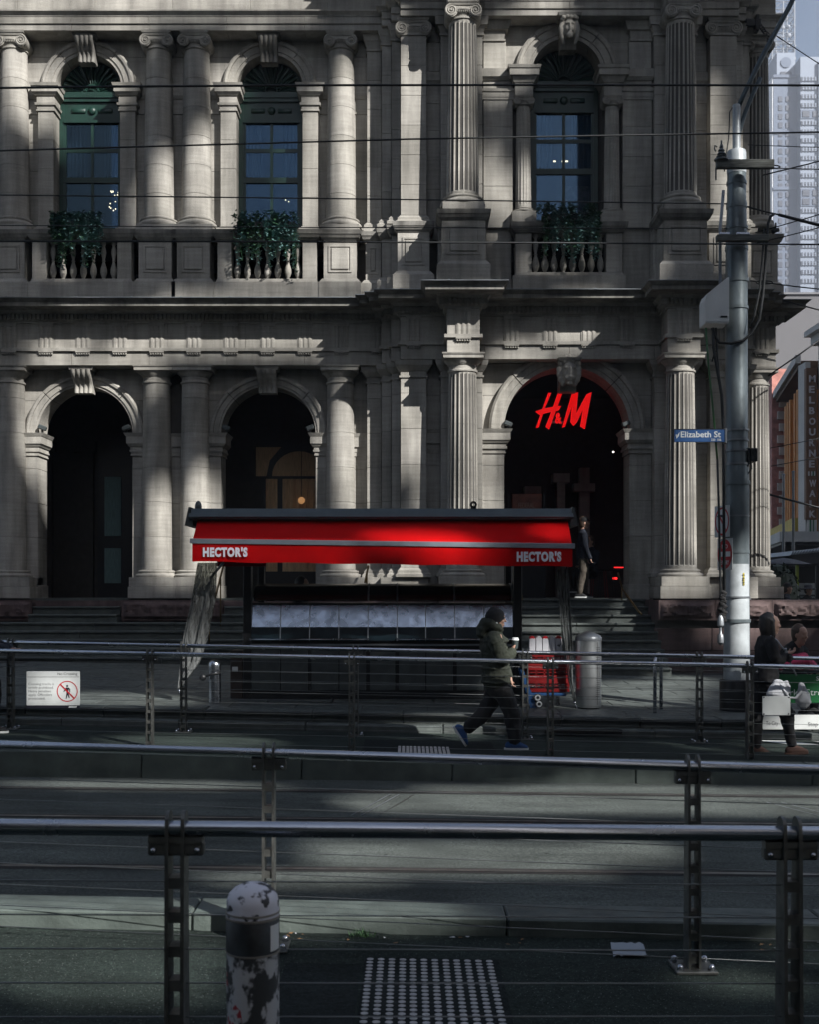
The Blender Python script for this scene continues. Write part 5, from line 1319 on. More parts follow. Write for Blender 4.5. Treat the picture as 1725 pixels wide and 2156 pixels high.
# brown cafe board
YF_=27.4
fb=thing('cafe_board','brown wooden board with thin lettering standing in the corner arch','sign',Q(1110,1100,YF_))
ob('board',MB().cbox(wx(1079,YF_),wx(1142,YF_),YF_,YF_+.05,wz(1095,YF_),wz(1038,YF_),.008),mat('copper_brown',(.20,.085,.055),.55,.2,.35,5),fb)
ob('frame',MB().box(wx(1071,YF_),wx(1075,YF_),YF_,YF_+.05,FL,wz(1037,YF_)).box(wx(1145,YF_),wx(1150,YF_),YF_,YF_+.05,FL,wz(1037,YF_)).box(wx(1075,YF_),wx(1145,YF_),YF_+.005,YF_+.045,FL,wz(1096,YF_)),M['black'],fb)
text('lettering','FEDERAL',wx(1093,YF_),wx(1126,YF_),wz(1067,YF_),wz(1057,YF_),YF_-.002,mat('pale_board_print',(.42,.33,.27),.6),fb,-.012,.002)
# dim red lamps and stools inside the corner arch
redl=mat('red_lamp',(.6,.01,.01),.5,emit=(1,.02,.02),es=1.2)
for k,(px,py,w_,h_) in enumerate(((1312,1193,36,1.6),(1296,1216,9,4))):
    tag(ob('red_light',MB().cbox(wx(px-w_/2,28.5),wx(px+w_/2,28.5),28.5,28.53,wz(py+h_/2,28.5),wz(py-h_/2,28.5),.002),redl),('thin red light strip glowing deep in the corner arch','small red display glowing low in the corner arch')[k],'lamp')
wl=mat('white_lamp',(1,1,1),.5,emit=(1,.95,.85),es=4.0)
tag(ob('ceiling_spot',MB().ball(Q(1292,950,28.0),.018,8,6),wl,None,180),'tiny white spotlight under the ceiling of the corner arch','lamp')
for k,(px,Y) in enumerate(((1262,27.2),(1278,27.6))):
    t=thing('cafe_stool',('dark metal stool beside the seated person in the corner arch','dark metal stool deeper inside the corner arch')[k],'stool',(wx(px,Y),Y,FL)); x=wx(px,Y)
    ob('seat',MB().cbox(x-.17,x+.17,Y-.17,Y+.17,FL+.62,FL+.66,.01),M['black'],t)
    for sx in (-1,1):
        for sy in (-1,1): ob('leg',MB().tube([(x+sx*.13,Y+sy*.13,FL+.63),(x+sx*.18,Y+sy*.18,FL)],.012,6),M['red_plastic'] if k==0 else M['black'],t)

# ================================================================== TRAM POLE
PY=16.8; PX=wx(1551.5,PY); pg=z_foot(PX,PY)
pole=thing('tram_pole','tall galvanised steel tram pole with brackets, cables and signs','pole',(PX,PY,pg))
pz=lambda p:wz(p,PY); pxx=lambda p:wx(p,PY); k_=PY/2500
ob('base_cover',MB().lathe(PX,PY,[(.235,pg-.1),(.235,pz(1432)),(.22,pz(1428))],28),M['black'],pole,40)
ob('lower_shaft',MB().lathe(PX,PY,[(27.2*k_,pg),(27.0*k_,pz(1420)),(25.5*k_,pz(1186))],36),M['pole_low'],pole,40)
ob('middle_shaft',MB().lathe(PX,PY,[(25.4*k_,pz(1186)),(25*k_,pz(1010)),(25*k_,pz(985)),(23.0*k_,pz(975)),(22.6*k_,pz(520)),(19.6*k_,pz(420)),(19.2*k_,pz(372)),(18.8*k_,pz(318))],36),M['pole'],pole,30)
ob('top_socket',MB().lathe(PX,PY,[(19.8*k_,pz(365)),(20*k_,pz(362)),(20*k_,pz(322)),(18.5*k_,pz(317)),(8*k_,pz(316))],32),M['pole_low'],pole,40)
ob('spigot',MB().lathe(PX,PY,[(8.2*k_,pz(320)),(8.2*k_,pz(222)),(7.6*k_,pz(220))],20),M['pole_low'],pole,40)
for py_,w_,h_ in ((905,25,2),(926,25,2),(948,25,2),(976,25,2.5),(1015,27,4),(1085,26,1.5),(1160,26,3),(1305,28,3.5),(1255,27.5,1.5),(432,20.5,6),(480,22.5,3),(523,23,4),(590,24,4),(648,24,3),(385,20,3)):
    ob('band',MB().lathe(PX,PY,[((w_-1)*k_,pz(py_+h_)),(w_*k_+.006,pz(py_+h_)),(w_*k_+.006,pz(py_-h_)),((w_-1)*k_,pz(py_-h_))],30,cap=False),M['lead' if h_<3 else 'pole'],pole,60)
# curved lamp arms
arm1=[Q(1552,232,PY)]+[Q(a,b,PY) for a,b in ((1566,200),(1585,160),(1610,110),(1640,55),(1662,15),(1676,-15),(1690,-60))]
ob('lamp_arm',MB().tube(arm1,[.033]*3+[.035]*5,12),mat('dark_arm_paint',(.055,.075,.085),.45,.4),pole,180)
arm2=[Q(1548,312,PY)]+[Q(a,b,PY) for a,b in ((1556,282),(1568,240),(1585,198),(1602,163))]
ob('arm_strut',MB().tube(arm2,[.030]*5,12),bpy.data.materials['dark_arm_paint'],pole,180)
ob('cable',MB().tube([Q(1543,226,PY-.05),Q(1537,235,PY-.05),Q(1536,270,PY-.05),Q(1535,290,PY-.05),Q(1529,330,PY-.1),Q(1526,360,PY-.1)],.009,6),M['dark_wire'],pole,180)
# timber crossarm with insulator
ob('crossarm',MB().cbox(pxx(1497),pxx(1616),PY-.34,PY-.26,pz(370),pz(352),.006),M['timber'],pole)
ob('insulator',MB().lathe(pxx(1508),PY-.3,[(.10,pz(353)),(.10,pz(350)),(.05,pz(349)),(.075,pz(345)),(.03,pz(341)),(.062,pz(340)),(.03,pz(334)),(.048,pz(333)),(.02,pz(327)),(.03,pz(326)),(.012,pz(318)),(.012,pz(312))],20).tube([Q(1508,318,PY-.3),Q(1505,312,PY-.3),Q(1506,305,PY-.3),Q(1511,309,PY-.3)],.01,6).tube([Q(1508,352,PY-.3),Q(1508,378,PY-.3)],.012,6),mat('brown_insulator',(.10,.11,.115),.3),pole,50)
ob('lower_crossarm',MB().cbox(pxx(1497),pxx(1604),PY-.36,PY-.26,pz(521),pz(508),.006),M['timber'],pole)
ij=MB()
for q_ in range(16):
    xx=1505+q_*3.0+(14 if q_>6 else 0); ij.lathe(pxx(xx),PY-.31,[(.012,pz(509)),(.015,pz(505)),(.007,pz(502))],8)
stuff(ob('terminal_studs',ij,M['steel'],pole))
ob('conduit',MB().tube([Q(1524,400,PY-.15),Q(1520,450,PY-.18),Q(1517,480,PY-.18),Q(1517,600,PY-.18)],.022,8),M['grey_bar'],pole,180)
ob('riser_conduit',MB().tube([Q(1575.5,975,PY),Q(1577,1030,PY),Q(1577,1190,PY),Q(1579,1420,PY)],.012,8),M['lead'],pole,180)
# white cabinet
ob('cabinet',MB().prism_y([(pxx(1475),pz(686)),(pxx(1475),pz(640)),(pxx(1479),pz(628)),(pxx(1521),pz(594)),(pxx(1524),pz(594)),(pxx(1524),pz(686))],PY-.30,PY+.05).box(pxx(1475),pxx(1523),PY-.29,PY+.04,pz(689),pz(686.5)),M['white'],pole)
ob('cabinet_latch',MB().cbox(pxx(1506),pxx(1520),PY-.315,PY-.30,pz(677.5),pz(674),.003),M['black'],pole)
ob('junction_box',MB().cbox(pxx(1576),pxx(1590),PY-.15,PY+.1,pz(972),pz(944),.01).cbox(pxx(1569),pxx(1576),PY-.12,PY+.07,pz(977),pz(943),.01),M['black'],pole)
ob('cable_loop',MB().tube([Q(1582,972,PY-.1),Q(1583,985,PY-.1),Q(1574,998,PY-.1),Q(1572,985,PY-.1),Q(1577,975,PY-.1)],.012,6),M['dark_wire'],pole,180)
for i,(pts,r_) in enumerate((([(1500,689),(1505,705),(1515,720),(1540,722),(1565,716),(1585,700),(1600,670),(1607,620),(1612,560),(1614,520),(1618,470),(1623,455),(1630,450)],.020),([(1502,689),(1503,730),(1510,770),(1520,830),(1524,900),(1525,1100),(1526,1300)],.022),([(1508,689),(1512,760),(1520,840)],.014),([(1500,760),(1506,740),(1512,735)],.01),([(1580,690),(1590,660),(1600,610),(1606,540),(1610,480)],.015))):
    ob('cable',MB().tube([Q(a,b,PY-.2) for a,b in pts],r_,8),M['dark_wire'],pole,180)
ob('earth_cable',MB().tube([Q(1487,689,PY-.22),Q(1492,760,PY-.22),Q(1502,860,PY-.22),Q(1511,965,PY-.22)],.014,8),M['green_wire'],pole,180)
ob('stay_rod',MB().tube([Q(1511,965,PY-.22),Q(1514,1060,PY-.22),Q(1517,1200,PY-.22),Q(1520,1330,PY-.22)],.016,8),M['dark_wire'],pole,180)
ob('turnbuckle',MB().lathe(*Q(1518,1300,PY-.22)[:2],[(.012,pz(1355)),(.045,pz(1350)),(.045,pz(1335)),(.02,pz(1330)),(.02,pz(1318)),(.05,pz(1314)),(.045,pz(1300)),(.015,pz(1290))],10),M['lead'],pole,40)
rm=MB()
for q_ in range(30): rm.ball((pxx(1514+3*math.sin(q_)),PY-.22,pz(1245+q_*2.1)),(.035+.02*math.sin(q_*2.3),.03,.03),6,5)
ob('frayed_wrap',rm,M['black_cloth'],pole,180)
ym=mat('yellow_plate',(.42,.34,.02),.5)
ob('number_plate',MB().lathe(PX,PY,[(26.3*k_+.004,pz(1231)),(26.0*k_+.004,pz(1205))],3,-76,-68,False),ym,pole)
tx=text('lettering','1878 2',0,(1231-1206)*k_*.9,0,5*k_,0,M['ink'],pole,.01,.001)
for v in tx.data.vertices: a=v.co.copy(); v.co=(PX+8.2*k_-a.z+.01,PY-25*k_-.008,pz(1230)+a.x)
# street name blade
YN=16.5
nb=thing('street_sign','blue street name blade with white lettering fixed to the tram pole','sign',Q(1475,930,YN))
ob('blade',MB().cbox(wx(1421,YN),wx(1527,YN),YN,YN+.03,wz(929,YN),wz(903,YN),.003),M['blue_sign'],nb)
ob('edge',MB().box(wx(1420.5,YN),wx(1527,YN),YN-.002,YN+.032,wz(902.8,YN),wz(901.5,YN)),M['ink'],nb)
ob('clamp',MB().cbox(wx(1527,YN),wx(1531,YN),YN-.01,YN+.1,wz(932,YN),wz(900,YN),.004),M['lead'],nb)
text('lettering','Elizabeth St',wx(1434,YN),wx(1518.5,YN),wz(919.5,YN),wz(906.5,YN),YN-.0025,M['white'],nb,.018,.002)
text('lettering','220  188',wx(1498,YN),wx(1519,YN),wz(927,YN),wz(922,YN),YN-.0025,M['white'],nb,.015,.002)
e=lambda p:(wx(p[0],YN),wz(p[1],YN))
ob('emblem',MB().prism_y([e((1424,922)),e((1427,914)),e((1432,908)),e((1430,917)),e((1426.5,921))],YN-.004,YN-.0005).prism_y([e((1423,914)),e((1425.5,913)),e((1425.5,920)),e((1424,918))],YN-.0045,YN-.0005),M['white'],nb)
# two regulatory signs seen nearly edge-on
def reg_sign(label,px,py,hw,hh,kind):
    t=thing('traffic_sign',label,'sign',Q(px,py+hh,PY)); ang=R(-68); c=Vector(Q(px,py,PY-.05)); H=hh*PY/2500; W=H
    Mx=Matrix.Translation(c)@Matrix.Rotation(ang,4,'Z')
    ob('plate',MB().cbox(-W*.78,W*.78,0,.006,-H,H,.003).xf(Mx),M['white_dirty'],t)
    if kind==0:
        ob('ring',poly_disc(MB(),0,0,.72*H*.86,.72*H,-.0015,0).xf(Mx@Matrix.Diagonal((1,1,1.25,1))),M['red_ink'],t)
        ob('arrow',MB().prism_y([(.1*H,-.6*H),(.26*H,-.6*H),(.26*H,.3*H),(.0,.42*H),(-.2*H,.42*H),(-.2*H,.58*H),(-.5*H,.34*H),(-.2*H,.1*H),(-.2*H,.26*H),(.0,.26*H),(.1*H,.2*H)],-.0028,-.0016).xf(Mx),M['ink'],t)
        ob('bar',MB().prism_y([(-.5*H,.62*H),(-.4*H,.68*H),(.5*H,-.62*H),(.4*H,-.68*H)],-.0042,-.003).xf(Mx),M['red_ink'],t)
    else:
        ob('disc',poly_disc(MB(),0,0,.001,.74*H,-.0015,0).xf(Mx@Matrix.Diagonal((1,1,1.28,1))),M['red_ink'],t)
        ob('bar',MB().box(-.56*H,.56*H,-.003,-.0018,-.16*H,.16*H).xf(Mx),M['white'],t)
        for s_,z0,z1 in (('NO',.36*H,.62*H),('ENTRY',-.66*H,-.40*H)):
            o=text('lettering',s_,-.3*H if s_=='NO' else -.42*H,.3*H if s_=='NO' else .42*H,z0,z1,-.003,M['white'],t,.02,.001)
            o.data.transform(Mx)
    ob('bracket',MB().box(c.x,c.x+.22,c.y+.03,c.y+.06,c.z+H*.4,c.z+H*.5).box(c.x,c.x+.22,c.y+.03,c.y+.06,c.z-H*.5,c.z-H*.4),M['lead'],t)
reg_sign('white no-left-turn sign with red ring seen edge-on beside the tram pole',1521,1096,12,33,0)
reg_sign('red no-entry sign with white bar seen edge-on beside the tram pole',1527,1165,10,33,1)

# ================================================================== OVERHEAD WIRES
def owire(label,pts,r,m=None,sag=True):
    return tag(ob('overhead_wire',MB().tube(pts,r,6),m or M['dark_wire'],None,180),label,'wire','overhead tram wires')
owire('thick overhead wire across the arched window heads, highest of all',[Q(-60,185,9.2),Q(300,181,9.2),Q(700,178.5,9.2),Q(1200,178,9.2),Q(1800,179,9.2)],.0085)
owire('overhead wire crossing the upper window panes, second from the top',[Q(-60,318,10.5),Q(400,305,10.5),Q(860,292,10.5),Q(1300,284,10.5),Q(1560,280,10.5),Q(1800,276,10.5)],.0075)
owire('thin overhead wire crossing the lower sashes to the tram pole',[Q(-60,409,16.5),Q(350,413,16.5),Q(860,419,16.5),Q(1300,425,16.5),Q(1531,428,16.7)],.009)
owire('overhead wire crossing the balcony plants, lowest of the long wires',[Q(-60,507,11.6),Q(500,507.5,11.6),Q(1100,510,11.6),Q(1800,514,11.6)],.0085)
owire('thin overhead wire just above the balcony rails, tied to the tram pole',[Q(-60,473,16.2),Q(500,477,16.2),Q(1100,479,16.5),Q(1531,480,16.7)],.007)
for i,(lab,a,b,r_) in enumerate((('span wire from the crossarm rising to the right edge',(1606,368),(1800,318),.010),('level span wire with a long link right of the crossarm',(1575,351),(1800,356),.007),('thick sloping feeder arm right of the pole',(1640,451),(1800,490),.022),('thin wire sloping up beside the feeder arm',(1590,489),(1800,428),.008),('thin wire with a clamp rising below the feeder arm',(1590,512),(1800,458),.008),('span wire dropping to the right at balcony height',(1580,590),(1800,615),.009),('thin wire from the pole to the feeder arm',(1570,433),(1650,453),.012),('thin wire high in front of the tower',(1575,304),(1800,310),.006),('wire running down from the cornice corner to the right edge',(1650,632),(1800,668),.010),('guy wire from the roof anchor across the tower',(1625,68),(1800,180),.007),('dark cable sagging below the painted wall sign',(1622,1040),(1800,1085),.016),('guy wire rising over the grey wall',(1618,790),(1760,690),.012),('thin wire over the side street at letter height',(1622,942),(1800,905),.006),('thin wire over the side street, lower',(1624,980),(1800,945),.006))):
    Y=PY+ (0 if i<8 else 8); owire(lab,[Q(a[0],a[1],Y),Q((a[0]+b[0])/2,(a[1]+b[1])/2+1.2,Y),Q(b[0],b[1],Y)],r_*Y/17)
for lab,(a,b) in (('oblong steel link on the level span wire',(1614,350.5)),('oblong steel link on the low span wire',(1598,593.5))):
    c=Q(a+12,b,PY); pts=[(c[0]+.075*math.cos(R(t))*1.0+(.04 if math.cos(R(t))>0 else -.04),c[1],c[2]+.022*math.sin(R(t))) for t in range(0,375,15)]
    tag(ob('wire_link',MB().tube(pts,.009,6),M['dark_wire'],None,180),lab,'link')
tag(ob('wire_clamp',MB().tube([Q(1626,488,PY),Q(1640,482,PY)],.03,8).tube([Q(1634,486,PY),Q(1634,468,PY)],.012,6),M['dark_wire'],None,180),'small clamp hanging between two thin wires right of the pole','clamp')
# chain anchor on the cornice corner
ch=thing('chain_anchor','black chain and bracket bolted to the upper corner of the stone building','chain',Q(1590,60,25.2))
ob('bracket',MB().cbox(*[*(wx(1570,25.2),wx(1602,25.2)),25.15,25.25,wz(56,25.2),wz(40,25.2)],.01).box(wx(1590,25.2),wx(1597,25.2),25.1,25.3,wz(66,25.2),wz(34,25.2)),M['black'],ch)
for q_ in range(5): ob('link',MB().tube([(wx(1600+q_*3,25.2)+.05*math.cos(R(t)),25.2,wz(52+q_*4,25.2)+.025*math.sin(R(t))) for t in range(0,361,45)],.014,5),M['black'],ch,180)
for q_ in range(6): ob('link',MB().tube([(wx(1618,25.2)+.022*math.cos(R(t)),25.2+.0,wz(72+q_*6.5,25.2)+.04*math.sin(R(t))) for t in range(0,361,45)],.012,5),M['black'],ch,180)
# ================================================================== PEOPLE
def blob(name,mb,m,parent,vox=.012,it=4):
    o=remesh(ob(name,mb,m,parent),vox,it)
    if name in ('jacket','coat','trousers','pouch','blanket'):
        key={'trousers':('trouser_folds',.11,.030),'pouch':('bag_folds',.07,.028),'blanket':('bag_folds',.07,.03)}.get(name,('jacket_folds',.075,.026))
        tx_=bpy.data.textures.get(key[0]) or bpy.data.textures.new(key[0],'CLOUDS'); tx_.noise_scale=key[1]; tx_.noise_depth=2
        d=o.modifiers.new('folds','DISPLACE'); d.texture=tx_; d.strength=key[2]; d.mid_level=.5; d.texture_coords='GLOBAL'
    return o
def xform(mb,base,rz,s=1.0): return mb.xf(Matrix.Translation(base)@Matrix.Rotation(rz,4,'Z')@Matrix.Scale(s,4))
def head_mesh(mb,c,tilt=0.0,s=1.0):
    # facing +x; c is the centre of the skull
    h=MB()
    h.loft([(-.01,0,-.14),(.0,0,-.10),(.012,0,-.06),(.004,0,.0),(-.004,0,.055),(-.008,0,.095),(-.01,0,.115)],[(.045,.042),(.066,.052),(.084,.062),(.098,.074),(.098,.075),(.078,.062),(.045,.040)],16)
    h.loft([(.05,0,-.115),(.072,0,-.105),(.08,0,-.098)],[(.026,.034),(.022,.026),(.014,.018)],10)       # chin
    h.loft([(.085,0,.028),(.104,0,.0),(.118,0,-.022)],[(.013,.011),(.014,.013),(.013,.017)],8)          # nose
    h.ball((.088,0,-.060),(.018,.025,.009)); h.ball((.085,0,-.074),(.016,.022,.009))                    # lips
    h.ball((.082,0,.042),(.022,.055,.013))                                                                # brow
    for q in (-1,1):
        h.ball((.068,q*.036,-.018),(.03,.026,.026)); h.ball((-.005,q*.076,-.005),(.020,.011,.032)); h.ball((.083,q*.032,.020),(.012,.014,.010))
    h.loft([(-.035,0,-.20),(-.025,0,-.14),(-.015,0,-.08)],[(.056,.055),(.054,.053),(.052,.05)],12)      # neck
    h.xf(Matrix.Translation(c)@Matrix.Rotation(tilt,4,'Y')@Matrix.Scale(s,4)); mb.add(h.v,h.f)
def hand(mb,w,d,side=1,curl=.6,s=1.0):
    # hand at wrist w pointing along d with five bent fingers
    d=Vector(d).normalized(); w=Vector(w); a=d.cross(Vector((0,1,0))); a=a.normalized() if a.length>.1 else Vector((1,0,0)); b=d.cross(a).normalized()
    mb.loft([w-d*.03,w,w+d*.035*s,w+d*.075*s],[.024,.024,(.020,.036),(.018,.038)],10,lat=tuple(b))
    for i,(L,o) in enumerate(((.062,-.028),(.072,-.010),(.068,.010),(.054,.027))):
        r=.0085*s; p=w+d*.078*s+b*o*s; q=p+(d*math.cos(curl*.6)+a*math.sin(curl*.6))*L*.45*s; e=q+(d*math.cos(curl*1.6)+a*math.sin(curl*1.6))*L*.5*s
        mb.tube([p-d*.012,p,q,e],[r,r,r*.95,r*.75],8)
    p=w+d*.03*s-b*.030*s; mb.tube([p,p+(d*.6-b*.7+a*.3)*.028*s,p+(d*1.2-b*.75+a*.8)*.046*s],[.011*s,.010*s,.008*s],8)
def shoe(name,parent,ankle,pitch,base,rz,mu,ms,L=.27):
    u=MB().loft([(-.075,0,.045),(-.03,0,.055),(.04,0,.055),(.10,0,.042),(.155,0,.032)],[(.045,.036),(.062,.040),(.052,.044),(.036,.046),(.022,.034)],14,lat=(0,1,0))
    so_=MB(); pts=[(-.105,-.028),(-.11,0),(-.105,.028),(-.05,.036),(.03,.040),(.10,.046),(.155,.036),(.178,0),(.155,-.036),(.10,-.046),(.03,-.040),(-.05,-.036)]; so_.prism_z(pts,0,.026)
    Mx=Matrix.Translation(ankle)@Matrix.Rotation(pitch,4,'Y')@Matrix.Translation((0,0,-.085))
    for q,m,n in ((u,mu,'shoe'),(so_,ms,'sole')):
        q.xf(Mx); xform(q,base,rz)
    s=ob('shoe',u,mu,parent,180); ob('sole',so_,ms,s)
# ---- the walking man with the coffee cup
def zc(zx,zy,y=0.0): return ((zx-600)*.000911, y, (1980-zy)*.000911)
MY=13.98; mbase=(wx(1053,MY),MY,z_plat(wx(1053,MY))+.004)
man=thing('person','man in olive puffer jacket and black beanie walking with a cup','person',mbase)
b=MB(); head_mesh(b,zc(555,315),R(2),.98)
cw=Vector(zc(748,700,-.15)); hand(b,cw,(.45,.12,.75),1,1.0)
fw=Vector(zc(755,1085,.2)); hand(b,fw,(.25,0,-1),-1,.7)
b.loft([zc(560,520,-.19),zc(590,700,-.23),zc(620,830,-.22),cw],[.05,.045,.04,.026],10); b.loft([zc(560,520,.19),zc(600,760,.24),zc(660,930,.23),fw],[.05,.045,.038,.024],10)
b.loft([zc(540,1180),zc(530,1000),zc(520,700),zc(530,520),zc(545,470)],[(.10,.14),(.10,.13),(.11,.16),(.09,.16),(.05,.06)],14)
xform(b,mbase,0); blob('body',b,M['skin'],man,.0075,3)
j=MB()
j.loft([zc(565,1170),zc(560,1090),zc(555,980),zc(540,820),zc(520,660),zc(515,560),zc(525,500)],[(.155,.185),(.168,.20),(.165,.205),(.165,.215),(.165,.225),(.145,.215),(.095,.13)],18)
for k,zy in enumerate((1120,1030,940,850,760,670,590)): j.loft([zc(556-k*4,zy+28),zc(556-k*4,zy),zc(556-k*4,zy-28)],[(.145,.185),(.180,.228),(.145,.185)],18)
j.loft([zc(510,520,-.17),zc(530,600,-.225),zc(560,700,-.245),zc(605,790,-.24),zc(640,825,-.225)],[.085,.088,.084,.078,.072],12)
j.loft([zc(610,815,-.235),zc(680,790,-.205),zc(740,735,-.17),zc(762,705,-.155)],[.074,.072,.064,.050],12)
j.loft([zc(530,520,.17),zc(560,660,.23),zc(610,820,.25),zc(680,960,.24),zc(745,1075,.21)],[.085,.086,.08,.072,.050],12)
j.loft([zc(355,420),zc(400,360),zc(480,370),zc(580,425),zc(620,455)],[(.045,.09),(.07,.125),(.075,.13),(.065,.115),(.04,.08)],14)
j.loft([zc(350,520),zc(360,440),zc(430,400)],[(.05,.13),(.06,.14),(.05,.10)],12)
for (a0,a1,r0,r1) in ((zc(525,580,-.22),zc(630,815,-.23),.090,.076),(zc(620,812,-.23),zc(750,722,-.162),.074,.058)):
    A_,B_=Vector(a0),Vector(a1); d_=(B_-A_).normalized()*.02
    for q_ in range(5):
        p_=A_.lerp(B_,(q_+.5)/5); rr_=r0+(r1-r0)*(q_+.5)/5; j.loft([p_-d_,p_,p_+d_],[rr_*.8,rr_*1.12,rr_*.8],12)
xform(j,mbase,0); blob('jacket',j,M['olive'],man,.010,1)
t_=MB()
t_.loft([zc(570,1100),zc(575,1190),zc(585,1260)],[(.14,.165),(.145,.175),(.125,.16)],16)
t_.loft([zc(560,1200,.085),zc(500,1380,.09),zc(420,1520,.09),zc(290,1650,.09),zc(185,1740,.09)],[.115,.108,.095,.085,.070],14)
t_.loft([zc(620,1200,-.085),zc(690,1370,-.09),zc(750,1520,-.09),zc(768,1700,-.09),zc(785,1880,-.09)],[.12,.112,.098,.088,.078],14)
xform(t_,mbase,0); blob('trousers',t_,M['black_cloth'],man,.013,4)
hb=MB().loft([zc(550,340),zc(547,300),zc(548,240),zc(550,195),zc(550,172)],[(.108,.088),(.118,.096),(.114,.092),(.088,.072),(.05,.045)],16)
hb.xf(Matrix.Translation(zc(555,315))@Matrix.Rotation(R(-14),4,'Y')@Matrix.Translation(-Vector(zc(555,315))))
xform(hb,mbase,0); blob('beanie',hb,M['black_cloth'],man,.010,3)
shoe('shoe',man,zc(770,1895,-.09),0.0,mbase,0,M['shoe_blue'],M['white'])
shoe('shoe',man,zc(135,1760,.09),R(57),mbase,0,M['shoe_blue'],M['white'])
ob('earbud',xform(MB().ball(zc(556,362,-.088),(.012,.008,.012)).tube([zc(556,362,-.09),zc(566,375,-.092)],.005,6),mbase,0),M['white'],man,180)
# the cup he holds
cpx=Vector(zc(788,625,-.14))+Vector(mbase); cup=thing('coffee_cup','takeaway coffee cup with a white lid held by the man','cup',tuple(cpx-Vector((0,0,.05))))
ob('cup_wall',MB().lathe(cpx.x,cpx.y,[(.030,cpx.z-.055),(.041,cpx.z+.045)],20),M['cup'],cup,40)
ob('lid',MB().lathe(cpx.x,cpx.y,[(.044,cpx.z+.043),(.044,cpx.z+.053),(.038,cpx.z+.058),(.036,cpx.z+.072),(.030,cpx.z+.074)],20),M['white'],cup,40)

# ---- the woman with the bags
def wc(zx,zy,y=0.0): return ((zx-440)*.000911, y, (1985-zy)*.000911)
WY=14.1; wb_=(wx(1618.5,WY),WY,z_plat(wx(1618.5,WY))+.004)
wo=thing('person','woman in a long black coat with long dark hair carrying pale bags','person',wb_)
b=MB(); head_mesh(b,wc(478,320),R(4),.93)
b.loft([wc(440,1100),wc(430,900),wc(420,640),wc(430,520),wc(455,470)],[(.09,.13),(.09,.13),(.10,.15),(.08,.15),(.045,.05)],14)
hw_=Vector(wc(640,690,-.12)); hand(b,hw_,(.9,.1,.25),1,.8); b.loft([wc(420,540,-.17),wc(470,720,-.2),wc(560,760,-.17),hw_],[.045,.042,.035,.022],10)
xform(b,wb_,0); blob('body',b,M['skin_b'],wo,.0075,3)
j=MB()
j.loft([wc(400,1050),wc(405,960),wc(410,860),wc(415,720),wc(420,600),wc(425,520),wc(440,470)],[(.155,.20),(.150,.195),(.135,.18),(.135,.185),(.130,.20),(.11,.19),(.065,.09)],18)
j.loft([wc(410,520,-.15),wc(420,620,-.205),wc(450,730,-.215),wc(490,770,-.21)],[.072,.072,.068,.062],12)
j.loft([wc(470,765,-.21),wc(545,765,-.185),wc(610,720,-.145),wc(635,700,-.13)],[.064,.060,.050,.036],12)
j.loft([wc(410,520,.15),wc(430,680,.2),wc(480,780,.2),wc(580,760,.16)],[.07,.068,.06,.045],12)
xform(j,wb_,0); blob('coat',j,M['black_cloth'],wo,.013,3)
t_=MB()
t_.loft([wc(410,1000),wc(412,1080),wc(420,1150)],[(.135,.17),(.13,.16),(.11,.14)],14)
t_.loft([wc(370,1080,.08),wc(335,1300,.085),wc(310,1550,.085),wc(305,1800,.085),wc(308,1930,.085)],[.105,.098,.082,.068,.056],14)
t_.loft([wc(470,1080,-.08),wc(570,1280,-.085),wc(650,1500,-.085),wc(690,1720,-.085),wc(715,1880,-.085)],[.11,.10,.085,.068,.055],14)
xform(t_,wb_,0); blob('trousers',t_,M['black_cloth'],wo,.013,4)
h_=MB().loft([wc(455,560),wc(440,470),wc(418,390),wc(420,310),wc(436,240),wc(452,200)],[(.045,.07),(.070,.085),(.084,.09),(.096,.092),(.104,.088),(.070,.062)],16)
h_.loft([wc(478,560,-.07),wc(482,460,-.078),wc(470,360,-.078),wc(465,270,-.07)],[.02,.026,.030,.03],10)
h_.loft([wc(478,540,.07),wc(480,440,.078),wc(470,350,.078),wc(465,270,.07)],[.02,.03,.034,.03],10)
xform(h_,wb_,0); blob('hair',h_,M['hair'],wo,.010,3)
shoe('shoe',wo,wc(735,1905,-.085),R(-3),wb_,0,M['shoe_brown'],M['shoe_brown']); shoe('shoe',wo,wc(310,1925,.085),R(6),wb_,0,M['shoe_brown'],M['shoe_brown'])
def strap_(pts,w,m,name,parent,base): return ob(name,xform(MB().tube(pts,w,6),base,0),m,parent,180)
bg_=thing('crossbody_bag','dark crossbody bag with a pale shoulder strap worn by the woman','bag',(wb_[0],wb_[1],wb_[2]+.9))
strap_([wc(345,600,-.05),wc(360,520,-.12),wc(430,468,-.13),wc(490,520,-.19),wc(545,600,-.20),wc(610,670,-.235)],.011,M['bag'],'strap',bg_,wb_)
ob('buckle',xform(MB().cbox(wc(570,0)[0],wc(600,0)[0],-.24,-.215,wc(0,680)[2],wc(0,620)[2],.006),wb_,0),M['steel'],bg_)
ob('pouch',xform(MB().cbox(wc(600,0)[0],wc(690,0)[0],-.235,-.14,wc(0,800)[2],wc(0,690)[2],.03),wb_,0),M['black_cloth'],bg_)
strap_([wc(655,800,-.2),wc(690,880,-.2),wc(735,970,-.2)],.010,M['grey_cloth'],'hanging_strap',bg_,wb_)
tb=MB().loft([wc(470,1255,-.28),wc(460,1200,-.28),wc(470,1120,-.27),wc(500,1040,-.26)],[(.11,.05),(.125,.065),(.10,.05),(.06,.03)],16)
tb.loft([wc(600,1180,-.27),wc(590,1110,-.27),wc(570,1045,-.26)],[(.03,.03),(.04,.03),(.03,.02)],10)
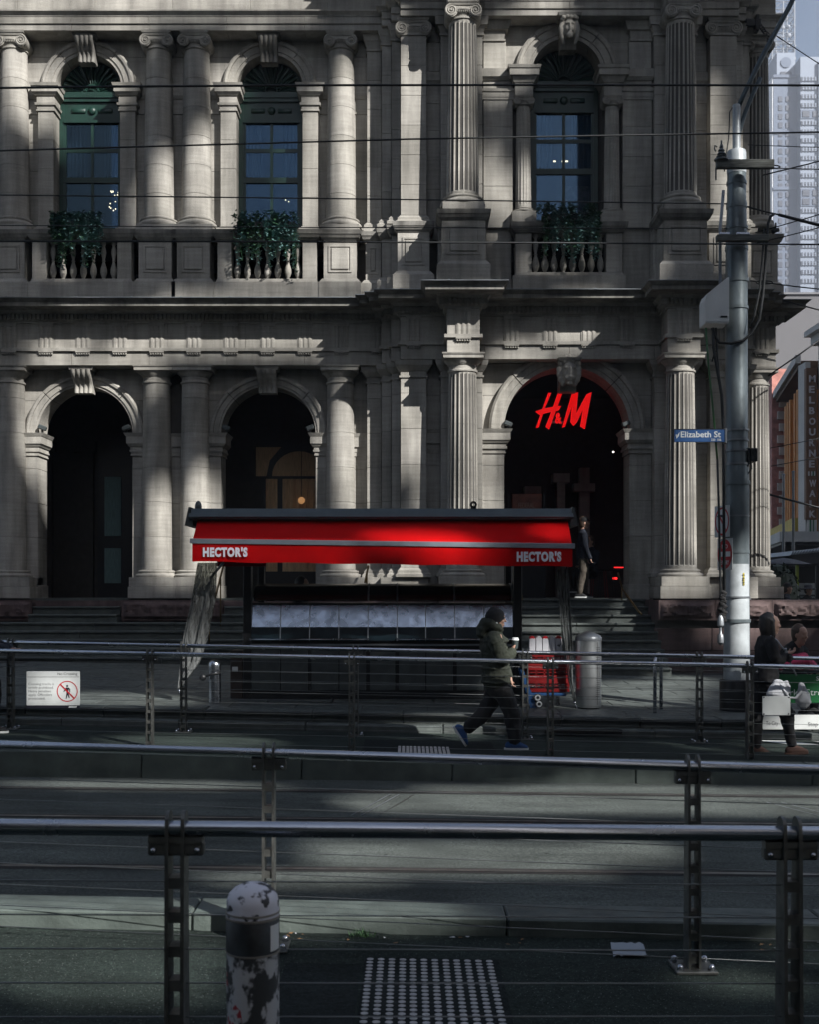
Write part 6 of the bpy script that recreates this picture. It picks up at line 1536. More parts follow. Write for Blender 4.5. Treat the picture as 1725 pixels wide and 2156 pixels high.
tote=thing('tote_bag','pale slouchy cloth bag hanging at the woman\'s hip','bag',(wb_[0],wb_[1]-.28,wb_[2]+.65)); blob('pouch',xform(tb,wb_,0),M['bag'],tote,.011,3)
ob('handle',xform(MB().tube([wc(480,1040,-.27),wc(530,1150,-.33),wc(590,1240,-.34),wc(680,1245,-.33),wc(750,1170,-.31),wc(770,1090,-.3)],.016,8),wb_,0),M['bag'],tote,180)
pbm=MB().loft([wc(790,1370,-.27),wc(800,1300,-.27),wc(790,1200,-.27),wc(775,1110,-.28),wc(765,1060,-.28)],[(.055,.04),(.095,.06),(.075,.05),(.04,.03),(.03,.025)],14)
pb_=thing('carrier_bag','knotted white plastic carrier bag held low by the woman','bag',(wb_[0]+.3,wb_[1]-.27,wb_[2]+.55)); blob('pouch',xform(pbm,wb_,0),M['bag'],pb_,.011,2)

# ---- generic standing or seated figures
def figure(label,base,rz,H,top,bottom,hairm,hat=None,seated=False,arms='down',skin='skin',lean=0.0,puffy=False):
    P=thing('person',label,'person',base); s=H/1.72; V=lambda x,y,z:(x,y,z)
    hipz=.90 if not seated else .47; dz=hipz-.90
    hc=(.03+lean*.55,0,1.60+dz-abs(lean)*.18); b=MB(); head_mesh(b,hc,lean*.3,1.0)
    sh=1.38+dz-abs(lean)*.1; sx=lean*.42
    T=[(0,0,hipz),(sx*.3,0,hipz+.18),(sx*.7,0,sh-.15),(sx,0,sh),(sx+.02,0,sh+.08)]
    b.loft(T,[(.09,.13),(.09,.13),(.10,.15),(.07,.15),(.045,.05)],14)
    if arms=='down': A=[[(sx,q*.19,sh-.02),(sx+.02,q*.25,sh-.30),(sx+.12,q*.23,sh-.54)] for q in (-1,1)]
    else: A=[[(sx,q*.19,sh-.02),(sx+.06,q*.24,sh-.28),(sx+.26,q*.14,sh-.34)] for q in (-1,1)]
    for a in A: b.loft(a,[.042,.038,.024],10); d=Vector(a[2])-Vector(a[1]); hand(b,a[2],d,1,.7)
    b.v=[tuple(Matrix.Scale(s,4)@Vector(v)) for v in b.v]; blob('body',xform(b,base,rz),M[skin],P,.010,2)
    c=MB(); c.loft([(T[0][0],0,hipz-.08)]+T,[(.13,.18),(.135,.18),(.13,.175),(.135,.195),(.10,.185),(.06,.075)],16)
    if puffy:
        for k in range(7): z=hipz+.02+k*.065; c.loft([(sx*k/8,0,z-.03),(sx*k/8,0,z),(sx*k/8,0,z+.03)],[(.13,.18),(.16,.21),(.13,.18)],14)
    for a in A:
        c.loft(a,[.075,.066,.046],12)
        if puffy:
            for k in range(5):
                f=.1+k*.19; p=Vector(a[1])*f+Vector(a[2])*(1-f); d=(Vector(a[2])-Vector(a[1])).normalized()*.02; c.loft([p-d,p,p+d],[.045,.066,.045],10)
    c.v=[tuple(Matrix.Scale(s,4)@Vector(v)) for v in c.v]; blob('jacket',xform(c,base,rz),M[top],P,.014,3)
    t=MB(); t.loft([(0,0,hipz+.05),(0,0,hipz-.04),(0,0,hipz-.10)],[(.12,.165),(.125,.165),(.10,.14)],14); F=[]
    for q in (-1,1):
        if seated: L=[(.0,q*.09,hipz-.02),(.22,q*.1,hipz+.0),(.42,q*.1,hipz-.02),(.44,q*.1,hipz-.22),(.42,q*.1,.10)]
        else: L=[(.0,q*.085,hipz-.05),(.02+.03*q,q*.09,.66),(.03+.05*q,q*.09,.48),(.0+.06*q,q*.09,.28),(-.01+.07*q,q*.09,.10)]
        t.loft(L,[.10,.092,.078,.068,.06],12); F.append(L[-1])
    t.v=[tuple(Matrix.Scale(s,4)@Vector(v)) for v in t.v]; blob('trousers',xform(t,base,rz),M[bottom],P,.014,3)
    for f in F: shoe('shoe',P,tuple(Vector(f)*s-Vector((0,0,.012))),0,base,rz,M['black_cloth'],M['white_dirty'])
    h=MB(); h.loft([(hc[0]-.045,0,hc[2]-.07),(hc[0]-.035,0,hc[2]+.0),(hc[0]-.02,0,hc[2]+.065),(hc[0]-.012,0,hc[2]+.112)],[(.06,.074),(.090,.086),(.104,.088),(.078,.066)],14)
    h.v=[tuple(Matrix.Scale(s,4)@Vector(v)) for v in h.v]; blob('hair',xform(h,base,rz),M[hairm],P,.010,2)
    if hat:
        q=MB()
        if hat=='cap': q.lathe(hc[0]-.005,0,[(.104,hc[2]+.045),(.102,hc[2]+.08),(.08,hc[2]+.12),(.03,hc[2]+.138),(.001,hc[2]+.14)],18).prism_z([(hc[0]+.08,-.075),(hc[0]+.19,-.05),(hc[0]+.20,0),(hc[0]+.19,.05),(hc[0]+.08,.075)],hc[2]+.045,hc[2]+.058)
        else: q.lathe(hc[0]-.005,0,[(.19,hc[2]+.035),(.185,hc[2]+.045),(.112,hc[2]+.06),(.105,hc[2]+.13),(.07,hc[2]+.155),(.001,hc[2]+.157)],20)
        q.v=[tuple(Matrix.Scale(s,4)@Vector(v)) for v in q.v]; ob('hat',xform(q,base,rz),M['black_cloth'] if hat=='cap' else M['grey_cloth'],P,40)
    return P
figure('man in a dark cap and khaki trousers standing in the corner arch',(wx(1228,26.0),26.0,FL+.005),R(0),1.76,'navy','khaki','hair_b','cap')
figure('person in dark blue sitting behind the man in the corner arch',(wx(1246,27.0),27.0,FL+.12),R(-150),1.70,'navy','black_cloth','hair_b',None,True,'fwd')
figure('vendor with dark hair inside the kiosk, head just above the counter',(wx(632,YK+1.05),YK+1.05,z_foot(-1.6,YK)+.09),R(-8),1.67,'black_cloth','black_cloth','hair',None,False,'fwd')
figure('man with short hair leaning forward beside the pink bundle',(wx(1647,16.1),16.1,z_foot(5.1,16.1)+.03),R(-52),1.72,'black_cloth','black_cloth','hair_b',None,True,'fwd','skin',.45)
figure('person in a dark jacket and cap behind the granite wall',(wx(1656,29.5),29.5,.27),R(-15),1.74,'navy','black_cloth','hair_b','cap')
figure('person in a dark coat and pale brimmed hat behind the granite wall',(wx(1701,30.5),30.5,.27),R(-60),1.70,'black_cloth','black_cloth','hair','brim')
figure('person in a quilted dark jacket at the left edge by the far rail',(wx(-27,14.35),14.35,z_plat(-5)+.004),R(10),1.70,'navy','black_cloth','hair',None,False,'fwd','skin_b',0.0,True)
# bundle of pink blankets on a low cart beside the seated man
YPB=15.9; pbz=z_foot(5.4,YPB); cart=thing('pram','low cart heaped with a pink patterned blanket behind the far fence','pram',(wx(1680,YPB),YPB,pbz))
bl_=MB().loft([Q(1640,1402,YPB),Q(1662,1392,YPB),Q(1690,1388,YPB),Q(1712,1400,YPB)],[(.07,.18),(.11,.24),(.11,.24),(.05,.16)],14)
for q_ in range(9): bl_.ball((wx(1645+q_*7,YPB),YPB-.12,wz(1396+6*math.sin(q_*1.7),YPB)),(.07,.06,.05),8,6)
blob('blanket',bl_,M['pink'],cart,.014,1)
ob('tray',MB().cbox(wx(1636,YPB),wx(1722,YPB),YPB-.22,YPB+.22,wz(1413,YPB),wz(1408,YPB),.01),M['black'],cart)
ob('frame',MB().tube([Q(1640,1412,YPB),Q(1700,1470,YPB)],.015,8).tube([Q(1715,1412,YPB),Q(1655,1470,YPB)],.015,8).tube([Q(1715,1410,YPB),Q(1735,1380,YPB)],.015,8),M['black'],cart,180)
for p in (1652,1703):
    w_=ob('wheel',MB().lathe(0,0,[(.07,-.015),(.085,-.01),(.085,.01),(.07,.015)],20).xf(Matrix.Translation((wx(p,YPB),YPB-.2,pbz+.085))@Matrix.Rotation(R(90),4,'X')),M['black'],cart,40)
# ================================================================== BACKGROUND STREET
BQ=Q
# distant office tower with a lattice mast
YT_=480.0; tk=YT_/2500
tx=lambda p:wx(p,YT_); tz=lambda p:wz(p,YT_)
pale=mat('precast_lit_tone',(.72,.71,.70),.7,0,.06,.05); bluegrey=mat('granite_shade_tone',(.052,.074,.120),.6,0,.08,.05); glassb=mat('tower_glass',(.005,.010,.028),.5,0,.2,.1); shade_sp=mat('spandrel_shade_tone',(.155,.185,.24),.6,0,.05,.05)  # tower's sunlit side, shaded front and blue haze are put into these colours
tw=thing('tall_tower','pale blue-grey office tower with window bands and a lattice mast','building',(tx(1680),YT_,0))
D_=70.0
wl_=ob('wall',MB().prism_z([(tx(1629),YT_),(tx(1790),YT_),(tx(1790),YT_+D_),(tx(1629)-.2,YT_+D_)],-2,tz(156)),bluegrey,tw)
# west side, coloured as if sunlit, running back from the corner
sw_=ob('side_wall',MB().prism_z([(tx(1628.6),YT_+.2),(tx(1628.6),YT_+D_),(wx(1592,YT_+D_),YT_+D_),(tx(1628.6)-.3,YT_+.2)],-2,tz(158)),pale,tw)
ob('upper_block',MB().box(tx(1641),tx(1679),YT_+3,YT_+30,tz(157),tz(103)),shade_sp,tw)
cr_=MB(); n_=24; cr_.prism_y([(tx(1660)+11*tk*math.cos(2*math.pi*i/n_),tz(124)+11*tk*math.sin(2*math.pi*i/n_)) for i in range(n_)],YT_+2.6,YT_+3.2); ob('round_window',cr_,bluegrey,tw)
ob('window',MB().box(tx(1649),tx(1672),YT_+2.6,YT_+3.1,tz(155),tz(144)),glassb,tw)
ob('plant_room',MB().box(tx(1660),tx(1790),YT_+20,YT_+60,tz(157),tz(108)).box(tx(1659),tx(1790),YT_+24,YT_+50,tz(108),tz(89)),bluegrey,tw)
ob('right_wing',MB().box(tx(1679),tx(1790),YT_-4,YT_+10,-2,tz(128)),shade_sp,tw)
fl_=18.3
wme=MB().box(-4*tk,4*tk,-.3,.1,-5.6*tk,5.6*tk).mesh('window'); wme.materials.append(glassb)
for r_ in range(25):
    py=208+r_*fl_
    if py>612: break
    for px_ in (1643.5,1659):
        ob('window',wme,None,tw,loc=(tx(px_),YT_,tz(py)))
bme=MB().box(-17*tk,17*tk,-.4,.1,-4.2*tk,4.2*tk).mesh('window_band'); bme.materials.append(glassb)
mull=MB()
for q_ in range(5): mull.box((-13+q_*6.6)*tk-.25,(-13+q_*6.6)*tk+.25,-.6,-.3,-4.4*tk,4.4*tk)
mull.box(-17*tk,17*tk,-.55,-.35,1.2*tk,1.8*tk); mme=mull.mesh('mullions'); mme.materials.append(shade_sp)
for r_ in range(26):
    py=175+r_*fl_
    if py>612: break
    if 236<py<262 or 395<py<442:
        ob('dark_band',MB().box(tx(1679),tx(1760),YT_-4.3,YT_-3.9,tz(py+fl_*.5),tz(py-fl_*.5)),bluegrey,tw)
        for px_ in (1690,1711): ob('window',MB().box(tx(px_-7),tx(px_+7),YT_-4.6,YT_-4.25,tz(py+6),tz(py-6)),glassb,tw)
        continue
    for px_ in (1697,1736):
        bnd=ob('window_band',bme,None,tw,loc=(tx(px_),YT_-4,tz(py))); ob('mullions',mme,None,bnd,loc=(tx(px_),YT_-4,tz(py)))
ob('pier',MB().box(tx(1715),tx(1718.5),YT_-5.4,YT_-4,-2,tz(140)),shade_sp,tw)
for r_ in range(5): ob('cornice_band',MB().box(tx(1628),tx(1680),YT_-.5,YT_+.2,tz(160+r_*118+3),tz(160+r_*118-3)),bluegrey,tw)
sme=MB().prism_z([(-.5,-2.6),(.2,-2.6),(.2,2.6),(-.5,2.6)],-4.6*tk,4.6*tk).mesh('window'); sme.materials.append(mat('side_glass',(.33,.35,.38),.3))
for r_ in range(24):
    for q_ in range(4):
        yy=YT_+10+q_*15; f=(yy-YT_)/D_; xw=(tx(1628.6)-.3)+(wx(1592,YT_+D_)-(tx(1628.6)-.3))*(yy-YT_-.2)/(D_-.2)
        ob('window',sme,None,sw_,loc=(xw,yy,tz(215+r_*fl_)),rot=(0,0,math.atan2(-(wx(1592,YT_+D_)-tx(1628.6)),D_)))
lm=MB(); mx0,mx1=tx(1671),tx(1721); my0,my1=YT_+28,YT_+38; zb_=tz(89); ze_=tz(-70); nb_=9
for i in range(nb_+1):
    z=zb_+(ze_-zb_)*i/nb_
    for (a,b) in (((mx0,my0),(mx1,my0)),((mx0,my1),(mx1,my1)),((mx0,my0),(mx0,my1)),((mx1,my0),(mx1,my1))): lm.tube([(a[0],a[1],z),(b[0],b[1],z)],.26,4)
    if i<nb_:
        z2=zb_+(ze_-zb_)*(i+1)/nb_; xm=(mx0+mx1)/2
        for yy in (my0,my1):
            lm.tube([(mx0,yy,z),(xm,yy,z2)],.2,4).tube([(mx1,yy,z),(xm,yy,z2)],.2,4).tube([(xm,yy,z),(mx0,yy,z2)],.14,4).tube([(xm,yy,z),(mx1,yy,z2)],.14,4)
for xx in (mx0,(mx0+mx1)/2,mx1):
    for yy in (my0,my1): lm.tube([(xx,yy,zb_),(xx,yy,ze_)],.34,5)
for q_ in range(16): lm.ball((rnd.uniform(mx0,mx1),my0-1,rnd.uniform(zb_,ze_)),(rnd.uniform(.5,1.3),.5,rnd.uniform(.4,1.2)),8,6)
ob('lattice_mast',lm,mat('mast_steel',(.16,.175,.20),.6,.2),tw)
# slim towers farther behind, left of it
s2=thing('slim_tower','narrow pale tower showing between the column and the office tower','building',(wx(1604,620),620,0))
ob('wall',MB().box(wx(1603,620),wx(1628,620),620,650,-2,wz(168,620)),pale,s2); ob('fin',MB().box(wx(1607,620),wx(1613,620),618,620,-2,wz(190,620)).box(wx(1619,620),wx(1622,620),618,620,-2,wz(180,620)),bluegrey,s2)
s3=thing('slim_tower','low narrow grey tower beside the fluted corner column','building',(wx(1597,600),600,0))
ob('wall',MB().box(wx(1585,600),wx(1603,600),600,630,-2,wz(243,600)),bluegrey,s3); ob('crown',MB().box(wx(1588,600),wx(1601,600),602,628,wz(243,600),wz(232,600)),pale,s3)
# blank grey wall
gw=thing('blank_wall_building','plain windowless grey building rising behind the side street shops','building',(wx(1680,120),120,0))
ob('wall',MB().box(wx(1560,120),wx(1850,120),120,135,-2,wz(618,120)),mat('grey_render',(.12,.118,.125),.85,0,.05,.2),gw)
ob('parapet',MB().box(wx(1558,120),wx(1852,120),119.8,121,wz(619,120),wz(615,120)),mat('grey_coping',(.15,.15,.16),.8),gw)
# shops along the side street; FP gives the facade line
def FP(Y): return 20.7+(Y-60)*6.1/30
brick=mat('pink_brick',(.42,.19,.16),.85,0,.3,3); cream=mat('cream_render',(.62,.55,.50),.85,0,.1,1); umber=mat('brown_cladding',(.13,.075,.045),.7,0,.3,1.5); orange=mat('orange_fin',(.62,.26,.07),.6,0,.15,1); white_r=mat('white_render',(.60,.575,.54),.85,0,.08,1)
fb_=thing('brick_shop','narrow pink brick and cream shopfront at the end of the side street','building',(FP(84)+3,84,.2))
ob('wall',MB().prism_z([(FP(78),78),(FP(92),92),(FP(92)+12,92),(FP(78)+12,78)],-.5,15.7),cream,fb_)
for Y0_ in (78.0,): ob('quoin_pier',MB().prism_z([(FP(78)-.6,77.8),(FP(80.6)-.6,80.6),(FP(80.6)+.1,80.6),(FP(78)+.4,77.8)],2.0,16.4),brick,fb_)
qm=MB().box(-.2,.25,-.12,.12,-.25,.25).mesh('quoin'); qm.materials.append(cream)
for q_ in range(16): ob('quoin',qm,None,fb_,loc=(FP(78)+.05-(.12 if q_%2 else 0),77.72,3.2+q_*.78))
for Y0_,Y1_,z0,z1 in ((83,86,5.5,11.8),(88,91,5.5,11)):
    w_=ob('window',MB().prism_z([(FP(Y0_)-.12,Y0_),(FP(Y1_)-.12,Y1_),(FP(Y1_)+.2,Y1_),(FP(Y0_)+.2,Y0_)],z0,z1),mat('shop_window',(.05,.035,.045),.3),fb_)
    for yy in (Y0_,Y1_): ob('mullion',MB().box(FP(yy)-.5,FP(yy)-.1,yy-.15,yy+.15,2,15.5),white_r,fb_)
br_=thing('slatted_shop','brown shop building with tall orange vertical fins','building',(FP(72)+4,72,.2))
ob('wall',MB().prism_z([(FP(66)+1.6,66),(FP(77.8)+1.6,77.8),(FP(77.8)+14,77.8),(FP(66)+14,66)],-.5,14.0),umber,br_)
ob('eave',MB().prism_z([(FP(65.8)-.3,65.8),(FP(77.7)-.3,77.7),(FP(77.7)+2.2,77.7),(FP(65.8)+2.2,65.8)],14.2,14.6),umber,br_)
ob('eave_edge',MB().prism_z([(FP(65.7)-.5,65.7),(FP(77.7)-.5,77.7),(FP(77.7)-.2,77.7),(FP(65.7)-.2,65.7)],14.45,14.9),white_r,br_)
ob('back_panel',MB().prism_z([(FP(66.2)+1.4,66.2),(FP(74)+1.4,74),(FP(74)+1.55,74),(FP(66.2)+1.55,66.2)],5,13.6),mat('orange_panel',(.42,.14,.03),.7,0,.3,1),br_)
for Y0_ in (67.0,68.3,70.6,71.8,73.0): ob('fin',MB().box(FP(Y0_)-.25,FP(Y0_)+1.4,Y0_-.12,Y0_+.12,5.0,13.2),orange,br_)
wb2=thing('white_shop','white rendered building carrying the tall vertical name sign','building',(25,60,.2))
ob('wall',MB().prism_z([(22.25,52),(22.25,64.6),(36,64.6),(36,52)],-.5,15.2),white_r,wb2)
ob('pilaster',MB().box(21.55,21.82,64.6,65.8,5,14.3),white_r,wb2)
ob('cornice',MB().box(21.9,36,51.9,64.8,15.2,15.7).box(21.6,36,51.8,65.0,15.7,16.0),white_r,wb2)
YV=64.2; vs_=thing('vertical_sign','tall brown vertical sign with pale stacked letters','sign',(wx(1709,YV),YV,5.5))
ob('panel',MB().cbox(wx(1698,YV),wx(1721,YV),YV,YV+.35,wz(1092,YV),wz(773,YV),.03),mat('sign_brown',(.17,.085,.045),.6,0,.15,.8),vs_)
lt=mat('sign_letter',(.55,.50,.50),.6)
for i,chr_ in enumerate('MELBOURNE'):
    yc=796+i*22.4; hh=7.4; text('lettering',chr_,wx(1704,YV),wx(1717.5,YV) if chr_ in 'MOUN' else wx(1715.5,YV),wz(yc+hh,YV),wz(yc-hh,YV),YV-.03,lt,vs_,.03,.03)
for i,chr_ in enumerate('WALK'):
    yc=1016+i*21.5; hh=7.2; text('lettering',chr_,wx(1704.5,YV),wx(1719,YV) if chr_ in 'W' else wx(1717.5,YV),wz(yc+hh,YV),wz(yc-hh,YV),YV-.03,lt,vs_,.03,.03)
ob('band',MB().box(wx(1702,YV),wx(1720,YV),YV-.02,YV,wz(1000,YV),wz(991,YV)),white_r,vs_)
for q_ in range(3): ob('dash',MB().box(wx(1705+q_*6,YV),wx(1708+q_*6,YV),YV-.03,YV-.02,wz(1000,YV),wz(991,YV)),M['green_sign'] if q_%2 else umber,vs_)
ob('green_panel',MB().box(wx(1702,YV),wx(1720,YV),YV-.02,YV+.1,wz(1120,YV),wz(1093,YV)),white_r,vs_)
ob('green_bar',MB().box(wx(1705,YV),wx(1708,YV),YV-.05,YV-.02,wz(1119,YV),wz(1093,YV)).box(wx(1712,YV),wx(1714,YV),YV-.05,YV-.02,wz(1119,YV),wz(1093,YV)),M['green_sign'],vs_)
cn=thing('shop_canopy','white street canopy with a yellow board above it','canopy',(FP(72)-2,72,4.3))
ob('fascia',MB().prism_z([(FP(58)-2.2,58),(FP(90)-2.2,90),(FP(90)+.2,90),(FP(58)+.2,58)],4.25,4.75),white_r,cn)
ob('board',MB().prism_z([(FP(58)-1.6,58),(FP(76)-1.6,76),(FP(76)-1.3,76),(FP(58)-1.3,58)],4.8,5.4),mat('yellow_board',(.50,.36,.05),.6,0,.2,1),cn)
ob('underside',MB().prism_z([(FP(58)-2.1,58.1),(FP(90)-2.1,89.9),(FP(90)+.1,89.9),(FP(58)+.1,58.1)],4.1,4.24),M['black'],cn)
for k,(p,top) in enumerate(((1650.5,996),(1671,990))):
    Y=48.0; tag(ob('flag_pole',MB().lathe(wx(p,Y),Y,[(.07,0),(.05,wz(top+3,Y)),(.075,wz(top+2,Y)),(.05,wz(top,Y)),(.001,wz(top-1,Y))],14),M['lead'],None,40),('left white street pole with a ball top beyond the corner','right white street pole with a ball top beyond the corner')[k],'pole')
# tram shelter roof and things beneath it
sh_=thing('tram_shelter','dark ribbed tram shelter roof in the side street','shelter',(wx(1700,44),44,.2))
rf_=ob('roof',MB().prism_y([(wx(1640,44),wz(1170,44)),(wx(1800,44),wz(1152,44)),(wx(1800,44),wz(1186,44)),(wx(1668,44),wz(1186,44))],43,47),mat('shelter_roof',(.05,.052,.055),.5,.3),sh_)
for q_ in range(20): ob('rib',MB().prism_y([(wx(1645+q_*6,44),wz(1169.5-q_*.66,44)),(wx(1647+q_*6,44),wz(1169-q_*.66,44)),(wx(1652+q_*6,44),wz(1160.5-q_*.66,44)),(wx(1650+q_*6,44),wz(1161-q_*.66,44))],42.9,47),M['lead'],rf_)
for p in (1665,1706,1722): ob('post',MB().box(wx(p,44)-.05,wx(p,44)+.05,43.2,43.3,0,wz(1180,44)),M['black'] if p!=1665 else mat('lime_post',(.22,.28,.02),.5),sh_)
ob('glass_screen',MB().box(wx(1637,46),wx(1716,46),46,46.05,wz(1290,46),wz(1226,46)),mat('frosted_screen',(.42,.46,.48),.4),sh_)
for zz in (1238,1252): ob('screen_stripe',MB().box(wx(1637,46),wx(1716,46),45.97,45.995,wz(zz+2,46),wz(zz-2,46)),M['charcoal'],sh_)
ob('back_wall',MB().box(wx(1600,47),wx(1800,47),47.1,47.3,0,wz(1190,47)),M['black_join'],sh_)
um=thing('umbrella','grey market umbrella under the red strip in the side street','umbrella',(wx(1655,40),40,.2))
ob('canopy',MB().lathe(wx(1650,40),40,[(.95,wz(1187,40)),(.9,wz(1185,40)),(.45,wz(1177,40)),(.03,wz(1173,40))],8),M['grey_cloth'],um); ob('pole',MB().box(wx(1650,40)-.02,wx(1650,40)+.02,39.98,40.02,0.1,wz(1176,40)),M['black'],um)
tag(ob('red_shop_strip',MB().cbox(wx(1610,50),wx(1662,50),50,50.1,wz(1173,50),wz(1167,50),.02),M['red_plastic']),'thin red fascia strip behind the corner column base','sign')
M['hedge']=mat('dark_hedge_leaf',(.012,.03,.014),.6)
tag(ob('hedge',MB().ball((wx(1638,38),38,1.6),(.7,.5,1.1),10,8),M['hedge']),'dark bushy planting beside the corner column base','plant')
hg=bpy.data.objects['hedge']; 
mb=MB()
for q_ in range(500):
    a=rnd.uniform(0,6.28); b=rnd.uniform(-1.2,1.3); o=Vector((wx(1638,38)+.7*math.cos(a)*math.cos(b),38+.5*math.sin(a)*math.cos(b),1.6+1.1*math.sin(b))); d=Vector((rnd.gauss(0,1),rnd.gauss(0,1),rnd.gauss(0,1))).normalized()*.14; s=d.cross(Vector((.3,.5,.8))).normalized()*.05
    mb.add([o,o+d*.5+s,o+d,o+d*.5-s],[(0,1,2,3)])
stuff(ob('foliage',mb,M['hedge'],hg))
# building line closing the far side of the street so that no bare horizon shows
ob('shade_wall',MB().box(wx(1590,95),wx(1800,95),95,96,-.5,13),umber,fb_)
# ================================================================== unseen light blockers and street front behind the camera
# Unseen screen added to shape sunlight; openings are projected from the wanted light patches.
YO=-12.0
def to_plane(x,y,z):
    t=(y-YO)/(-SUN_DIR.y); return (x+SUN_DIR.x*t, z+SUN_DIR.z*t)
OPEN=[]                                  # each opening is a lit patch projected onto the screen plane
GROW=9
def lit(px,py,rx,ry,Y):
    rx+=GROW; ry+=GROW
    OPEN.append([to_plane(wx(px+rx*math.cos(R(q)),Y),Y,wz(py+ry*math.sin(R(q)),Y)) for q in range(0,360,20)])
def litr(p0,p1,q0,q1,Y):
    g=GROW*.7; OPEN.append([to_plane(wx(p,Y),Y,wz(q,Y)) for p,q in ((p0-g,q0-g),(p1+g,q0-g),(p1+g,q1+g),(p0-g,q1+g))])
def gpt(px,py,zg):
    Y=2500*(CZ-zg)/(py-1244); return to_plane(wx(px,Y),Y,zg)
def ground(px,py,rx,ry,zg):
    OPEN.append([gpt(px+rx*math.cos(R(q)),py+ry*math.sin(R(q)),zg) for q in range(0,360,20)])
def groundr(p0,p1,q0,q1,zg): OPEN.append([gpt(p,q,zg) for p,q in ((p0,q0),(p1,q0),(p1,q1),(p0,q1))])
YL,YP=25.8,25.1
# upper storey
litr(-80,660,-80,68,YL); litr(660,760,-40,30,YL); litr(1085,1180,-40,38,YP)
lit(40,180,75,95,YL); lit(150,185,110,70,YL); lit(230,130,50,55,YL)
lit(345,425,45,75,YL); lit(425,400,55,110,YL); litr(462,512,180,500,YL); lit(495,160,45,55,YL)
litr(628,672,210,490,YL); lit(722,300,45,165,YL); litr(690,760,400,640,YL); litr(470,700,560,640,YL); lit(620,430,30,70,YL)
litr(835,915,120,330,YP); lit(872,420,38,90,YP); lit(860,525,28,50,YP)
lit(1055,135,55,60,YP); lit(1105,95,40,45,YP); lit(1080,420,28,60,YP); lit(1020,380,20,60,YP)
litr(1400,1465,478,560,YP); litr(1495,1520,500,580,YP); lit(1475,260,22,70,YP); lit(1560,420,60,150,YP)
# middle band
litr(300,640,690,772,YL); lit(265,745,55,30,YL); lit(680,735,60,38,YL); lit(120,745,70,16,YL)
litr(1130,1215,660,756,YP); lit(1230,700,25,30,YP); litr(945,1005,655,760,24.2)
# ground storey
lit(110,850,70,85,YL); lit(240,825,65,50,YL); lit(92,935,50,45,YL); lit(130,975,30,35,YL)
lit(330,1150,50,110,YL); lit(430,1120,62,120,YL); lit(380,1210,90,50,YL); lit(455,1210,40,60,YL)
lit(715,950,48,120,YL); litr(690,760,1180,1235,YL); lit(725,1060,30,60,YL)
litr(835,915,770,930,YP); lit(872,960,38,40,YP); litr(790,920,1180,1240,YP)
litr(950,1008,755,900,24.4); lit(985,960,32,120,24.4); lit(975,1080,34,60,24.4)
lit(1060,830,60,70,YP); lit(1025,930,30,90,YP); lit(1030,1050,30,60,YP)
lit(1430,830,55,60,24.5); lit(1440,960,60,80,24.5); lit(1425,1110,60,90,24.5); lit(1500,1080,30,150,24.8); lit(1600,1000,40,240,25.9); lit(1420,1240,60,28,24.2); lit(1620,1245,50,30,25)
lit(1345,1275,35,22,24.0); lit(1600,1300,110,28,23.8); lit(1180,1305,70,45,24)
# pole, kiosk, footpath
litr(1515,1590,1185,1420,16.8); lit(1552,820,30,60,16.8); lit(1552,660,26,60,16.8); lit(1552,350,40,60,16.8); lit(1475,915,70,22,16.5)
lit(875,1140,115,34,16.2); lit(1180,1112,26,26,16.3); lit(960,1160,80,22,16)
lit(1255,1400,26,60,16.6); lit(1150,1400,50,60,16.6)
ground(1330,1462,150,26,.15); ground(1430,1440,80,16,.15); ground(250,1478,170,14,.25); ground(960,1512,110,12,.2)
# people and platform
lit(1072,1312,12,24,14.0); lit(1092,1372,12,20,14.0); lit(1642,1440,40,45,13.8); ground(1660,1560,90,22,-.08)
lit(110,1450,75,45,13.5); ground(400,1560,200,16,.03)
# road, rails, near kerb and pavement
groundr(880,1900,1655,1712,-.28); ground(860,1690,160,24,-.27); groundr(640,1290,1766,1842,-.26); ground(1300,1795,150,32,-.28); ground(620,1850,230,22,-.26); ground(1690,1640,110,16,-.05); ground(300,1655,330,10,-.25)
groundr(-260,500,1893,1975,.08); ground(600,1925,240,40,.07); ground(850,1925,160,22,.06); ground(120,2015,420,60,.02); ground(1690,1995,70,26,-.03); ground(250,2085,260,36,.02); ground(1560,2070,150,34,-.03); ground(1500,2120,180,14,-.03); lit(540,1890,50,34,3.5); lit(560,2050,30,60,3.5)
def slit(p0,p1,q0,q1,Y): OPEN.append([to_plane(wx(p,Y),Y,wz(q,Y)) for p,q in ((p0,q0),(p1,q0),(p1,q1),(p0,q1))])
slit(380,760,1108,1127,16.3); slit(1000,1215,1108,1127,16.3); slit(380,760,1152,1176,16.0); slit(1000,1215,1156,1180,16.0)
lit(150,520,45,25,25.2); lit(560,525,55,30,25.2); slit(1130,1260,500,540,24.7)
litr(1604,1668,1460,1506,13.5); litr(1672,1760,1500,1540,14.8); lit(1245,1420,24,60,16.5)
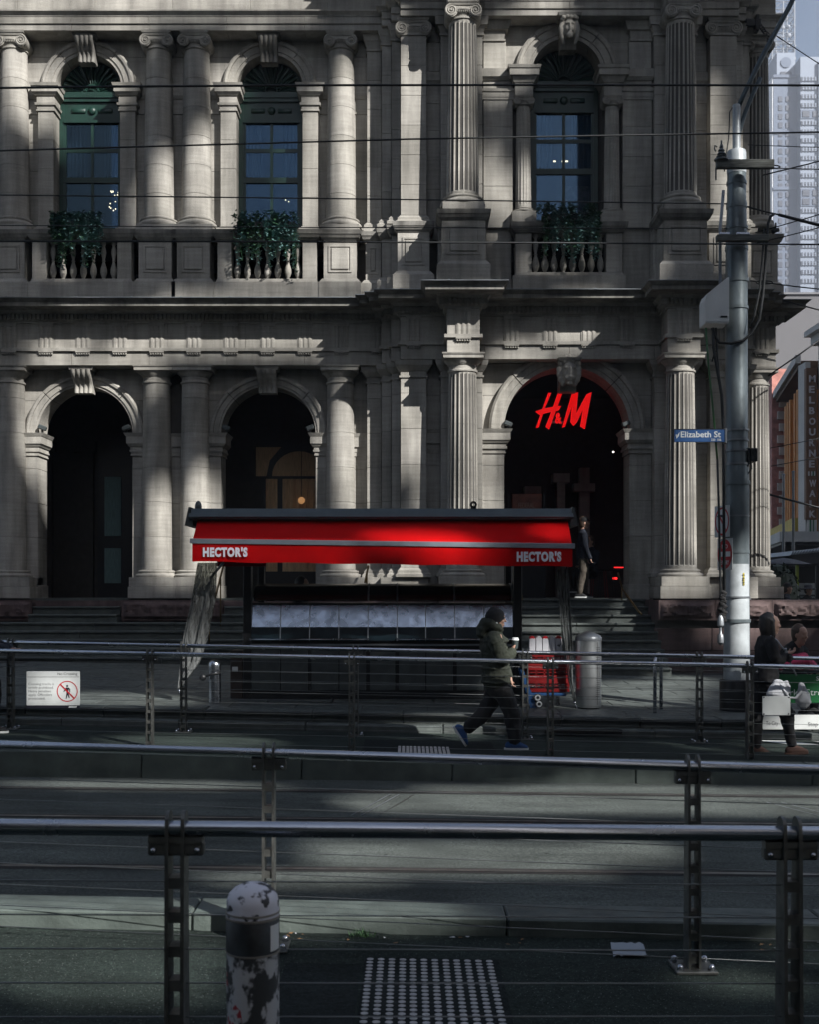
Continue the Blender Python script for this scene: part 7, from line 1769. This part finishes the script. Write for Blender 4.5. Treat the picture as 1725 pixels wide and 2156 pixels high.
lit(1638,1312,14,26,14.1); ground(1300,1680,420,34,-.28)
X0_,X1_,Z1_=9.0,95.0,112.0; cs_=.12
mb=MB(); nz_=int(Z1_/cs_)
def cross(poly,z):
    xs=[]
    for (xa,za),(xb,zb) in zip(poly,poly[1:]+poly[:1]):
        if (za<=z)!=(zb<=z): xs.append(xa+(xb-xa)*(z-za)/(zb-za))
    return (min(xs),max(xs)) if len(xs)>1 else None
for k in range(nz_):
    z=(k+.5)*cs_; spans=sorted([c for c in (cross(p,z) for p in OPEN) if c]); cur=X0_
    for a,b in spans:
        if a>cur+.02: mb.box(cur,min(a,X1_),YO-.06,YO+.06,k*cs_,(k+1)*cs_)
        cur=max(cur,b)
    if cur<X1_: mb.box(cur,X1_,YO-.06,YO+.06,k*cs_,(k+1)*cs_)
fr_=thing('sun_screen','unseen pierced sun screen added behind the viewer','building',(30,YO,0))
ob('sun_screen_wall',mb,mat('sun_screen_grey',(.16,.165,.17),.85),fr_)
# the ordinary street front behind the viewer
of_=thing('street_front','low row of buildings across the street behind the viewer','building',(-20,-16,0))
ob('wall',MB().box(-60,X0_-.1,-24,-16,-2,17.5),mat('brown_brick',(.10,.085,.075),.9),of_)
ot_=thing('tall_tower','unseen dark tower added behind the viewer to cut sky light','building',(-50,-40,0))
ob('wall',MB().box(-90,-27,-55,-30,-2,75),mat('sky_blocker_dark',(.07,.075,.08),.8),ot_)  # unseen tower, added only to block ambient sky light
SC.cycles.use_denoising=True

hz=MB().box(-700,700,-700,700,-3.4,262)
hzm=bpy.data.materials.new('haze_air'); hzm.use_nodes=True; ht=hzm.node_tree; ht.nodes.clear()
pv=ht.nodes.new('ShaderNodeVolumePrincipled'); pv.inputs['Color'].default_value=(.82,.88,1,1); pv.inputs['Density'].default_value=.00065; pv.inputs['Anisotropy'].default_value=0.2
ho=ht.nodes.new('ShaderNodeOutputMaterial'); ht.links.new(pv.outputs[0],ho.inputs['Volume'])
hob=ob('haze',hz,hzm); hob['kind']='stuff'
